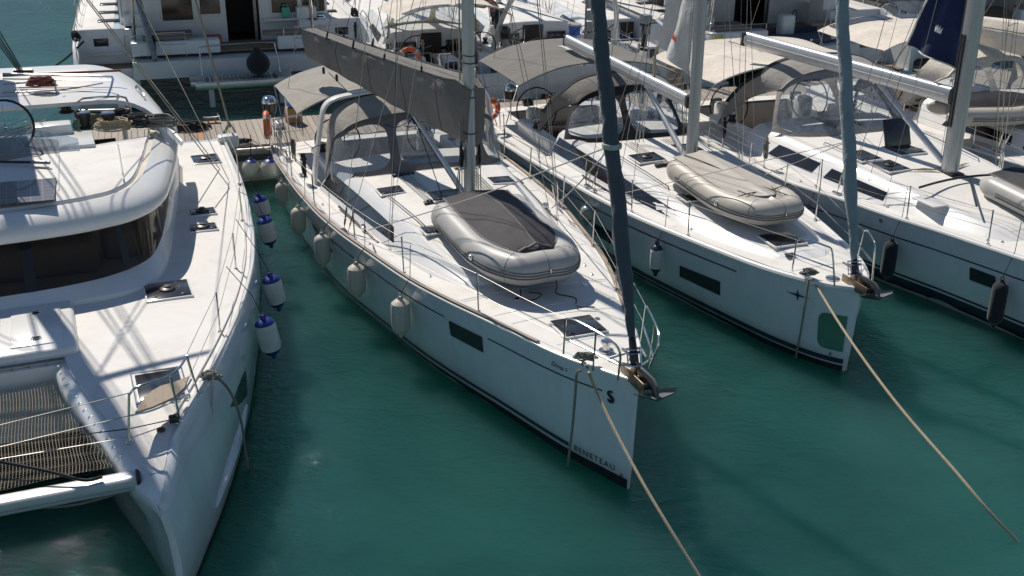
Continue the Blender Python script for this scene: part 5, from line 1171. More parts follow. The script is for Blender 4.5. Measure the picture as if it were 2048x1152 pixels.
# pillar and side of the saloon aft
MB().rbox((1.42, 9.35, 2.2), (.10, 1.1, 1.0), .04, R=radians(-9)).build('side_pillar', 'gel', cr)
# cockpit hardtop aft, with its curved down-turned outer edge
def ht(u, v):
    a = lerp(-1, 1, u); x = CX+a*(1.58-CX); xm = CX+abs(a)*(1.58-CX)
    y0 = interp([-1.5, .5, .9, 1.25, 1.45, 1.58], [9.9, 9.85, 9.6, 9.1, 8.2, 7.95], xm); y1 = interp([-1.5, .3, 1.0, 1.35, 1.52, 1.58], [13.3, 13.1, 12.1, 10.7, 9.0, 8.05], xm)
    y = lerp(y0, y1, v); e = max(0, (xm-.6)/.98)
    return Vector((x, y, 3.36-.40*e**2.5-.04*(2*v-1)**2))
hardtop = MB().grid(ht, 40, 12, thick=.07).build('cockpit_hardtop', 'gel', CT, ang=50)
MB().grid(lambda u, v: ht(lerp(.15, .80, u), lerp(.2, .8, v))+Vector((0, 0, .006)), 12, 6).build('hardtop_panel', 'deck', hardtop)
for x in (.85, CX*2-.85): MB().rbox((x, 11.7, 2.45), (.10, .35, 1.5), .04).build('hardtop_post', 'gel', CT)
hl = ht(.93, .35); MB().tube([hl+Vector((-.06, .45, .05)), hl+Vector((-.04, .42, .12)), hl+Vector((.03, -.12, .06)), hl+Vector((.03, -.15, 0))], .018, 7, smooth=3).build('grab_rail', 'steel', hardtop)
# raised helm area between roof and hardtop
MB().rbox((-.65, 8.35, 3.02), (1.7, .9, .10), .03).build('helm_platform', 'gel', CT)
MB().rbox((-.42, 8.85, 3.08), (.62, .34, .30), .04).build('helm_console', 'gel', CT)
MB().grid(lambda u, v: Vector((lerp(-1.6, -.05+.0*v, u), 7.75+.35*v, 3.02+.42*v*(1-.75*u**2))), 12, 4, thick=.012).build('helm_windscreen', 'vinyl', CT)
MB().grid(lambda u, v: Vector((lerp(-1.7, -.35, u), 7.62+.55*v, 3.0+.30*v*(1-u*.6))), 8, 4, thick=.02).build('windscreen_cover', 'greyl', CT)
yc_ = Yacht.__new__(Yacht); yc_.root = CT; yc_.fr = FC
wc = FC.p(6, 268, 3.42); yc_.wheel((wc.x, wc.y, 3.42), .42, .35, rimr=.02)
for px, py in ((126, 222), (164, 252), (213, 252)):
    p = FC.p(px, py, 3.18); yc_.winch(p.x, p.y, 3.04, .115, .27)
p = FC.p(123, 268, 3.1); MB().rbox((p.x, p.y, 3.08), (.24, .15, .12), .03).build('rope_clutch', 'black', CT)
# rails on the hardtop / boom gallows and traveller
def rl(pts, r=.016, name='handrail', m='steel', sm=2): return MB().tube([FC.p(*q) for q in pts], r, 8, smooth=sm).build(name, m, CT)
rl([(0, 162, 3.6), (120, 163, 3.6), (205, 164, 3.6), (220, 170, 3.6), (210, 205, 3.45)], .02); rl([(0, 200, 3.55), (120, 192, 3.55), (200, 178, 3.55)], .014); rl([(0, 183, 3.5), (95, 175, 3.5), (104, 182, 3.5), (113, 228, 3.15)], .018)
rl([(150, 222, 3.2), (160, 209, 3.45), (235, 204, 3.45), (250, 214, 3.4), (262, 252, 3.05)], .018); rl([(150, 233, 3.2), (255, 229, 3.2)], .014); rl([(0, 172, 3.5), (215, 172, 3.5)], .012)
rl([(22, 157, 3.62), (60, 156, 3.62)], .045, 'traveller_car', 'black', 0); rl([(0, 166, 3.55), (235, 152, 3.62)], .022, 'traveller_track', 'roper', 0)
for dx in (0, 7, 13, 20): MB().tube([FC.p(30+dx*.5, 156, 3.65), Vector((CX-.15+dx*.012, 11.9, 5.1))], .012, 6).build('mainsheet', 'roped', CT)
# mast, boom pack and rigging stand just outside the left edge but throw the shadows seen on the deck
Yt = Yacht.__new__(Yacht); Yt.__dict__.update(fr=FC, root=CT, ys=[0, 1, 12], hbs=[2.5, 2.6, 2.8], L=12, z0=1.7, z1=1.7)
mbase = Vector((CX-.10, 7.75, 3.03)); mtop = mbase+Vector((0, .15, 17)); Yt.mb, Yt.mt = mbase, mtop
rr_ = []
for k in range(9): c = mbase.lerp(mtop, k/8); rr_.append([c+Vector((.13*cos(2*pi*i/16), .21*sin(2*pi*i/16), 0)) for i in range(16)])
cm = MB().rings(rr_).build('mast', 'mastm', CT)
for sd in (-1, 1):
    for h in (5.6, 11): MB().tube([mbase+Vector((0, 0, h)), mbase+Vector((sd*1.5, .45, h+.1))], [.09, .05], 8, ell=.35).build('spreader', 'mastm', cm)
    xs = 2.45 if sd > 0 else 2*CX-2.45
    MB().tube([(xs, 9.4, 1.75), mbase+Vector((sd*1.5, .45, 5.7)), mtop], .008, 5).build('cap_shroud', 'wire', CT)
bp = [Vector((CX-.08, y, z)) for y, z in ((8.05, 5.0), (13.4, 5.25))]
MB().tube([bp[0], bp[1]], .13, 12, ell=1.3).build('boom', 'boomw', CT)
sp_ = []
for k in range(20):
    t = k/19; c = bp[0].lerp(bp[1], t); H = lerp(1.35, .6, t); w = lerp(.40, .24, t); sp_.append([c+Vector((a*w, 0, b*H-.15)) for a, b in ((-.4, 0), (-1, .6), (-.9, 1), (0, .95), (.9, 1), (1, .6), (.4, 0))])
MB().rings(sp_).build('sail_cover', 'greyd', CT)
for t, h in ((.3, 7), (.5, 7), (.7, 9), (.9, 9)):
    for sd in (-1, 1): MB().tube([bp[0].lerp(bp[1], t)+Vector((sd*.3, 0, .5)), mbase+Vector((sd*.6, .2, h))], .014, 5).build('lazyjack', 'wire', CT)
for sd in (-1, 1):
    for h, y in ((5.5, 9.0), (5.5, 10.2)): MB().tube([(CX+sd*3.9, y, 1.75), mbase+Vector((sd*.12, 0, h))], .010, 5).build('lower_shroud', 'wire', CT)
for k in range(3): MB().tube([mbase+Vector((.1+.05*k, -.25, .2)), mbase+Vector((.25+.1*k, -.3, 13))], .012, 5).build('halyard_line', 'ropeg', CT)
Yt.fx = CX; Yt.furled(.05, 1.5, r=.13, top=mtop-Vector((0, .1, 1.2)), m='furl2', z_clear=.5); 
for o in list(CT.children):
    pass
# crossbeam, net
cbm = []
for k in range(12):
    t = k/11; x = lerp(-.02, 2*CX+.02, t); y = .20+.0*t; cbm.append([Vector((x, y+.11*sgnp(cos(2*pi*i/14), .45), 1.33+.085*sgnp(sin(2*pi*i/14), .45))) for i in range(14)])
beam = MB().rings(cbm).build('crossbeam', 'boomw', CT); MB().rbox((.0, .20, 1.33), (.05, .25, .22), .02).build('beam_socket', 'black', beam)
MB().tube([(-.1, .085, 1.31), (2*CX+.1, .085, 1.31)], .010, 4).build('beam_track', 'grey_gel', beam)
def nedge(y): return iz(TI, y)-.02
tramp = MB(); ny, y0n, y1n = 64, .34, 2.74
def sagz(x, y): return 1.47-.05*sin(pi*min(1, max(0, (y-y0n)/(y1n-y0n))))-.03*sin(pi*min(1, max(0, (x+3.0)/2.4)))+.006*noise.noise(Vector((x*3, y*3, 0)))
def cord(pts, r=.003):
    rings = []
    for i, p in enumerate(pts):
        t = (pts[min(i+1, len(pts)-1)]-pts[max(i-1, 0)]).normalized(); a = t.cross(Vector((0, 0, 1))).normalized()*r; rings.append([p-a, p+Vector((0, 0, r)), p+a])
    tramp.rings(rings, cap=False)
xl = 2*CX-nedge(2); dxn = .036
k = 0
while y0n+k*dxn < y1n:
    y = y0n+k*dxn; xr = nedge(y); n = 22
    cord([Vector((lerp(max(xl, -3.0), xr, i/n), y+.02*sin(i*.5+k), sagz(lerp(-3.0, xr, i/n), y))) for i in range(n+1)]); k += 1
x = -3.0
while x < nedge(.4):
    # this cord runs from the beam until it meets the hull edge
    ye = y1n
    while nedge(ye) < x and ye > y0n: ye -= .05
    n = 14
    if ye > y0n+.1: cord([Vector((x+.012*sin(i*.7), lerp(y0n-.02, ye, i/n), sagz(x, lerp(y0n, ye, i/n))+.003)) for i in range(n+1)])
    x += dxn
tnet = tag(tramp.build('trampoline_net', 'net', CT), kind='stuff')
for k in range(14):
    y = lerp(.45, 2.7, k/13); MB().lathe([(.016, 0), (.014, .006), (0, .008)], (nedge(y)+.09, y, iz(ZG, y)+.0), 10).build('lacing_eye', 'galv', dk)
for k in range(4): MB().lathe([(.016, 0), (.014, .006), (0, .008)], (-.85-.2*k, 2.84, 1.64), 10).build('lacing_eye', 'galv', lk)
# pulpit with its wooden seat
PP = lambda *q: [FC.p(*a) for a in q]
pul = MB().tube(PP((262, 894, 1.58), (261, 797, 2.14)), .0145, 8).tube(PP((261, 800, 2.12), (278, 784, 2.2), (333, 765, 2.2), (361, 744, 2.2), (375, 722, 2.2)), .0145, 8, smooth=5).tube(PP((364, 853, 1.60), (343, 762, 2.2)), .0145, 8).tube(PP((400, 798, 1.62), (375, 720, 2.2)), .0145, 8).tube(PP((264, 842, 1.90), (310, 830, 1.90), (353, 808, 1.90), (375, 785, 1.90), (385, 768, 1.90)), .012, 8, smooth=4)
pul = pul.build('pulpit', 'steel', CT)
seat = PP((274, 838, 1.90), (290, 812, 1.90), (306, 795, 1.90), (325, 784, 1.90), (352, 776, 1.90), (381, 764, 1.90), (372, 787, 1.90), (352, 806, 1.90), (310, 826, 1.90))
MB().prism([(p.x, p.y) for p in seat], 1.895, 1.92).build('pulpit_seat', 'seatwood', pul)
for q in PP((262, 894, 1.58), (364, 853, 1.60), (400, 798, 1.62)): MB().lathe([(.045, 0), (.04, .01), (.02, .02), (.018, .04)], (q.x, q.y, q.z), 12).build('rail_foot', 'steel', pul)
tops = []
for b, t in (((442, 676, 1.66), (433, 592, 2.26)), ((472, 549, 1.68), (467, 472, 2.28)), ((483, 452, 1.7), (475, 380, 2.3)), ((476, 378, 1.72), (468, 318, 2.3))):
    p, q = FC.p(*b), FC.p(*t); q = Vector((p.x-.0, p.y, t[2])); tops.append(q); MB().tube([p, q], .0125, 8).cyl((p.x, p.y, p.z+.015), .03, .05, 10).build('stanchion', 'steel', CT)
pt = FC.p(375, 718, 2.2)
for dz in (0, -.3): MB().tube([pt+Vector((0, 0, dz))]+[q+Vector((0, 0, dz)) for q in tops]+[Vector((2.72, 12.3, 2.3+dz))], .0045, 5).build('lifeline', 'wire', CT)
for a, b in (((261, 797, 2.15), (-10, 868, 2.2)), ((262, 842, 1.9), (-10, 912, 1.9)), ((264, 885, 1.62), (-10, 935, 1.6))): MB().tube(PP(a, b), .005, 5).build('bow_lifeline', 'wire', CT)
MB().tube(PP((350, 848, 1.62), (264, 868, 1.66), (-10, 905, 1.75)), .007, 5).build('furling_line', 'roped', CT)
MB().rbox(FC.p(350, 847, 1.66), (.10, .10, .08), .02).build('block', 'black', CT)
MB().lathe([(.05, 0), (.045, .02), (.02, .03), (0, .03)], FC.p(326, 870, 1.585), 14).build('deck_light', 'black', CT)
# hatches
def chatch(px, z, w, l, dome=True, rot=0.0):
    p = FC.p(*px, z); return Yacht.hatch(yc_, p.x, p.y, zdk(p.x, p.y)-.006, w, l, rot=rot, dome=dome, par=dk)
chatch((408, 331), 1.72, .50, .55); chatch((403, 437), 1.72, .42, .30); chatch((405, 468), 1.72, .42, .30); chatch((336, 594), 1.72, .60, .60)
fh = FC.p(323, 787, 1.64); hh = Yacht.hatch(yc_, fh.x, fh.y+.03, 1.645, .52, .70, par=dk)
MB().tube([Vector((fh.x+a*.30, fh.y+.03+b*.39, 1.68)) for a, b in ((-1, -1), (1, -1), (1, 1), (-1, 1))], .016, 6, closed=True).build('hatch_frame', 'steel', hh)
MB().fan([FC.p(212, 848, 1.56), FC.p(214, 838, 1.56), FC.p(222, 832, 1.56), FC.p(219, 846, 1.56)]).build('rope_tail_tape', 'fendb', dk, smooth=False)
# cleat with its mooring tail at the bow
cc_ = FC.p(424, 768, 1.66); Yacht.cleat(yc_, cc_.x, cc_.y, 1.65, -.4, L=.34, par=dk)
tag(coil(FC.w(cc_.x, cc_.y, 1.68), .06, 5, .06, .014, 'ropeg', 'cleat_hitch', seed=5, stretch=2.0), 'grey rope turns wound round the bow cleat of the catamaran', 'rope')
PW = lambda *q: [at(*a) for a in q]
rope('mooring_tail', [at(428, 765, 1.72), at(445, 770, 1.64)]+[Vector(p) for p in (at(468, 800, 1.30), at(486, 850, .80), at(494, 900, .35), at(501, 945, 0.02), at(502, 958, -.2))], .017, 'ropeg', 'grey rope end hanging from the catamaran bow cleat into the water')
rope('mooring_tail', [at(424, 768, 1.70), at(428, 790, 1.55), at(427, 860, 1.15), at(422, 950, .75), at(415, 1060, .35), at(408, 1150, -.1)], .016, 'ropew', 'pale rope running down the bow of the catamaran beside the hanging end')
rope('bridle_rope', PW((-20, 1016, 1.28), (60, 1027, 1.2), (140, 1024, 1.2), (215, 1006, 1.22), (258, 990, 1.25)), .016, 'ropeg', 'grey rope slung below the crossbeam of the catamaran')
rope('bridle_rope', PW((-20, 933, 1.60), (100, 955, 1.55), (172, 972, 1.47), (210, 965, 1.46)), .018, 'roped', 'black rope lying across the net to the catamaran crossbeam')
# fenders on the catamaran
GC = 'white fenders with blue ends hung along the catamaran'
for i, (px, py, lx, ly, z, L, lab) in enumerate(((514, 396, 474, 378, 1.40, .52, 'white blue-ended fender nearest the stern of the catamaran'), (524, 438, 474, 390, 1.42, .60, 'white blue-ended fender second from the stern of the catamaran'), (527, 556, 470, 446, 1.42, .62, 'white blue-ended fender hanging beside the middle of the catamaran'), (510, 642, 452, 541, 1.42, .66, 'white blue-ended fender nearest the bow of the catamaran'))):
    P = at(px, py, z); lf = FC.l(P); xx = cs_o(lf.y, 1.0).x+.17
    P = FC.w(max(lf.x, xx), lf.y, z)
    fender(P, [P+Vector((-.15, .1, .28)), at(lx, ly, 2.2)], lab, r=.155, L=L, capm='fendb', body='fendw', group=GC, lean=(0.05, -.16))
ball_fender(at(499, 343, .62), .20, 'cream ball fender with a pale blue cap at the stern of the catamaran', 'ball fenders between the sterns'); ball_fender(at(537, 343, .60), .22, 'cream ball fender with a dark blue cap beside the centre yacht stern', 'ball fenders between the sterns')
# loose ropes on the roof
for i, (px, py, r, m_, lab, st_) in enumerate(((225, 270, .20, 'rope', 'cream rope coil heaped on the catamaran roof', 1.6), (185, 262, .16, 'ropeg', 'grey rope heap beside the winch on the catamaran roof', 1.8), (275, 262, .20, 'roped', 'black rope heap on the catamaran roof', 1.9), (315, 262, .18, 'ropeg', 'dark grey rope bundle at the right corner of the catamaran roof', 1.6), (240, 250, .12, 'roped', 'black rope coil hung on the right winch of the catamaran', 1.1), (78, 187, .085, 'roper', 'reddish rope heap by the catamaran helm', 2.6))):
    z = 3.05 if i != 5 else 3.45
    coil(at(px, py, z), r*1.15, 9, .16, .015, m_, label=lab, seed=i, stretch=st_, group='ropes heaped on the catamaran roof')
coil(at(152, 240, 3.28), .08, 6, .03, .012, 'roper', label='red rope hank hanging at the catamaran helm', seed=21, R=Matrix.Rotation(pi/2, 3, 'X'), stretch=.7, group='ropes heaped on the catamaran roof')
coil(at(150, 262, 3.15), .08, 6, .03, .012, 'ropegr', label='green flecked rope hank below the red one at the catamaran helm', seed=22, R=Matrix.Rotation(pi/2, 3, 'X'), stretch=.7, group='ropes heaped on the catamaran roof')
for k in range(5): MB().tube(PP((90-4*k, 252+k*1.5, 3.2), (60, 262+3*k, 3.12), (-20, 285+7*k, 3.05)), .010, 5).build('deck_line', ['ropeg', 'rope', 'roped', 'ropeg', 'ropew'][k], CT)
rl([(-10, 338, 3.08), (92, 338, 3.08)], .022, 'jib_track', 'black', 0); rl([(60, 337, 3.1), (96, 338, 3.1)], .03, 'sheet_car', 'galv', 0)
# thick stay with a rope hank standing on the catamaran stern corner
tp = FC.l(at(365, -20, 6.2)); bp_ = FC.p(455, 262, 1.95); MB().tube([bp_, Vector((bp_.x-1.15, bp_.y-2.6, 7.5))], .024, 7).build('shroud', 'ropeg', CT)
for k in range(4):
    p0 = FC.p(455, 262, 1.95); MB().tube([p0+Vector((.0, 0, .1)), p0+Vector((-.09-.02*k, .0, -.15)), p0+Vector((-.06, .02*k, -.42)), p0+Vector((.03*k, .02, -.5)), p0+Vector((.12, .0, -.2)), p0+Vector((0, 0, .1))], .013, 5, smooth=4).build('rope_hank', 'ropeg', CT)
MB().rbox(FC.p(452, 290, 1.75), (.42, .25, .28), .05).build('stern_locker', 'gel', CT)
# ================================================================== YACHT FOUR (behind yacht three, right edge)
o4 = F3.w(4.95, 1.4, 0); F4 = Fr(o4.x, o4.y, 20.0)
Y4 = Yacht(F4, 'sailing_yacht', 'white sloop with a beige boom cover at the far right edge behind the third yacht', [0, .5, 1.3, 2.2, 3.5, 5, 6.5, 8, 10, 13.4], [.05, .5, .95, 1.3, 1.65, 2.0, 2.2, 2.3, 2.32, 2.2], 13.4, 1.5, 1.3, group='sailing yachts moored bow out')
Y4.hull(); Y4.deck(well=(9.6, 1.3, 13.0)); Y4.gunwale(r=.035); Y4.stripe(.5, 13, lambda y: Y4.zs(y)-.3, lambda y: Y4.zs(y)-.27)
Y4.coach([(3.2, .8, .65, .02), (3.6, 1.05, .85, .16), (5, 1.4, 1.1, .30), (7, 1.66, 1.34, .44), (9.5, 1.85, 1.5, .52)])
for sd in (-1, 1):
    Y4.cwin([(8.6, .25, 8.5, .85), (6.6, .3, 6.7, .8)], sd); Y4.cwin([(6.3, .3, 6.3, .8), (4.9, .3, 5.0, .75)], sd); Y4.stanchions([3.5, 5.2, 7, 8.8, 10.5, 12.2], sd)
    Y4.wheel((sd*1.0, 11.6, 1.65), .48, .22)
Y4.hatch(-.4, 7.9, Y4.ctop(-.4, 7.9), .55, .55); Y4.hatch(.5, 7.2, Y4.ctop(.5, 7.2), .5, .5)
Y4.mast(0, 5.6, Y4.ctop(0, 5.6)-.02, 17.5, rake=.01, w=.10, l=.17, chain=(2.0, 6.5, Y4.dz(2, 6.5)), spreaders=(6, 11))
Y4.boom(3.25, 5.6, w=.08, h=.12); Y4.vang(.3)
pk = []
for k in range(24):
    t = k/23; c = Y4.ba.lerp(Y4.bb, t); H = lerp(.85, .42, t); w = lerp(.34, .22, t); pk.append([c+Vector((a*w+.03*noise.noise(Vector((k*.4, b*3, a))), 0, b*H-.18)) for a, b in ((-.3, -.1), (-1, .35), (-1.02, .7), (-.8, 1), (0, 1.05), (.8, 1), (1.02, .7), (1, .35), (.3, -.1))])
sc4 = MB().rings(pk).build('sail_cover', 'beige', Y4.root)
MB().tube([p[2]+Vector((-.02, 0, 0)) for p in pk], .012, 5).build('cover_lacing', 'greyd', sc4)
for t in (.25, .5, .75):
    c = Y4.ba.lerp(Y4.bb, t)
    for sgn in (-1, 1): MB().tube([c+Vector((sgn*.25, 0, .3)), Y4.mb.lerp(Y4.mt, .5)+Vector((sgn*.4, 0, 0))], .005, 5).build('lazyjack', 'wire', sc4)
Y4.cockpit(9.6, 12.98, 1.28, floor=.62, zt=1.32)
zc4 = lambda x, y: Y4.ctop(x, y) if y < 9.5 else 1.5
Y4.dodger(1.6, 8.4, 10.2, 9.2, 1.35, 2.8, zc4, [(-75, -10), (-10, 38), (38, 75)], m='beige', frame='beige', front=.45, back=(9.9, 1.5, 2.98), hp=.45, top_border=.10, border=.09)
Y4.bimini(-2.1, 2.1, 10.5, 13.3, 3.12, 'beige', drop=.30, n=3, sag=.03)
for q in (-1, 1): MB().grid(lambda u, v: Y4.bf(.5+q*.23-.2+.4*u, .84+.14*v)+Vector((0, 0, .02)), 3, 2, thick=.01).build('solar_panel', 'solar', Y4.root)
dinghy('inflatable_dinghy', 'beige inflatable dinghy with a dark cover lying across the deck behind the navy sail', F4.w(-.2, 7.0, 1.86), F4.az+radians(75), 2.6, 1.4, .20, 'pvcb', cover='coverk')
Y3.bimini(-2.5, 2.1, 10.5, 13.5, 3.02, 'beige', drop=.32, n=3.2, sag=.035, ribs=3)
MB().tube([Y3.bf(.42, .45)+Vector((0, 0, .03)), Y3.bf(.40, .9)+Vector((0, 0, .03))], .01, 4).build('bimini_strap', 'greyd', Y3.root)

# ================================================================== BOATS BEYOND THE PONTOON (sterns towards it)
def bgframe(xs, ys, L, az):   # stern position in the world, boat pointing away from the camera
    a = radians(az); return Fr(xs-sin(a)*L, ys+cos(a)*L, az+180)
GB = 'boats moored beyond the pontoon'
def bgyacht(xs, ys, L, az, label, bim=None, wid=2.15, zs1=1.2, dod=None, boomc='boomw', mastx=True, steps=True, winm='tint', bimx=1.7, dodm='cream'):
    F = bgframe(xs, ys, L, az); k = L/13.4
    Y = Yacht(F, 'sailing_yacht', label, [0, .4, 1.2*k, 2.5*k, 4*k, 6*k, 8*k, 10.5*k, L], [.05, .35, wid*.38, wid*.62, wid*.8, wid*.93, wid, wid, wid*.93], L, 1.6, zs1, group=GB)
    Y.hull(); Y.deck(well=(9.6*k, wid*.6, L)); Y.gunwale(r=.03)
    Y.coach([(3.5*k, .7, .55, .02), (4.2*k, 1.0, .8, .2), (6.2*k, 1.3, 1.05, .36), (9.55*k, wid*.78, wid*.62, .48)])
    for sd in (-1, 1):
        Y.cwin([(9.0*k, .28, 8.9*k, .82), (6.5*k, .3, 6.7*k, .78)], sd); Y.stanchions([3.2*k, 5*k, 7*k, 9*k, 11*k, 12.6*k], sd)
        Y.wheel((sd*wid*.45, L-1.7, 1.6), .48, .2); MB().rbox((sd*wid*.45, L-1.35, 1.05), (.32, .34, .95), .08, 3).build('helm_pedestal', 'gel', Y.root)
        MB().rbox((sd*wid*.70, L-2.4, zs1+.14), (.28, 2.6, .28), .06, 3).build('coaming', 'gel', Y.root); Y.winch(sd*wid*.7, L-2.9, zs1+.28, .085, .16); Y.winch(sd*wid*.7, L-2.1, zs1+.28, .075, .14)
        # instrument windows on the cabin bulkhead
        MB().rbox((sd*.78, 9.62*k, zs1+.12), (.62, .03, .36), .01).build('bulkhead_window', 'tint', Y.root)
        z = Y.dz(wid*.85, L-.6); x0 = sd*wid*.86; MB().tube([(x0, L-1.3, z), (x0, L-1.3, z+.62), (x0, L-.15, z+.62), (sd*wid*.45, L-.1, z+.62), (sd*wid*.43, L-.1, z)], .0125, 7).tube([(x0, L-1.3, z+.3), (x0, L-.15, z+.3), (sd*wid*.44, L-.1, z+.3)], .01, 6).build('pushpit', 'steel', Y.root)
    Y.cockpit(9.6*k, L-.02, wid*.58, floor=.55, zt=zs1, table=True, y_open=True)
    MB().rbox((0, 9.7*k+1.9, .98), (.40, .9, .85), .05).build('cockpit_table', 'gel', Y.root); MB().rbox((0, 9.7*k+2.37, 1.2), (.26, .02, .26), .008).build('chart_plotter', 'hatch', Y.root)
    if steps:
        MB().rbox((0, L+.55, .22), (wid*1.7, 1.15, .12), .03).build('swim_platform', 'gel', Y.root); MB().rbox((0, L+.55, .288), (wid*1.5, 1.0, .02), .008).build('platform_teak', 'teak', Y.root)
        for i in range(2): MB().rbox((.0, L+.14-.0*i, .36+.0*i), (wid*.9, .24, .16), .02).build('transom_step', 'teak', Y.root)
    mo = Y.mast(0, 5.7*k, Y.ctop(0, 5.7*k)-.02, 16.5, rake=.01, w=.09, l=.15, spreaders=(6, 11)); Y.boom(3.2, 5*k, w=.08, h=.12, m=boomc); Y.vang(.3)
    Y.furled(.1, 1.6, r=.08, top=Vector((0, 5.6*k, 17)), m='cream' if bim == 'cream' else 'grey', z_clear=.4, seed=int(L*10))
    for sd in (-1, 1): MB().tube([(sd*wid*.8, L-.2, zs1), Y.mt], .005, 5).build('backstay', 'wire', Y.root)
    if dod or bim:
        zc = lambda x, y: Y.ctop(x, y) if y < 9.5*k else zs1+.28
        Y.dodger(wid*.7, 8.3*k, 9.9*k, 9.1*k, wid*.6, 2.62, zc, [(-75, -10), (-10, 38), (38, 75)], m=dodm, frame=dodm, front=.45, back=(9.8*k, wid*.65, 2.85), hp=.45, top_border=.1, border=.09)
    if bim: Y.bimini(-bimx, bimx, L-3.3, L-.9, 3.0, bim, drop=.35, n=2.8, sag=.04)
    return Y
Y5 = bgyacht(-1.35, 31.6, 13.0, 19, 'white sloop beyond the pontoon with a cream bimini and open stern steps', 'cream')
for q in (-1, 1): MB().grid(lambda u, v: Y5.bf(.5-q*.23-.2+.4*u, .82+.16*v)+Vector((0, 0, .02)), 3, 2, thick=.01).build('solar_panel', 'solar', Y5.root)
Y6 = bgyacht(1.75, 32.9, 13.6, 17, 'white sloop beyond the pontoon with a targa arch and a raised boarding ladder', None, wid=2.2)
# its white arch and solar roof
F6 = Y6.fr; ar = catmull([(-1.95, 11.8, 1.25), (-1.85, 12.2, 2.2), (-1.5, 12.6, 3.1), (-.9, 12.7, 3.25), (0, 12.7, 3.3), (.9, 12.7, 3.25), (1.5, 12.6, 3.1), (1.85, 12.2, 2.2), (1.95, 11.8, 1.25)], 6)
MB().tube(ar, .075, 10).build('targa_arch', 'gel', Y6.root)
MB().rbox((-.1, 12.95, 3.38), (2.9, .9, .035), .01).build('solar_panel', 'solar', Y6.root)
pr = F6.l(at(1115, 108, 1.0)); 
def passerelle(F, x, y, z, w, h, label, tilt=.02, yaw=0, m='galv', n=9, body='grey_gel'):
    e = F.root('boarding_ladder', label, 'boarding ladder', 'raised boarding ladders', (x, y, z), yaw)
    R = Matrix.Rotation(-tilt, 3, 'X')
    for sx in (-1, 1): MB().tube([R @ Vector((sx*w/2, 0, 0)), R @ Vector((sx*w/2, 0, h))], .03, 8).build('side_rail', m, e)
    for k in range(n): MB().rbox(R @ Vector((0, 0, h*(k+.5)/n)), (w-.05, .03, h/n*.84), .008, R=R).build('tread', body, e)
    return e
passerelle(F6, pr.x, 13.55, .55, .36, 2.9, 'grey slatted boarding ladder standing upright on the stern left of the slate furled sail')
Y7 = bgyacht(4.6, 33.9, 12.2, 17, 'white sloop beyond the pontoon with a grey outboard on its stern rail', None, wid=2.0)
Y7b = Y7.root
# blue coolbox bucket, outboards, grills, lifebuoys
bk = at(1142, 68, 1.55); b_ = empty('bucket', bk, .2, 'blue lidded bucket on the cockpit seat beside the boarding ladder', 'bucket')
MB().lathe([(.17, 0), (.20, .30), (.205, .30)], n=20).build('body', 'bucket', b_); MB().lathe([(.21, .30), (.215, .36), (.1, .37), (0, .37)], n=20).build('lid', 'fendw', b_); MB().tube([(-.2, 0, .25), (-.15, -.1, .36), (.15, -.1, .36), (.2, 0, .25)], .008, 5, smooth=4).build('handle', 'steel', b_)
outboard(at(1283, 55, 1.95), radians(30), 'grey outboard motor clamped on a stern rail left of the white sail', 'ob', scale=1.1)
outboard(at(1003, 85, 1.75), radians(10), 'black outboard motor on the stern rail behind the person', 'obk', scale=1.2)
def grill(px, py, z, label):
    e = empty('rail_barbecue', at(px, py, z), 0, label, 'barbecue', 'round barbecues on the stern rails')
    MB().lathe([(.17, 0), (.165, .05), (.13, .12), (.065, .155), (0, .16)], n=24).build('lid', 'mirror', e); MB().lathe([(0, -.26), (.10, -.25), (.15, -.2), (.165, -.03), (.17, -.005)], n=24).build('bowl', 'obk', e)
    MB().tube([(0, 0, -.17), (0, 0, -.75)], .018, 8).build('post', 'steel', e); MB().tube([(-.05, 0, .2), (-.04, 0, .24), (.04, 0, .24), (.05, 0, .2)], .01, 6).build('knob', 'black', e)
grill(533, 212, 2.05, 'polished round barbecue on the stern rail of the centre yacht'); grill(1016, 180, 1.95, 'polished round barbecue on the stern rail of the second yacht')
lifebuoy(at(529, 257, 1.75), F1.az+radians(80), 'orange lifebuoy seen edge on at the left stern corner of the centre yacht', r=.24, t=.07)
lifebuoy(at(977, 219, 1.75), F2.az+radians(15), 'orange lifebuoy on the stern rail of the second yacht beside its barbecue', r=.19, t=.06)
lifebuoy(F5w := Y5.fr.w(1.55, 12.75, 1.70), Y5.fr.az, 'red lifebuoy on the stern rail of the yacht with the cream bimini', r=.27, t=.07)
# things on the pontoon
cb = DK.root('cardboard_box', 'brown cardboard box topped with a blue bag on the pontoon behind the centre yacht', 'box', None, (1.98, -.72, DZ+.04), .2)
MB().rbox((0, 0, .19), (.36, .28, .38), .01).build('carton', 'card', cb); MB().rbox((.0, 0, .383), (.34, .26, .012), .004).build('flap', 'card', cb); MB().rbox((0, -.142, .2), (.36, .004, .05), .002).build('tape', 'bagw', cb)
def plastic_bag(P, label, m, r=.17):
    e = MB(); vs = []
    e.lathe([(r*.1, 0), (r*.9, r*.15), (r*1.05, r*.6), (r*.7, r*1.0), (r*.2, r*1.15), (r*.35, r*1.5)], n=18); e.v = [(x+.04*noise.noise(Vector((x*9, y*9, z*9)))+0, y+.04*noise.noise(Vector((x*9+5, y*9, z*9))), z+.03*noise.noise(Vector((x*8, y*8+3, z*8)))) for x, y, z in e.v]
    o = e.build('plastic_bag', m); o.location = P; return tag(o, label, 'bag')
plastic_bag(DK.w(1.98, -.72, DZ+.43), 'blue plastic bag on top of the cardboard box', 'bag'); plastic_bag(DK.w(1.55, -1.15, DZ+.04), 'white plastic bag on the pontoon left of the cardboard box', 'bagw', .15)
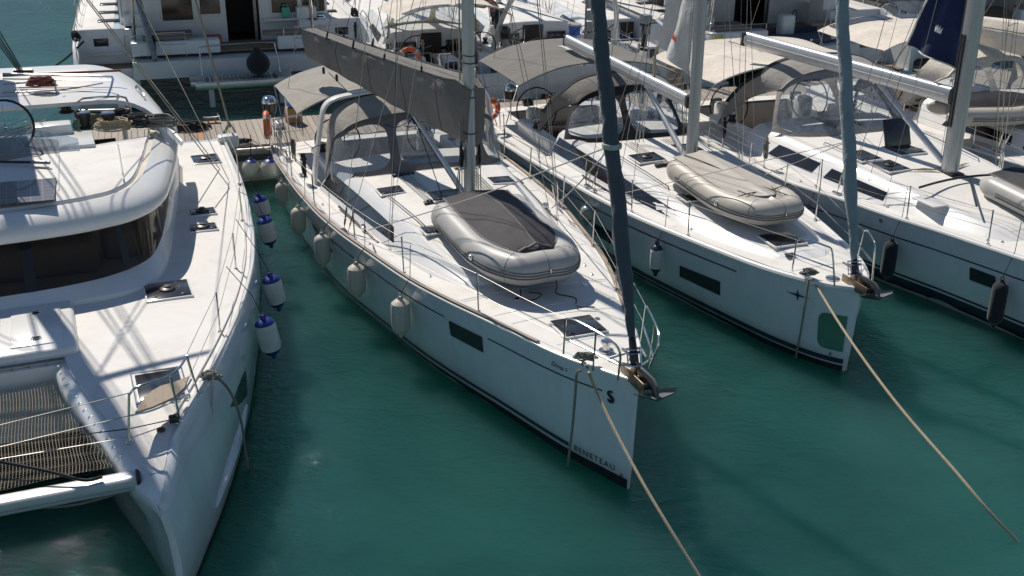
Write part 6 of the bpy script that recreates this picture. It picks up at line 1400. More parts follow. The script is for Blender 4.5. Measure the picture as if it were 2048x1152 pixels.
dock_cleat(.03, -.22, 'mooring cleat on the far edge of the pontoon right of the black rope heap'); dock_cleat(.30, -2.35, 'mooring cleat on the near edge of the pontoon at the catamaran stern'); dock_cleat(9.0, -.25, 'mooring cleat on the far edge of the pontoon behind the second yacht steering wheel'); dock_cleat(4.6, -2.35, 'mooring cleat on the near edge of the pontoon behind the centre yacht')
coil(DK.w(-.75, -.55, DZ+.045), .42, 9, .10, .018, 'roped', label='heap of black and grey mooring rope on the pontoon edge', seed=31, stretch=1.9); coil(DK.w(.5, -2.3, DZ+.06), .14, 4, .06, .02, 'roped', label='black rope wound on the near pontoon cleat', seed=32, stretch=2.2)
# ================================================================== BIG CATAMARANS beyond the pontoon
def bigcat(xs, ys, az, B, L, zd, label, cockz=1.30, saly=4.2, hard=True, name='catamaran', doorx=(-.45, .55), wins=(), posts=(), hw=1.7, hz=3.9):
    F = Fr(xs, ys, az); e = F.root(name, label, 'catamaran', 'large catamarans moored beyond the pontoon')
    hs = []
    for sd in (-1, 1):
        rings = []
        for y in (0, .05, .5, 1.2, 1.25, 1.9, 1.95, 3, 5, 7, 9, 11, 12.5, 13.6, L):
            u = max(0, (y-7)/(L-7)); xo = B/2*(1-.10*u**2)-.55*u**3; xi = B/2-hw+.35*u**2*0+.25*u; zt = .42 if y < 1.22 else (.95 if y < 1.92 else zd); w0 = min(1, .35+y/3) if y < 2 else 1
            if u > .9: xi = xo-.25
            zb = -.5*min(1, .1+y/2.5)
            sec_ = [(xo, zt), (xo+.02, zt*.6), (xo-.06, .1), ((xo+xi)/2, zb), (xi+.10, .1), (xi, .5*zt+.2 if zt > .6 else zt*.6), (xi, zt)]
            rings.append([Vector((sd*a, y, b)) for a, b in sec_])
        h = MB().rings(rings).build('hull', 'hull', e, ang=40); hs.append(h)
        # topside wing at the stern quarter
        MB().rings([[Vector((sd*(B/2+.01), y, zt)), Vector((sd*(B/2-.14), y, zt)), Vector((sd*(B/2-.14), y, .3)), Vector((sd*(B/2+.01), y, .3))] for y, zt in ((-.05, .9), (.0, 1.35), (.5, 1.75), (1.95, zd+.02))]).build('stern_quarter', 'hull', h, ang=30)
        MB().rbox((sd*(B/2-hw/2-.05), .6, .45), (hw-.35, 1.15, .03), .01).build('platform_teak', 'teak', h); MB().rbox((sd*(B/2-hw/2-.05), 1.58, .97), (hw-.35, .6, .03), .01).build('step_teak', 'teak', h)
        MB().tube([Vector((sd*(B/2*(1-.10*max(0, (y-7)/(L-7))**2)-.55*max(0, (y-7)/(L-7))**3+.02), y, zd-.03)) for y in [lerp(1.9, L-.1, k/20) for k in range(21)]], .035, 6).build('rubbing_strake', 'railwood', h)
        for y in (3.3, 4.9, 6.6, 8.6):
            MB().rbox((sd*(B/2-.95), y, zd+.03), (.62, .36, .04), .01).build('hatch', 'hatch', h)
        for y in (3, 5, 7, 9, 11): MB().tube([(sd*(B/2-.08), y, zd), (sd*(B/2-.06), y, zd+.65)], .014, 6).build('stanchion', 'steel', h)
        for f in (.33, .64): MB().tube([(sd*(B/2-.06), 2.6, zd+f), (sd*(B/2-.06), 11, zd+f)], .005, 5).build('lifeline', 'wire', h)
        MB().rbox((sd*(B/2-.55-.02), 7.5, zd-.02), (hw*.0+1.1, 11.0, .06), .01).build('side_deck', 'deck', h)
        MB().rbox((sd*(B/2-hw*.42), 1.935, 1.62), (.42, .02, .24), .01).build('quarter_window', 'tint', h); MB().rbox((sd*(B/2-hw/2), 1.86, 1.30), (hw-.6, .30, .05), .02).build('quarter_seat', 'gel', h)
        # helm steps moulded up to the coachroof
        for k in range(3): MB().rbox((sd*(B/2-hw-.02), 2.1+.45*k, (cockz+zd+.35*k)/2), (.62, .45, zd+.35*k-cockz), .04).build('moulded_step', 'gel', e)
        MB().tube([(sd*(B/2-hw+.3), 2.0, zd+.3), (sd*(B/2-hw+.3), 2.3, zd+.75), (sd*(B/2-hw+.3), 3.6, zd+1.5)], .018, 7).build('handrail', 'steel', e)
    W_ = B-2*hw+.3
    MB().box((0, L*.42, .95), (W_, L*.74, .5)).build('bridgedeck', 'gel', e)
    MB().rbox((0, 2.9, cockz), (W_, 3.2, .05), .02).build('cockpit_sole', 'teak', e)
    for x0, x1 in ((-W_/2, doorx[0]-.35), (doorx[1]+.35, W_/2)): MB().rbox(((x0+x1)/2, 1.35, cockz+.20), (x1-x0, .5, .40), .05, 3).build('stern_bench', 'gel', e)
    # saloon bulkhead with door and windows
    xs_ = W_/2+.25; zt = cockz+2.15; mb = MB()
    for a, b in ((-xs_, doorx[0]), (doorx[1], xs_)): mb.rbox(((a+b)/2, saly, (cockz+zt)/2), (b-a, .10, zt-cockz), .02)
    mb.rbox(((doorx[0]+doorx[1])/2, saly, zt-.06), (doorx[1]-doorx[0], .10, .12), .01); bh = mb.build('saloon_bulkhead', 'gel', e)
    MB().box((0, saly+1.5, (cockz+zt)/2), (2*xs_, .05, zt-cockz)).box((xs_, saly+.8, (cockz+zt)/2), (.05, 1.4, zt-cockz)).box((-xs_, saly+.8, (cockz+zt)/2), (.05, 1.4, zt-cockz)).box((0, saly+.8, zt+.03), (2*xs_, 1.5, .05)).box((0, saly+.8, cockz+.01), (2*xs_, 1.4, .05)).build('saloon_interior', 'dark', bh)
    MB().rbox((doorx[1]-.12, saly-.03, (cockz+zt)/2-.1), (.10, .04, zt-cockz-.25), .01).build('door_frame', 'galv', bh)
    for a, b, z0, z1 in wins:
        MB().rbox(((a+b)/2, saly-.055, (z0+z1)/2), (b-a+.16, .05, z1-z0+.16), .05, 3).build('window_frame', 'gel', bh); MB().rbox(((a+b)/2, saly-.082, (z0+z1)/2), (b-a, .02, z1-z0), .01, 1).build('window_pane', 'tint', bh)
    # coachroof body ahead of the bulkhead and the hardtop over the cockpit
    MB().rings([[Vector((-xs_*f, y, cockz)), Vector((-xs_*f, y, z*.8+.4)), Vector((-xs_*f*.9, y, z)), Vector((xs_*f*.9, y, z)), Vector((xs_*f, y, z*.8+.4)), Vector((xs_*f, y, cockz))] for y, f, z in ((saly+1.7, 1, zt+.02), (7, 1, zt+.1), (9, .92, zt-.1), (10.2, .8, zd+.1))]).build('coachroof', 'gel', e, ang=40)
    for sd in (-1, 1): MB().rbox((sd*(xs_+.01), 6.2, cockz+1.25), (.04, 3.6, .6), .02).build('side_window', 'tint', e)
    if hard:
        MB().rbox((0, 3.3, hz-.35), (W_+.5, 4.2, .12), .05, 3).build('hardtop', 'gel', e)
        for sd in (-1, 1): MB().tube([(sd*(W_/2-.1), 1.5, cockz), (sd*(W_/2-.2), 1.4, hz-.4)], .055, 10).build('hardtop_post', 'steel', e)
    mb_ = Vector((0, 6.5, zt)); 
    mst = MB().tube([mb_, mb_+Vector((0, 0, 16))], .14, 14, ell=1.4).build('mast', 'mastm', e)
    for sd in (-1, 1): MB().tube([(sd*(B/2-.4), 6.0, zd), mb_+Vector((0, 0, 15))], .007, 5).build('cap_shroud', 'wire', e)
    return F, e
FA, CA = bigcat(-8.25, 33.0, 17.5, 8.6, 14.5, 2.0, 'white cruising catamaran at the top left with a dark open saloon door', saly=2.75, doorx=(.15, 1.15), wins=((-1.75, -.85, 2.05, 3.2), (-.62, -.02, 2.2, 3.2), (1.55, 2.35, 2.15, 3.2), (2.48, 3.2, 2.15, 3.2)))
# lifting swim platform with its grating and cradle rails
lp = MB().rbox((.25, -.75, .74), (2.7, .16, .22), .03).rbox((.25, .15, .74), (2.7, .12, .2), .03).rbox((-1.0, -.3, .80), (.45, .95, .16), .03).rbox((1.45, -.3, .80), (.45, .95, .16), .03).build('lifting_platform', 'alu', CA)
for k in range(16): MB().rbox((-.66+.115*k, -.3, .84), (.085, .86, .05), .012).build('grating_bar', 'alu', lp)
for x in (-.65, 1.35): MB().rbox((x, -.45, .40), (.16, .14, .72), .03).build('platform_arm', 'gel', lp)
MB().tube([(-.85, -.1, .88), (-.85, .1, 1.55), (-.65, .12, 1.70), (1.1, .12, 1.72), (1.3, .1, 1.6), (1.38, -.1, .88)], .018, 8, smooth=3).build('dinghy_cradle_rail', 'steel', lp)
for x0, x1 in ((-2.3, -1.2), (2.0, 3.3)): MB().tube([(x0, .9, 1.3), (x0, .9, 2.0), (x1, .9, 2.0), (x1, .9, 1.3)], .014, 7).tube([(x0, .9, 1.65), (x1, .9, 1.65)], .011, 6).build('stern_rail', 'steel', CA)
MB().tube([(-2.1, .5, 1.3), (-2.6, 2.2, 4.1)], .085, 12).build('hardtop_post', 'galv', CA)
bf = empty('round_fender', FA.w(.75, -.25, 1.20), 0, 'big black round fender resting on the lifting platform of the top left catamaran', 'fender')
MB().lathe([(.34*sin(pi*k/14), -.34*cos(pi*k/14)) for k in range(12)]+[(.12, .36), (.08, .48), (0, .5)], n=28).build('body', 'fendk', bf)
jc = FA.l(at(496, 44, 2.35)); j_ = empty('jerrycan', FA.w(1.95, 2.5, 2.02), FA.az, 'teal plastic jerrycan on the shelf under the saloon window', 'jerrycan')
MB().rbox((0, 0, .16), (.26, .16, .32), .05, 3).build('body', 'teal', j_); MB().tube([(-.07, 0, .31), (-.07, 0, .38), (.06, 0, .38), (.06, 0, .31)], .018, 7).build('handle', 'teal', j_)
MB().rbox((2.2, 2.53, 1.97), (1.9, .3, .06), .02).build('window_shelf', 'gel', CA)
sb_ = empty('storage_box', FA.w(-.35, 2.0, 1.34), FA.az, 'terracotta storage box beside the saloon steps of the top left catamaran', 'box'); MB().rbox((0, 0, .14), (.5, .35, .28), .03).build('box_body', 'redcap', sb_); MB().rbox((.02, 0, .30), (.44, .3, .07), .03).build('lid', 'redcap', sb_)
for x, y, lab in ((-4.15, .5, 'navy rope bundle on the left stern corner of the top left catamaran'), (4.1, 2.4, 'black rope bundle on the right rail of the top left catamaran')):
    coil(FA.w(x, y, 2.0), .13, 8, .25, .022, 'roped', label=lab, seed=int(x*10), R=Matrix.Rotation(.6, 3, 'X'), stretch=.8)
rope('mooring_line', [at(160, 95, 2.0), at(130, 125, 1.4), at(95, 150, .6), at(60, 165, 0)], .03, 'roped', 'thick black mooring line from the top left catamaran to the water')
rope('mooring_line', [at(320, 172, .9), at(360, 178, .7), at(415, 188, .3), at(440, 192, 0)], .012, 'roped', 'thin dark line slung under the stern of the top left catamaran')
FB, CB = bigcat(8.9, 35.2, 17, 8.2, 14.0, 2.05, 'white catamaran behind the white sail corner with a shaded cockpit', doorx=(-.2, 1.1), wins=((-2.3, -1.0, 2.2, 3.2), (1.5, 2.5, 2.2, 3.2)))
FD, CD = bigcat(17.2, 39.0, 17, 8.2, 14.0, 2.05, 'white catamaran at the top right behind the navy sail', doorx=(-.6, .6), wins=((-2.3, -1.1, 2.2, 3.2), (1.2, 2.4, 2.2, 3.2)))
rd = empty('rigid_inflatable', at(1575, 88, 1.0), 0, 'navy rigid inflatable boat with a steering console hung behind the white catamaran', 'inflatable boat')
bpy.data.objects.remove(rd)
rd = dinghy('rigid_inflatable', 'navy inflatable tender with a steering console hung behind the catamaran', at(1655, 78, 1.05), radians(100), 3.4, 1.7, .23, 'pvcn')
MB().rbox((.1, 1.6, .62), (.55, .45, .7), .08, 3).build('console', 'gel', rd); MB().tube([(.1+.17*cos(2*pi*k/16), 1.32, .92+.17*sin(2*pi*k/16)) for k in range(16)], .018, 6, closed=True).build('tender_wheel', 'black', rd)
MB().rbox((0, 2.0, .12), (1.1, 2.4, .1), .03).build('floor', 'grey_gel', rd)
passerelle(Fr(0, 0, 0), at(1850, 85, 1.0).x, at(1850, 85, 1.0).y, 1.0, .45, 3.2, 'brown slatted boarding ladder leaning by the top right catamaran', tilt=-.35, yaw=.45, n=12, body='railwood')
passerelle(Fr(0, 0, 0), at(1345, 190, .9).x, at(1345, 190, .9).y, .9, .5, 1.3, 'brown slatted gangway end behind the white sail corner', tilt=.1, yaw=.5, n=5, body='railwood')
yb = empty('bucket', at(1430, 83, 1.35), 0, 'yellow bucket in the shaded cockpit behind the white sail', 'bucket'); MB().lathe([(.11, 0), (.14, .28), (.145, .28), (.13, .27)], n=16).build('body', 'yellow', yb); MB().tube([(-.14, 0, .26), (0, -.1, .2), (.14, 0, .26)], .006, 5, smooth=4).build('handle', 'steel', yb)
Y8 = bgyacht(22.5, 41.0, 13, 17, 'white sloop at the top right corner beyond the pontoon', 'greyl')
Y9 = bgyacht(14.2, 38.2, 12.5, 17, 'white sloop with a taupe bimini between the two big catamarans', 'greyl')
Y10 = bgyacht(-4.9, 47, 12.5, 17, 'white sloop far behind the yacht with the cream bimini', None)
Y11 = bgyacht(6.5, 50, 13, 17, 'white sloop at the top edge behind the grey outboard', 'cream')
Y12 = bgyacht(13.5, 54, 13, 17, 'white sloop at the top edge behind the white sail corner', None)
Y13 = bgyacht(22, 56, 13, 17, 'white sloop at the top edge right of the navy sail', 'cream')
# ------------------------------------------------------------------ mooring lines in front
rope('mooring_line', [at(1180, 742, 1.69), at(1192, 772, 1.50)]+[F1.w(F1.p(px, py, z)) for px, py, z in ((1235, 860, 1.17), (1290, 960, .85), (1345, 1050, .55), (1412, 1155, .15))], .020, 'rope', 'golden mooring line running from the centre yacht bow to the bottom of the photo', smooth=3)
rope('mooring_line', [at(1165, 738, 1.68), at(1156, 745, 1.62), at(1154, 780, 1.38), at(1149, 850, .85), at(1142, 915, .2), at(1139, 950, -.3)], .018, 'ropeg', 'grey mooring line hanging down the bow of the centre yacht')
rope('mooring_line', [at(1622, 548, 1.52), at(1634, 566, 1.38), at(1700, 668, 1.15), at(1800, 800, .85), at(1920, 935, .55), at(1985, 1010, .30), at(2060, 1085, -.1)], .019, 'rope', 'golden mooring line running from the second yacht bow to the right edge')
rope('mooring_line', [at(1618, 550, 1.52), at(1614, 575, 1.30), at(1605, 640, .7), at(1594, 703, .05), at(1590, 730, -.3)], .017, 'ropeg', 'grey mooring line hanging down the bow of the second yacht')
for F_, x, y, z, lab in ((F1, -.42, .62, 1.72, 'rope turns wound on the bow cleat of the centre yacht'), (F2, -.52, .55, 1.55, 'rope turns wound on the bow cleat of the second yacht')):
    coil(F_.w(x, y, z-.04), .07, 6, .07, .015, 'ropeg', 'cleat_hitch', label=lab, seed=11+int(y*10), stretch=1.9)
# genoa sheets from the furled sail to the cars
for Y_, xs, ys2, t_ in ((Y1, 1.66, 6.95, .135), (Y1, -1.66, 6.95, .135), (Y2, -1.45, 5.6, .19), (Y2, 1.45, 5.6, .19)):
    pass
fa = Vector((0, .03, 1.68)).lerp(Vector((.05, 6.15, 18.9)), .155)
for sd in (-1, 1): MB().tube([fa, fa.lerp(Vector((sd*1.69, 6.7, 1.5)), .5)-Vector((0, 0, .06)), Vector((sd*1.69, 6.7, 1.50))], .010, 6, smooth=4).build('genoa_sheet', 'ropew', Y1.root)
MB().lathe([(.12, -.03), (.125, 0), (.12, .03)], fa, 14).build('furl_binding', 'ropew', Y1.root)
fb = Vector((0, .08, 1.5)).lerp(Vector((.25, 5.4, 18.5)), .12)
for sd in (-1, 1): MB().tube([fb, Vector((sd*1.5, 5.6, 1.32))], .008, 6).build('genoa_sheet', 'ropew', Y2.root)
# anchors on the bow rollers
def anchor(Y, y0, z0, sc_, label, root_name='anchor'):
    r = MB().rbox((-.075, y0-.12, z0), (.02, .62, .16), .008).rbox((.075, y0-.12, z0), (.02, .62, .16), .008).rbox((0, y0+.05, z0-.05), (.15, .3, .02), .005).build('bow_roller', 'rust', Y.root)
    MB().cyl((0, y0-.36, z0), .04, .13, 12, Matrix.Rotation(pi/2, 3, 'Y')).build('roller_wheel', 'black', r)
    e = Y.fr.root('anchor', label, 'anchor', 'anchors hung on bow rollers', (0, y0-.38, z0+.10))
    k = sc_
    MB().rings([[Vector((a*.018, y, z+b)) for a, b in ((-1, -w), (1, -w), (1, w), (-1, w))] for y, z, w in ((.55*k, .06, .02), (.0, .05, .04*k), (-.16*k, .03, .06*k), (-.27*k, -.03*k, .06*k), (-.31*k, -.15*k, .03*k))]).build('shank', 'galvd', e)
    fl = MB()
    for sx in (-1, 1):
        P = [Vector((0, -.30*k, -.16*k)), Vector((sx*.20*k, -.42*k, -.02*k)), Vector((sx*.30*k, -.30*k, -.02*k)), Vector((sx*.22*k, -.02*k, -.16*k)), Vector((0, .14*k, -.30*k))]
        fl.add([p for p in P]+[p+Vector((0, .01, -.025)) for p in P], [(0, 1, 2, 3, 4), (9, 8, 7, 6, 5)]+[(i, (i+1) % 5, (i+1) % 5+5, i+5) for i in range(5)])
    fl.build('fluke', 'galvd', e, smooth=False)
    MB().tube([(0, .1, .06), (0, .35, .10), (0, .7, .10)], .018, 6).build('chain', 'galv', e); return e
anchor(Y1, .10, 1.66, .88, 'galvanised anchor hanging off the bow roller of the centre yacht'); anchor(Y2, .12, 1.49, .8, 'galvanised anchor hanging off the bow roller of the second yacht')
# loose lines by the dinghy
rope('dinghy_painter', [F1.w(.10, 2.86, 1.98), F1.w(.12, 2.8, 1.75), F1.w(.1, 2.75, 1.66), F1.w(.3, 2.55, 1.64), F1.w(.22, 2.3, 1.63), F1.w(.45, 2.2, 1.62)], .010, 'roped', 'black painter trailing from the bow of the grey dinghy on the centre yacht')
rope('lashing_line', [F1.w(-.35, 3.05, 1.66), F1.w(-.42, 2.8, 1.64), F1.w(-.28, 2.7, 1.64), F1.w(-.1, 2.85, 1.64), F1.w(-.25, 2.95, 1.65)], .009, 'roped', 'short black line looped on the deck left of the grey dinghy bow')
for (x0, y0, x1, y1, lab) in ((-.45, 4.9, .35, 2.4, 'black lashing crossing the beige dinghy lengthwise'), (-.55, 2.75, .62, 3.0, 'dark lashing across the bow of the beige dinghy')):
    pts = [F2.w(lerp(x0, x1, k/8), lerp(y0, y1, k/8), 2.05+.015*sin(k)+.06*(lerp(y0, y1, k/8)-2.15)) for k in range(9)]
    rope('lashing_line', pts, .009, 'roped', lab)
rope('net_line', [F2.w(x, y, z) for x, y, z in ((-.62, 2.75, 1.85), (-.5, 2.55, 2.02), (-.35, 2.62, 2.06), (-.2, 2.48, 2.03), (.0, 2.55, 2.07), (.15, 2.42, 2.03), (.35, 2.55, 2.04), (.5, 2.75, 1.95), (.3, 2.35, 1.95), (0, 2.3, 1.95), (-.3, 2.38, 1.95), (-.5, 2.5, 1.9))], .008, 'roped', 'tangled dark cord over the bow tube of the beige dinghy')
# ================================================================== PERSON on the deck of yacht six
def person():
    P0 = at(985, 80, 1.30); e = empty('person', P0, radians(-60), 'person in a red shirt and dark trousers bending forward with arms reaching out', 'person')
    J = {'pelvis': (0, 0, .92), 'spine': (0, -.10, 1.10), 'chest': (0, -.30, 1.28), 'neck': (0, -.46, 1.37), 'head0': (0, -.55, 1.40), 'head1': (0, -.64, 1.42),
         'lh': (.10, .02, .88), 'lk': (.13, -.06, .48), 'la': (.14, .05, .08), 'lt': (.15, -.12, .03), 'rh': (-.10, .02, .88), 'rk': (-.13, -.02, .48), 'ra': (-.13, .10, .08), 'rt': (-.14, -.07, .03),
         'ls': (.19, -.34, 1.30), 'le': (.22, -.52, 1.08), 'lw': (.18, -.76, 1.12), 'lf': (.17, -.86, 1.12), 'rs': (-.19, -.34, 1.30), 're': (-.23, -.55, 1.12), 'rw': (-.18, -.80, 1.16), 'rf': (-.17, -.90, 1.16)}
    R = {'pelvis': .135, 'spine': .13, 'chest': .15, 'neck': .055, 'head0': .085, 'head1': .095, 'lh': .09, 'lk': .06, 'la': .042, 'lt': .04, 'rh': .09, 'rk': .06, 'ra': .042, 'rt': .04, 'ls': .06, 'le': .043, 'lw': .03, 'lf': .028, 'rs': .06, 're': .043, 'rw': .03, 'rf': .028}
    def skin(name, keys, edges, m, g=0.0, par=None):
        me = bpy.data.meshes.new(name); idx = {k: i for i, k in enumerate(keys)}; me.from_pydata([J[k] for k in keys], [(idx[a], idx[b]) for a, b in edges], [])
        o = bpy.data.objects.new(name, me); COL.objects.link(o); md = o.modifiers.new('s', 'SKIN'); 
        for k in keys: v = me.skin_vertices[0].data[idx[k]]; v.radius = (R[k]+g, R[k]+g); v.use_root = (k == keys[0])
        o.modifiers.new('d', 'SUBSURF').levels = 2; dg = bpy.context.evaluated_depsgraph_get(); me2 = bpy.data.meshes.new_from_object(o.evaluated_get(dg)); bpy.data.objects.remove(o)
        for p in me2.polygons: p.use_smooth = True
        me2.materials.clear(); me2.materials.append(M[m]); q = bpy.data.objects.new(name, me2); COL.objects.link(q); q.parent = par or e; return q
    E_ = [('pelvis', 'spine'), ('spine', 'chest'), ('chest', 'neck'), ('neck', 'head0'), ('head0', 'head1'), ('pelvis', 'lh'), ('lh', 'lk'), ('lk', 'la'), ('la', 'lt'), ('pelvis', 'rh'), ('rh', 'rk'), ('rk', 'ra'), ('ra', 'rt'), ('chest', 'ls'), ('ls', 'le'), ('le', 'lw'), ('lw', 'lf'), ('chest', 'rs'), ('rs', 're'), ('re', 'rw'), ('rw', 'rf')]
    b = skin('body', list(J), E_, 'skin')
    skin('shirt', ['pelvis', 'spine', 'chest', 'ls', 'le', 'rs', 're'], [('pelvis', 'spine'), ('spine', 'chest'), ('chest', 'ls'), ('ls', 'le'), ('chest', 'rs'), ('rs', 're')], 'shirt', .022)
    skin('trousers', ['pelvis', 'lh', 'lk', 'la', 'rh', 'rk', 'ra'], [('pelvis', 'lh'), ('lh', 'lk'), ('lk', 'la'), ('pelvis', 'rh'), ('rh', 'rk'), ('rk', 'ra')], 'trousers', .026)
    h = MB(); h.ball((0, -.58, 1.47), .115, 14, 10); h.ball((0, -.50, 1.44), .10, 12, 8); h.v = [(x*(1+.15*noise.noise(Vector((x*20, y*20, z*20)))), y+.02*noise.noise(Vector((x*25, y*25, z*25))), z+.03*noise.noise(Vector((x*22, y*22+4, z*22)))) for x, y, z in h.v]
    h.build('hair', 'hair', e)
    for s_, w in ((1, (.17, -.86, 1.12)), (-1, (-.17, -.90, 1.16))):
        for k in range(4): MB().tube([(w[0]-.022+.015*k, w[1]-.01, w[2]), (w[0]-.026+.017*k, w[1]-.06, w[2]-.01), (w[0]-.026+.017*k, w[1]-.085-.01*(k in (1, 2)), w[2]-.03)], .008, 6).build('finger', 'skin', b)
        MB().tube([(w[0]-s_*.03, w[1]+.02, w[2]), (w[0]-s_*.06, w[1]-.03, w[2]-.01)], .009, 6).build('thumb', 'skin', b)
    f = MB().ball((.035, -.725, 1.41), .012, 8, 6).ball((-.035, -.725, 1.41), .012, 8, 6).build('eyes', 'dark', b); MB().rbox((0, -.745, 1.385), (.028, .03, .045), .012).build('nose', 'skin', b)
person()
# ================================================================== extra running rigging, coils and clutter
def extra_rig(Y, seed, n=5, cols=('ropew', 'ropeg', 'wire', 'rope', 'roped')):
    rd_ = random.Random(seed); b, t = Y.mb, Y.mt
    for k in range(n):
        sd = -1 if k % 2 == 0 else 1; y = b.y+rd_.uniform(-.3, 1.0); x = sd*(Y.hb(y)-.28-rd_.uniform(0, .35)); z = Y.dz(abs(x), y)
        top = b.lerp(t, rd_.choice((.34, .36, .60, .62, .85)))+Vector((sd*rd_.uniform(.1, .5), .1, 0))
        MB().tube([(x, y, z), Vector((x, y, z)).lerp(top, .5)+Vector((0, 0, -.03)), top], rd_.choice((.0045, .006)), 5).build('halyard_line', cols[k % len(cols)], Y.root)
    for k in range(3):
        a = b+Vector((rd_.uniform(-.14, .14), .16, .3)); MB().tube([a, b.lerp(t, .9)+Vector((rd_.uniform(-.12, .12), .18, 0))], .005, 5).build('halyard_line', cols[(k+1) % len(cols)], Y.root)
for i, Y in enumerate((Y1, Y2, Y3, Y4)): extra_rig(Y, 40+i, 6)
for i, Y in enumerate((Y5, Y6, Y7, Y8, Y9, Y10, Y11, Y12, Y13)): extra_rig(Y, 60+i, 3)
def hank(Y, x, y, z, m, label, L=.42, seed=0, group='rope hanks hung on the guard rails'):
    rd_ = random.Random(seed); mb = MB()
    for k in range(7):
        w = rd_.uniform(.05, .11); l = L*rd_.uniform(.8, 1.1); dx, dy = rd_.uniform(-.03, .03), rd_.uniform(-.04, .04)
        mb.tube([(dx, dy, 0), (dx-w*.4, dy-w, -l*.45), (dx, dy-w*.3, -l), (dx+.01, dy+w*.6, -l*.8), (dx+w*.3, dy+w, -l*.4), (dx, dy, 0)], .009, 5, smooth=4)
    mb.tube([(-.05, -.05, -.10), (.05, -.05, -.11), (.05, .05, -.10), (-.05, .05, -.11), (-.05, -.05, -.12), (.05, .0, -.13)], .01, 5, smooth=3)
    o = mb.build('rope_hank', m); P = Y.fr.w(x, y, z); o.location = P; o.rotation_euler = (0, 0, Y.fr.az); return tag(o, label, 'rope hank', group)
zr = 1.85
hank(Y1, -2.08, 11.2, 1.95, 'ropeg', 'grey rope hank on the left rail beside the cockpit of the centre yacht', seed=1)
hank(Y1, -2.12, 12.4, 1.9, 'ropew', 'white rope hank at the left stern corner of the centre yacht', seed=2)
hank(Y1, -2.05, 10.3, 1.9, 'roped', 'black rope hank on the left rail beside the white arch', L=.5, seed=3)
hank(Y2, -2.0, 12.2, 1.85, 'rope', 'beige rope hank on the left stern rail of the second yacht', seed=4)
hank(Y2, 2.0, 11.7, 1.85, 'ropeg', 'grey rope hank on the right stern rail of the second yacht', seed=5)
hank(Y3, -2.32, 8.6, 2.0, 'ropeg', 'grey rope hank on the left rail of the third yacht beside its sprayhood', seed=6)
hank(Y3, -2.32, 10.3, 2.0, 'roped', 'black rope hank on the left rail of the third yacht near its wheel', seed=7)
hank(Y5, 1.7, 12.2, 1.8, 'rope', 'beige rope hank on the stern rail of the yacht with the cream bimini', seed=8)
for Y, sd, y, x in ((Y5, 1, 10.4, .55), (Y5, -1, 10.4, .55)):
    hank(Y, sd*x, y, 1.75, 'rope', 'beige rope hank %s the companionway of the yacht with the cream bimini' % ('left of' if sd > 0 else 'right of'), L=.5, seed=int(9+sd))
# cockpit speakers, instrument pods and cushions seen under the canopies
for Y, w in ((Y1, 1.0), (Y2, .95), (Y3, 1.1)):
    L = Y.L
    for sd in (-1, 1):
        MB().rbox((sd*w, L-1.2, 1.66), (.26, .14, .2), .03).build('instrument_pod', 'obk', Y.root)
        MB().rbox((sd*.85, Y.L-3.6, 1.42), (.5, .12, .42), .05, 3).build('backrest_cushion', 'cushion', Y.root)
# sliding hatch and washboards on the main boats
for Y, y0 in ((Y1, 9.15), (Y2, 8.3), (Y3, 9.5), (Y4, 8.9)):
    MB().rbox((0, y0, Y.ctop(0, y0)+.03), (.72, .9, .05), .015).build('sliding_hatch', 'hatch', Y.c)
# dorades, eyes and small fittings
for Y in (Y1, Y2, Y3):
    rd_ = random.Random(int(Y.L*10))
    for k in range(10):
        y = rd_.uniform(3.2, 8.8); sd = rd_.choice((-1, 1)); x = sd*(Y.hb(y)-.20-rd_.uniform(0, .25)); MB().lathe([(.03, 0), (.028, .012), (.012, .02), (.012, .035), (0, .036)], (x, y, Y.dz(x, y)), 10).build('pad_eye', 'steel', Y.d)

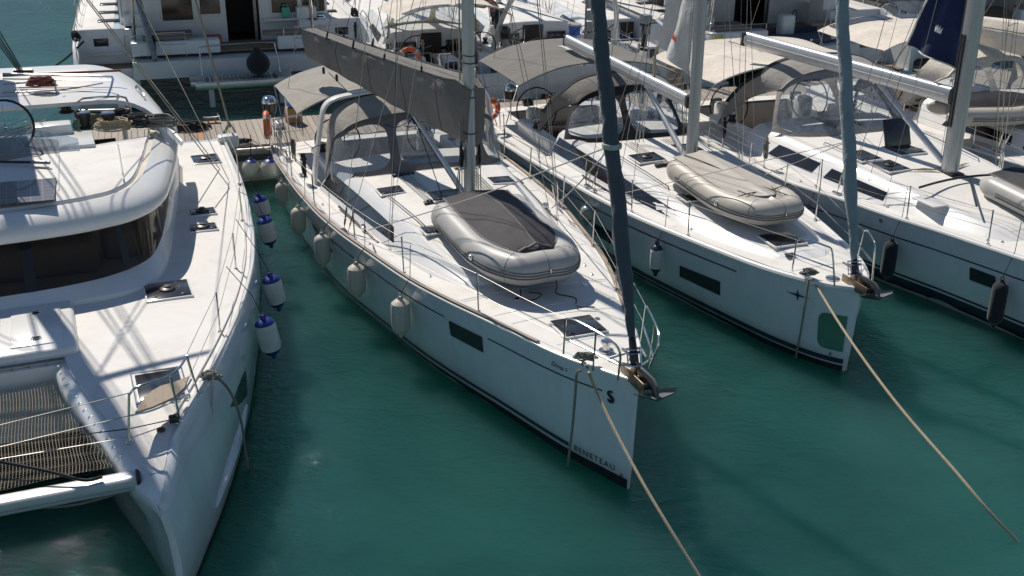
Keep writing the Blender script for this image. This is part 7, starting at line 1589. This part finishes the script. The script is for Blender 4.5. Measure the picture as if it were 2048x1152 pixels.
# aft decks of the big catamarans: cushions, tables, blinds, life rings of rope and small gear
for F_, C_, B_ in ((FA, CA, 8.6), (FB, CB, 8.2), (FD, CD, 8.2)):
    for sd in (-1, 1):
        MB().rbox((sd*1.75, 1.5, 1.76), (1.3, .45, .10), .04, 3).build('bench_cushion', 'cushion', C_)
        MB().rbox((sd*(B_/2-1.75), 2.35, 1.75), (.06, .9, .5), .02).build('fender_basket', 'steel', C_)
        MB().tube([(sd*(B_/2-.1), .2, 1.35), (sd*(B_/2-.1), .25, 2.1), (sd*(B_/2-.1), 1.5, 2.3), (sd*(B_/2-.1), 2.0, 2.0)], .014, 7, smooth=3).tube([(sd*(B_/2-.1), .9, 1.6), (sd*(B_/2-.1), .9, 2.2)], .012, 6).build('quarter_rail', 'steel', C_)
        MB().tube([(sd*(B_/2-1.5), .05, .42), (sd*(B_/2-1.5), .05, .95), (sd*(B_/2-1.1), .05, .95), (sd*(B_/2-1.1), .05, .42)], .014, 7).build('bathing_ladder', 'steel', C_)
    MB().rbox((-1.5, 2.2, 1.75), (1.1, .7, .05), .02).rbox((-1.5, 2.2, 1.5), (.2, .2, .45), .04).build('cockpit_dining_table', 'teak', C_)
    for x in (-1.35, -.3, 1.9): MB().rbox((x, 2.66 if F_ is FA else 4.1, 3.05), (.55, .02, .35), .005).build('folded_blind', 'cushion', C_)
    for x in (-2.9, -.6, 1.7, 3.0): MB().tube([(x, 1.2, 1.3), (x, 1.2, 1.9)], .014, 6).build('rail_post', 'steel', C_)
    MB().tube([(-2.9, 1.2, 1.9), (-.6, 1.2, 1.9)], .012, 6).tube([(1.7, 1.2, 1.9), (3.0, 1.2, 1.9)], .012, 6).build('guard_wire', 'steel', C_)
for i, (F_, x, y, z, m_, lab) in enumerate(((FA, -2.1, 1.0, 1.9, 'roped', 'black rope hank hung left of the round fender on the top left catamaran'), (FA, 3.9, 1.2, 2.0, 'roped', 'black rope hank on the right quarter rail of the top left catamaran'), (FB, -3.9, .6, 2.0, 'roped', 'black rope hank on the left quarter of the catamaran behind the white sail'))):
    class _Y: pass
    q = _Y(); q.fr = F_; hank(q, x, y, z, m_, lab, L=.5, seed=80+i)
# yellow straps and lines on the pontoon
for i, (x0, y0, x1, y1, m_, lab) in enumerate(((3.0, -2.2, 4.6, -2.35, 'rope', 'beige line lying on the near edge of the pontoon'), (5.6, -2.3, 8.6, -2.2, 'ropeg', 'grey line lying along the pontoon behind the second yacht'), (10.2, -2.2, 12.6, -2.4, 'rope', 'beige line lying on the pontoon behind the third yacht'))):
    pts = [DK.w(lerp(x0, x1, k/7), lerp(y0, y1, k/7)+.10*sin(k*2.1+i), DZ+.055) for k in range(8)]; rope('pontoon_line', pts, .014, m_, lab)
# stern lines of the moored yachts, down to the pontoon
for Y, nm in ((Y1, 'centre yacht'), (Y2, 'second yacht'), (Y3, 'third yacht')):
    for sd, w_ in ((-1, 'left'), (1, 'right')):
        a = Y.fr.w(sd*2.0, Y.L-.6, Y.zs(Y.L)+.08); l = DK.l(a); b = DK.w(l.x+sd*.5, -2.35, DZ+.12)
        rope('stern_line', [a, a.lerp(b, .5)-Vector((0, 0, .12)), b], .014, 'ropeg', 'grey stern line from the %s quarter of the %s to the pontoon' % (w_, nm), smooth=4)
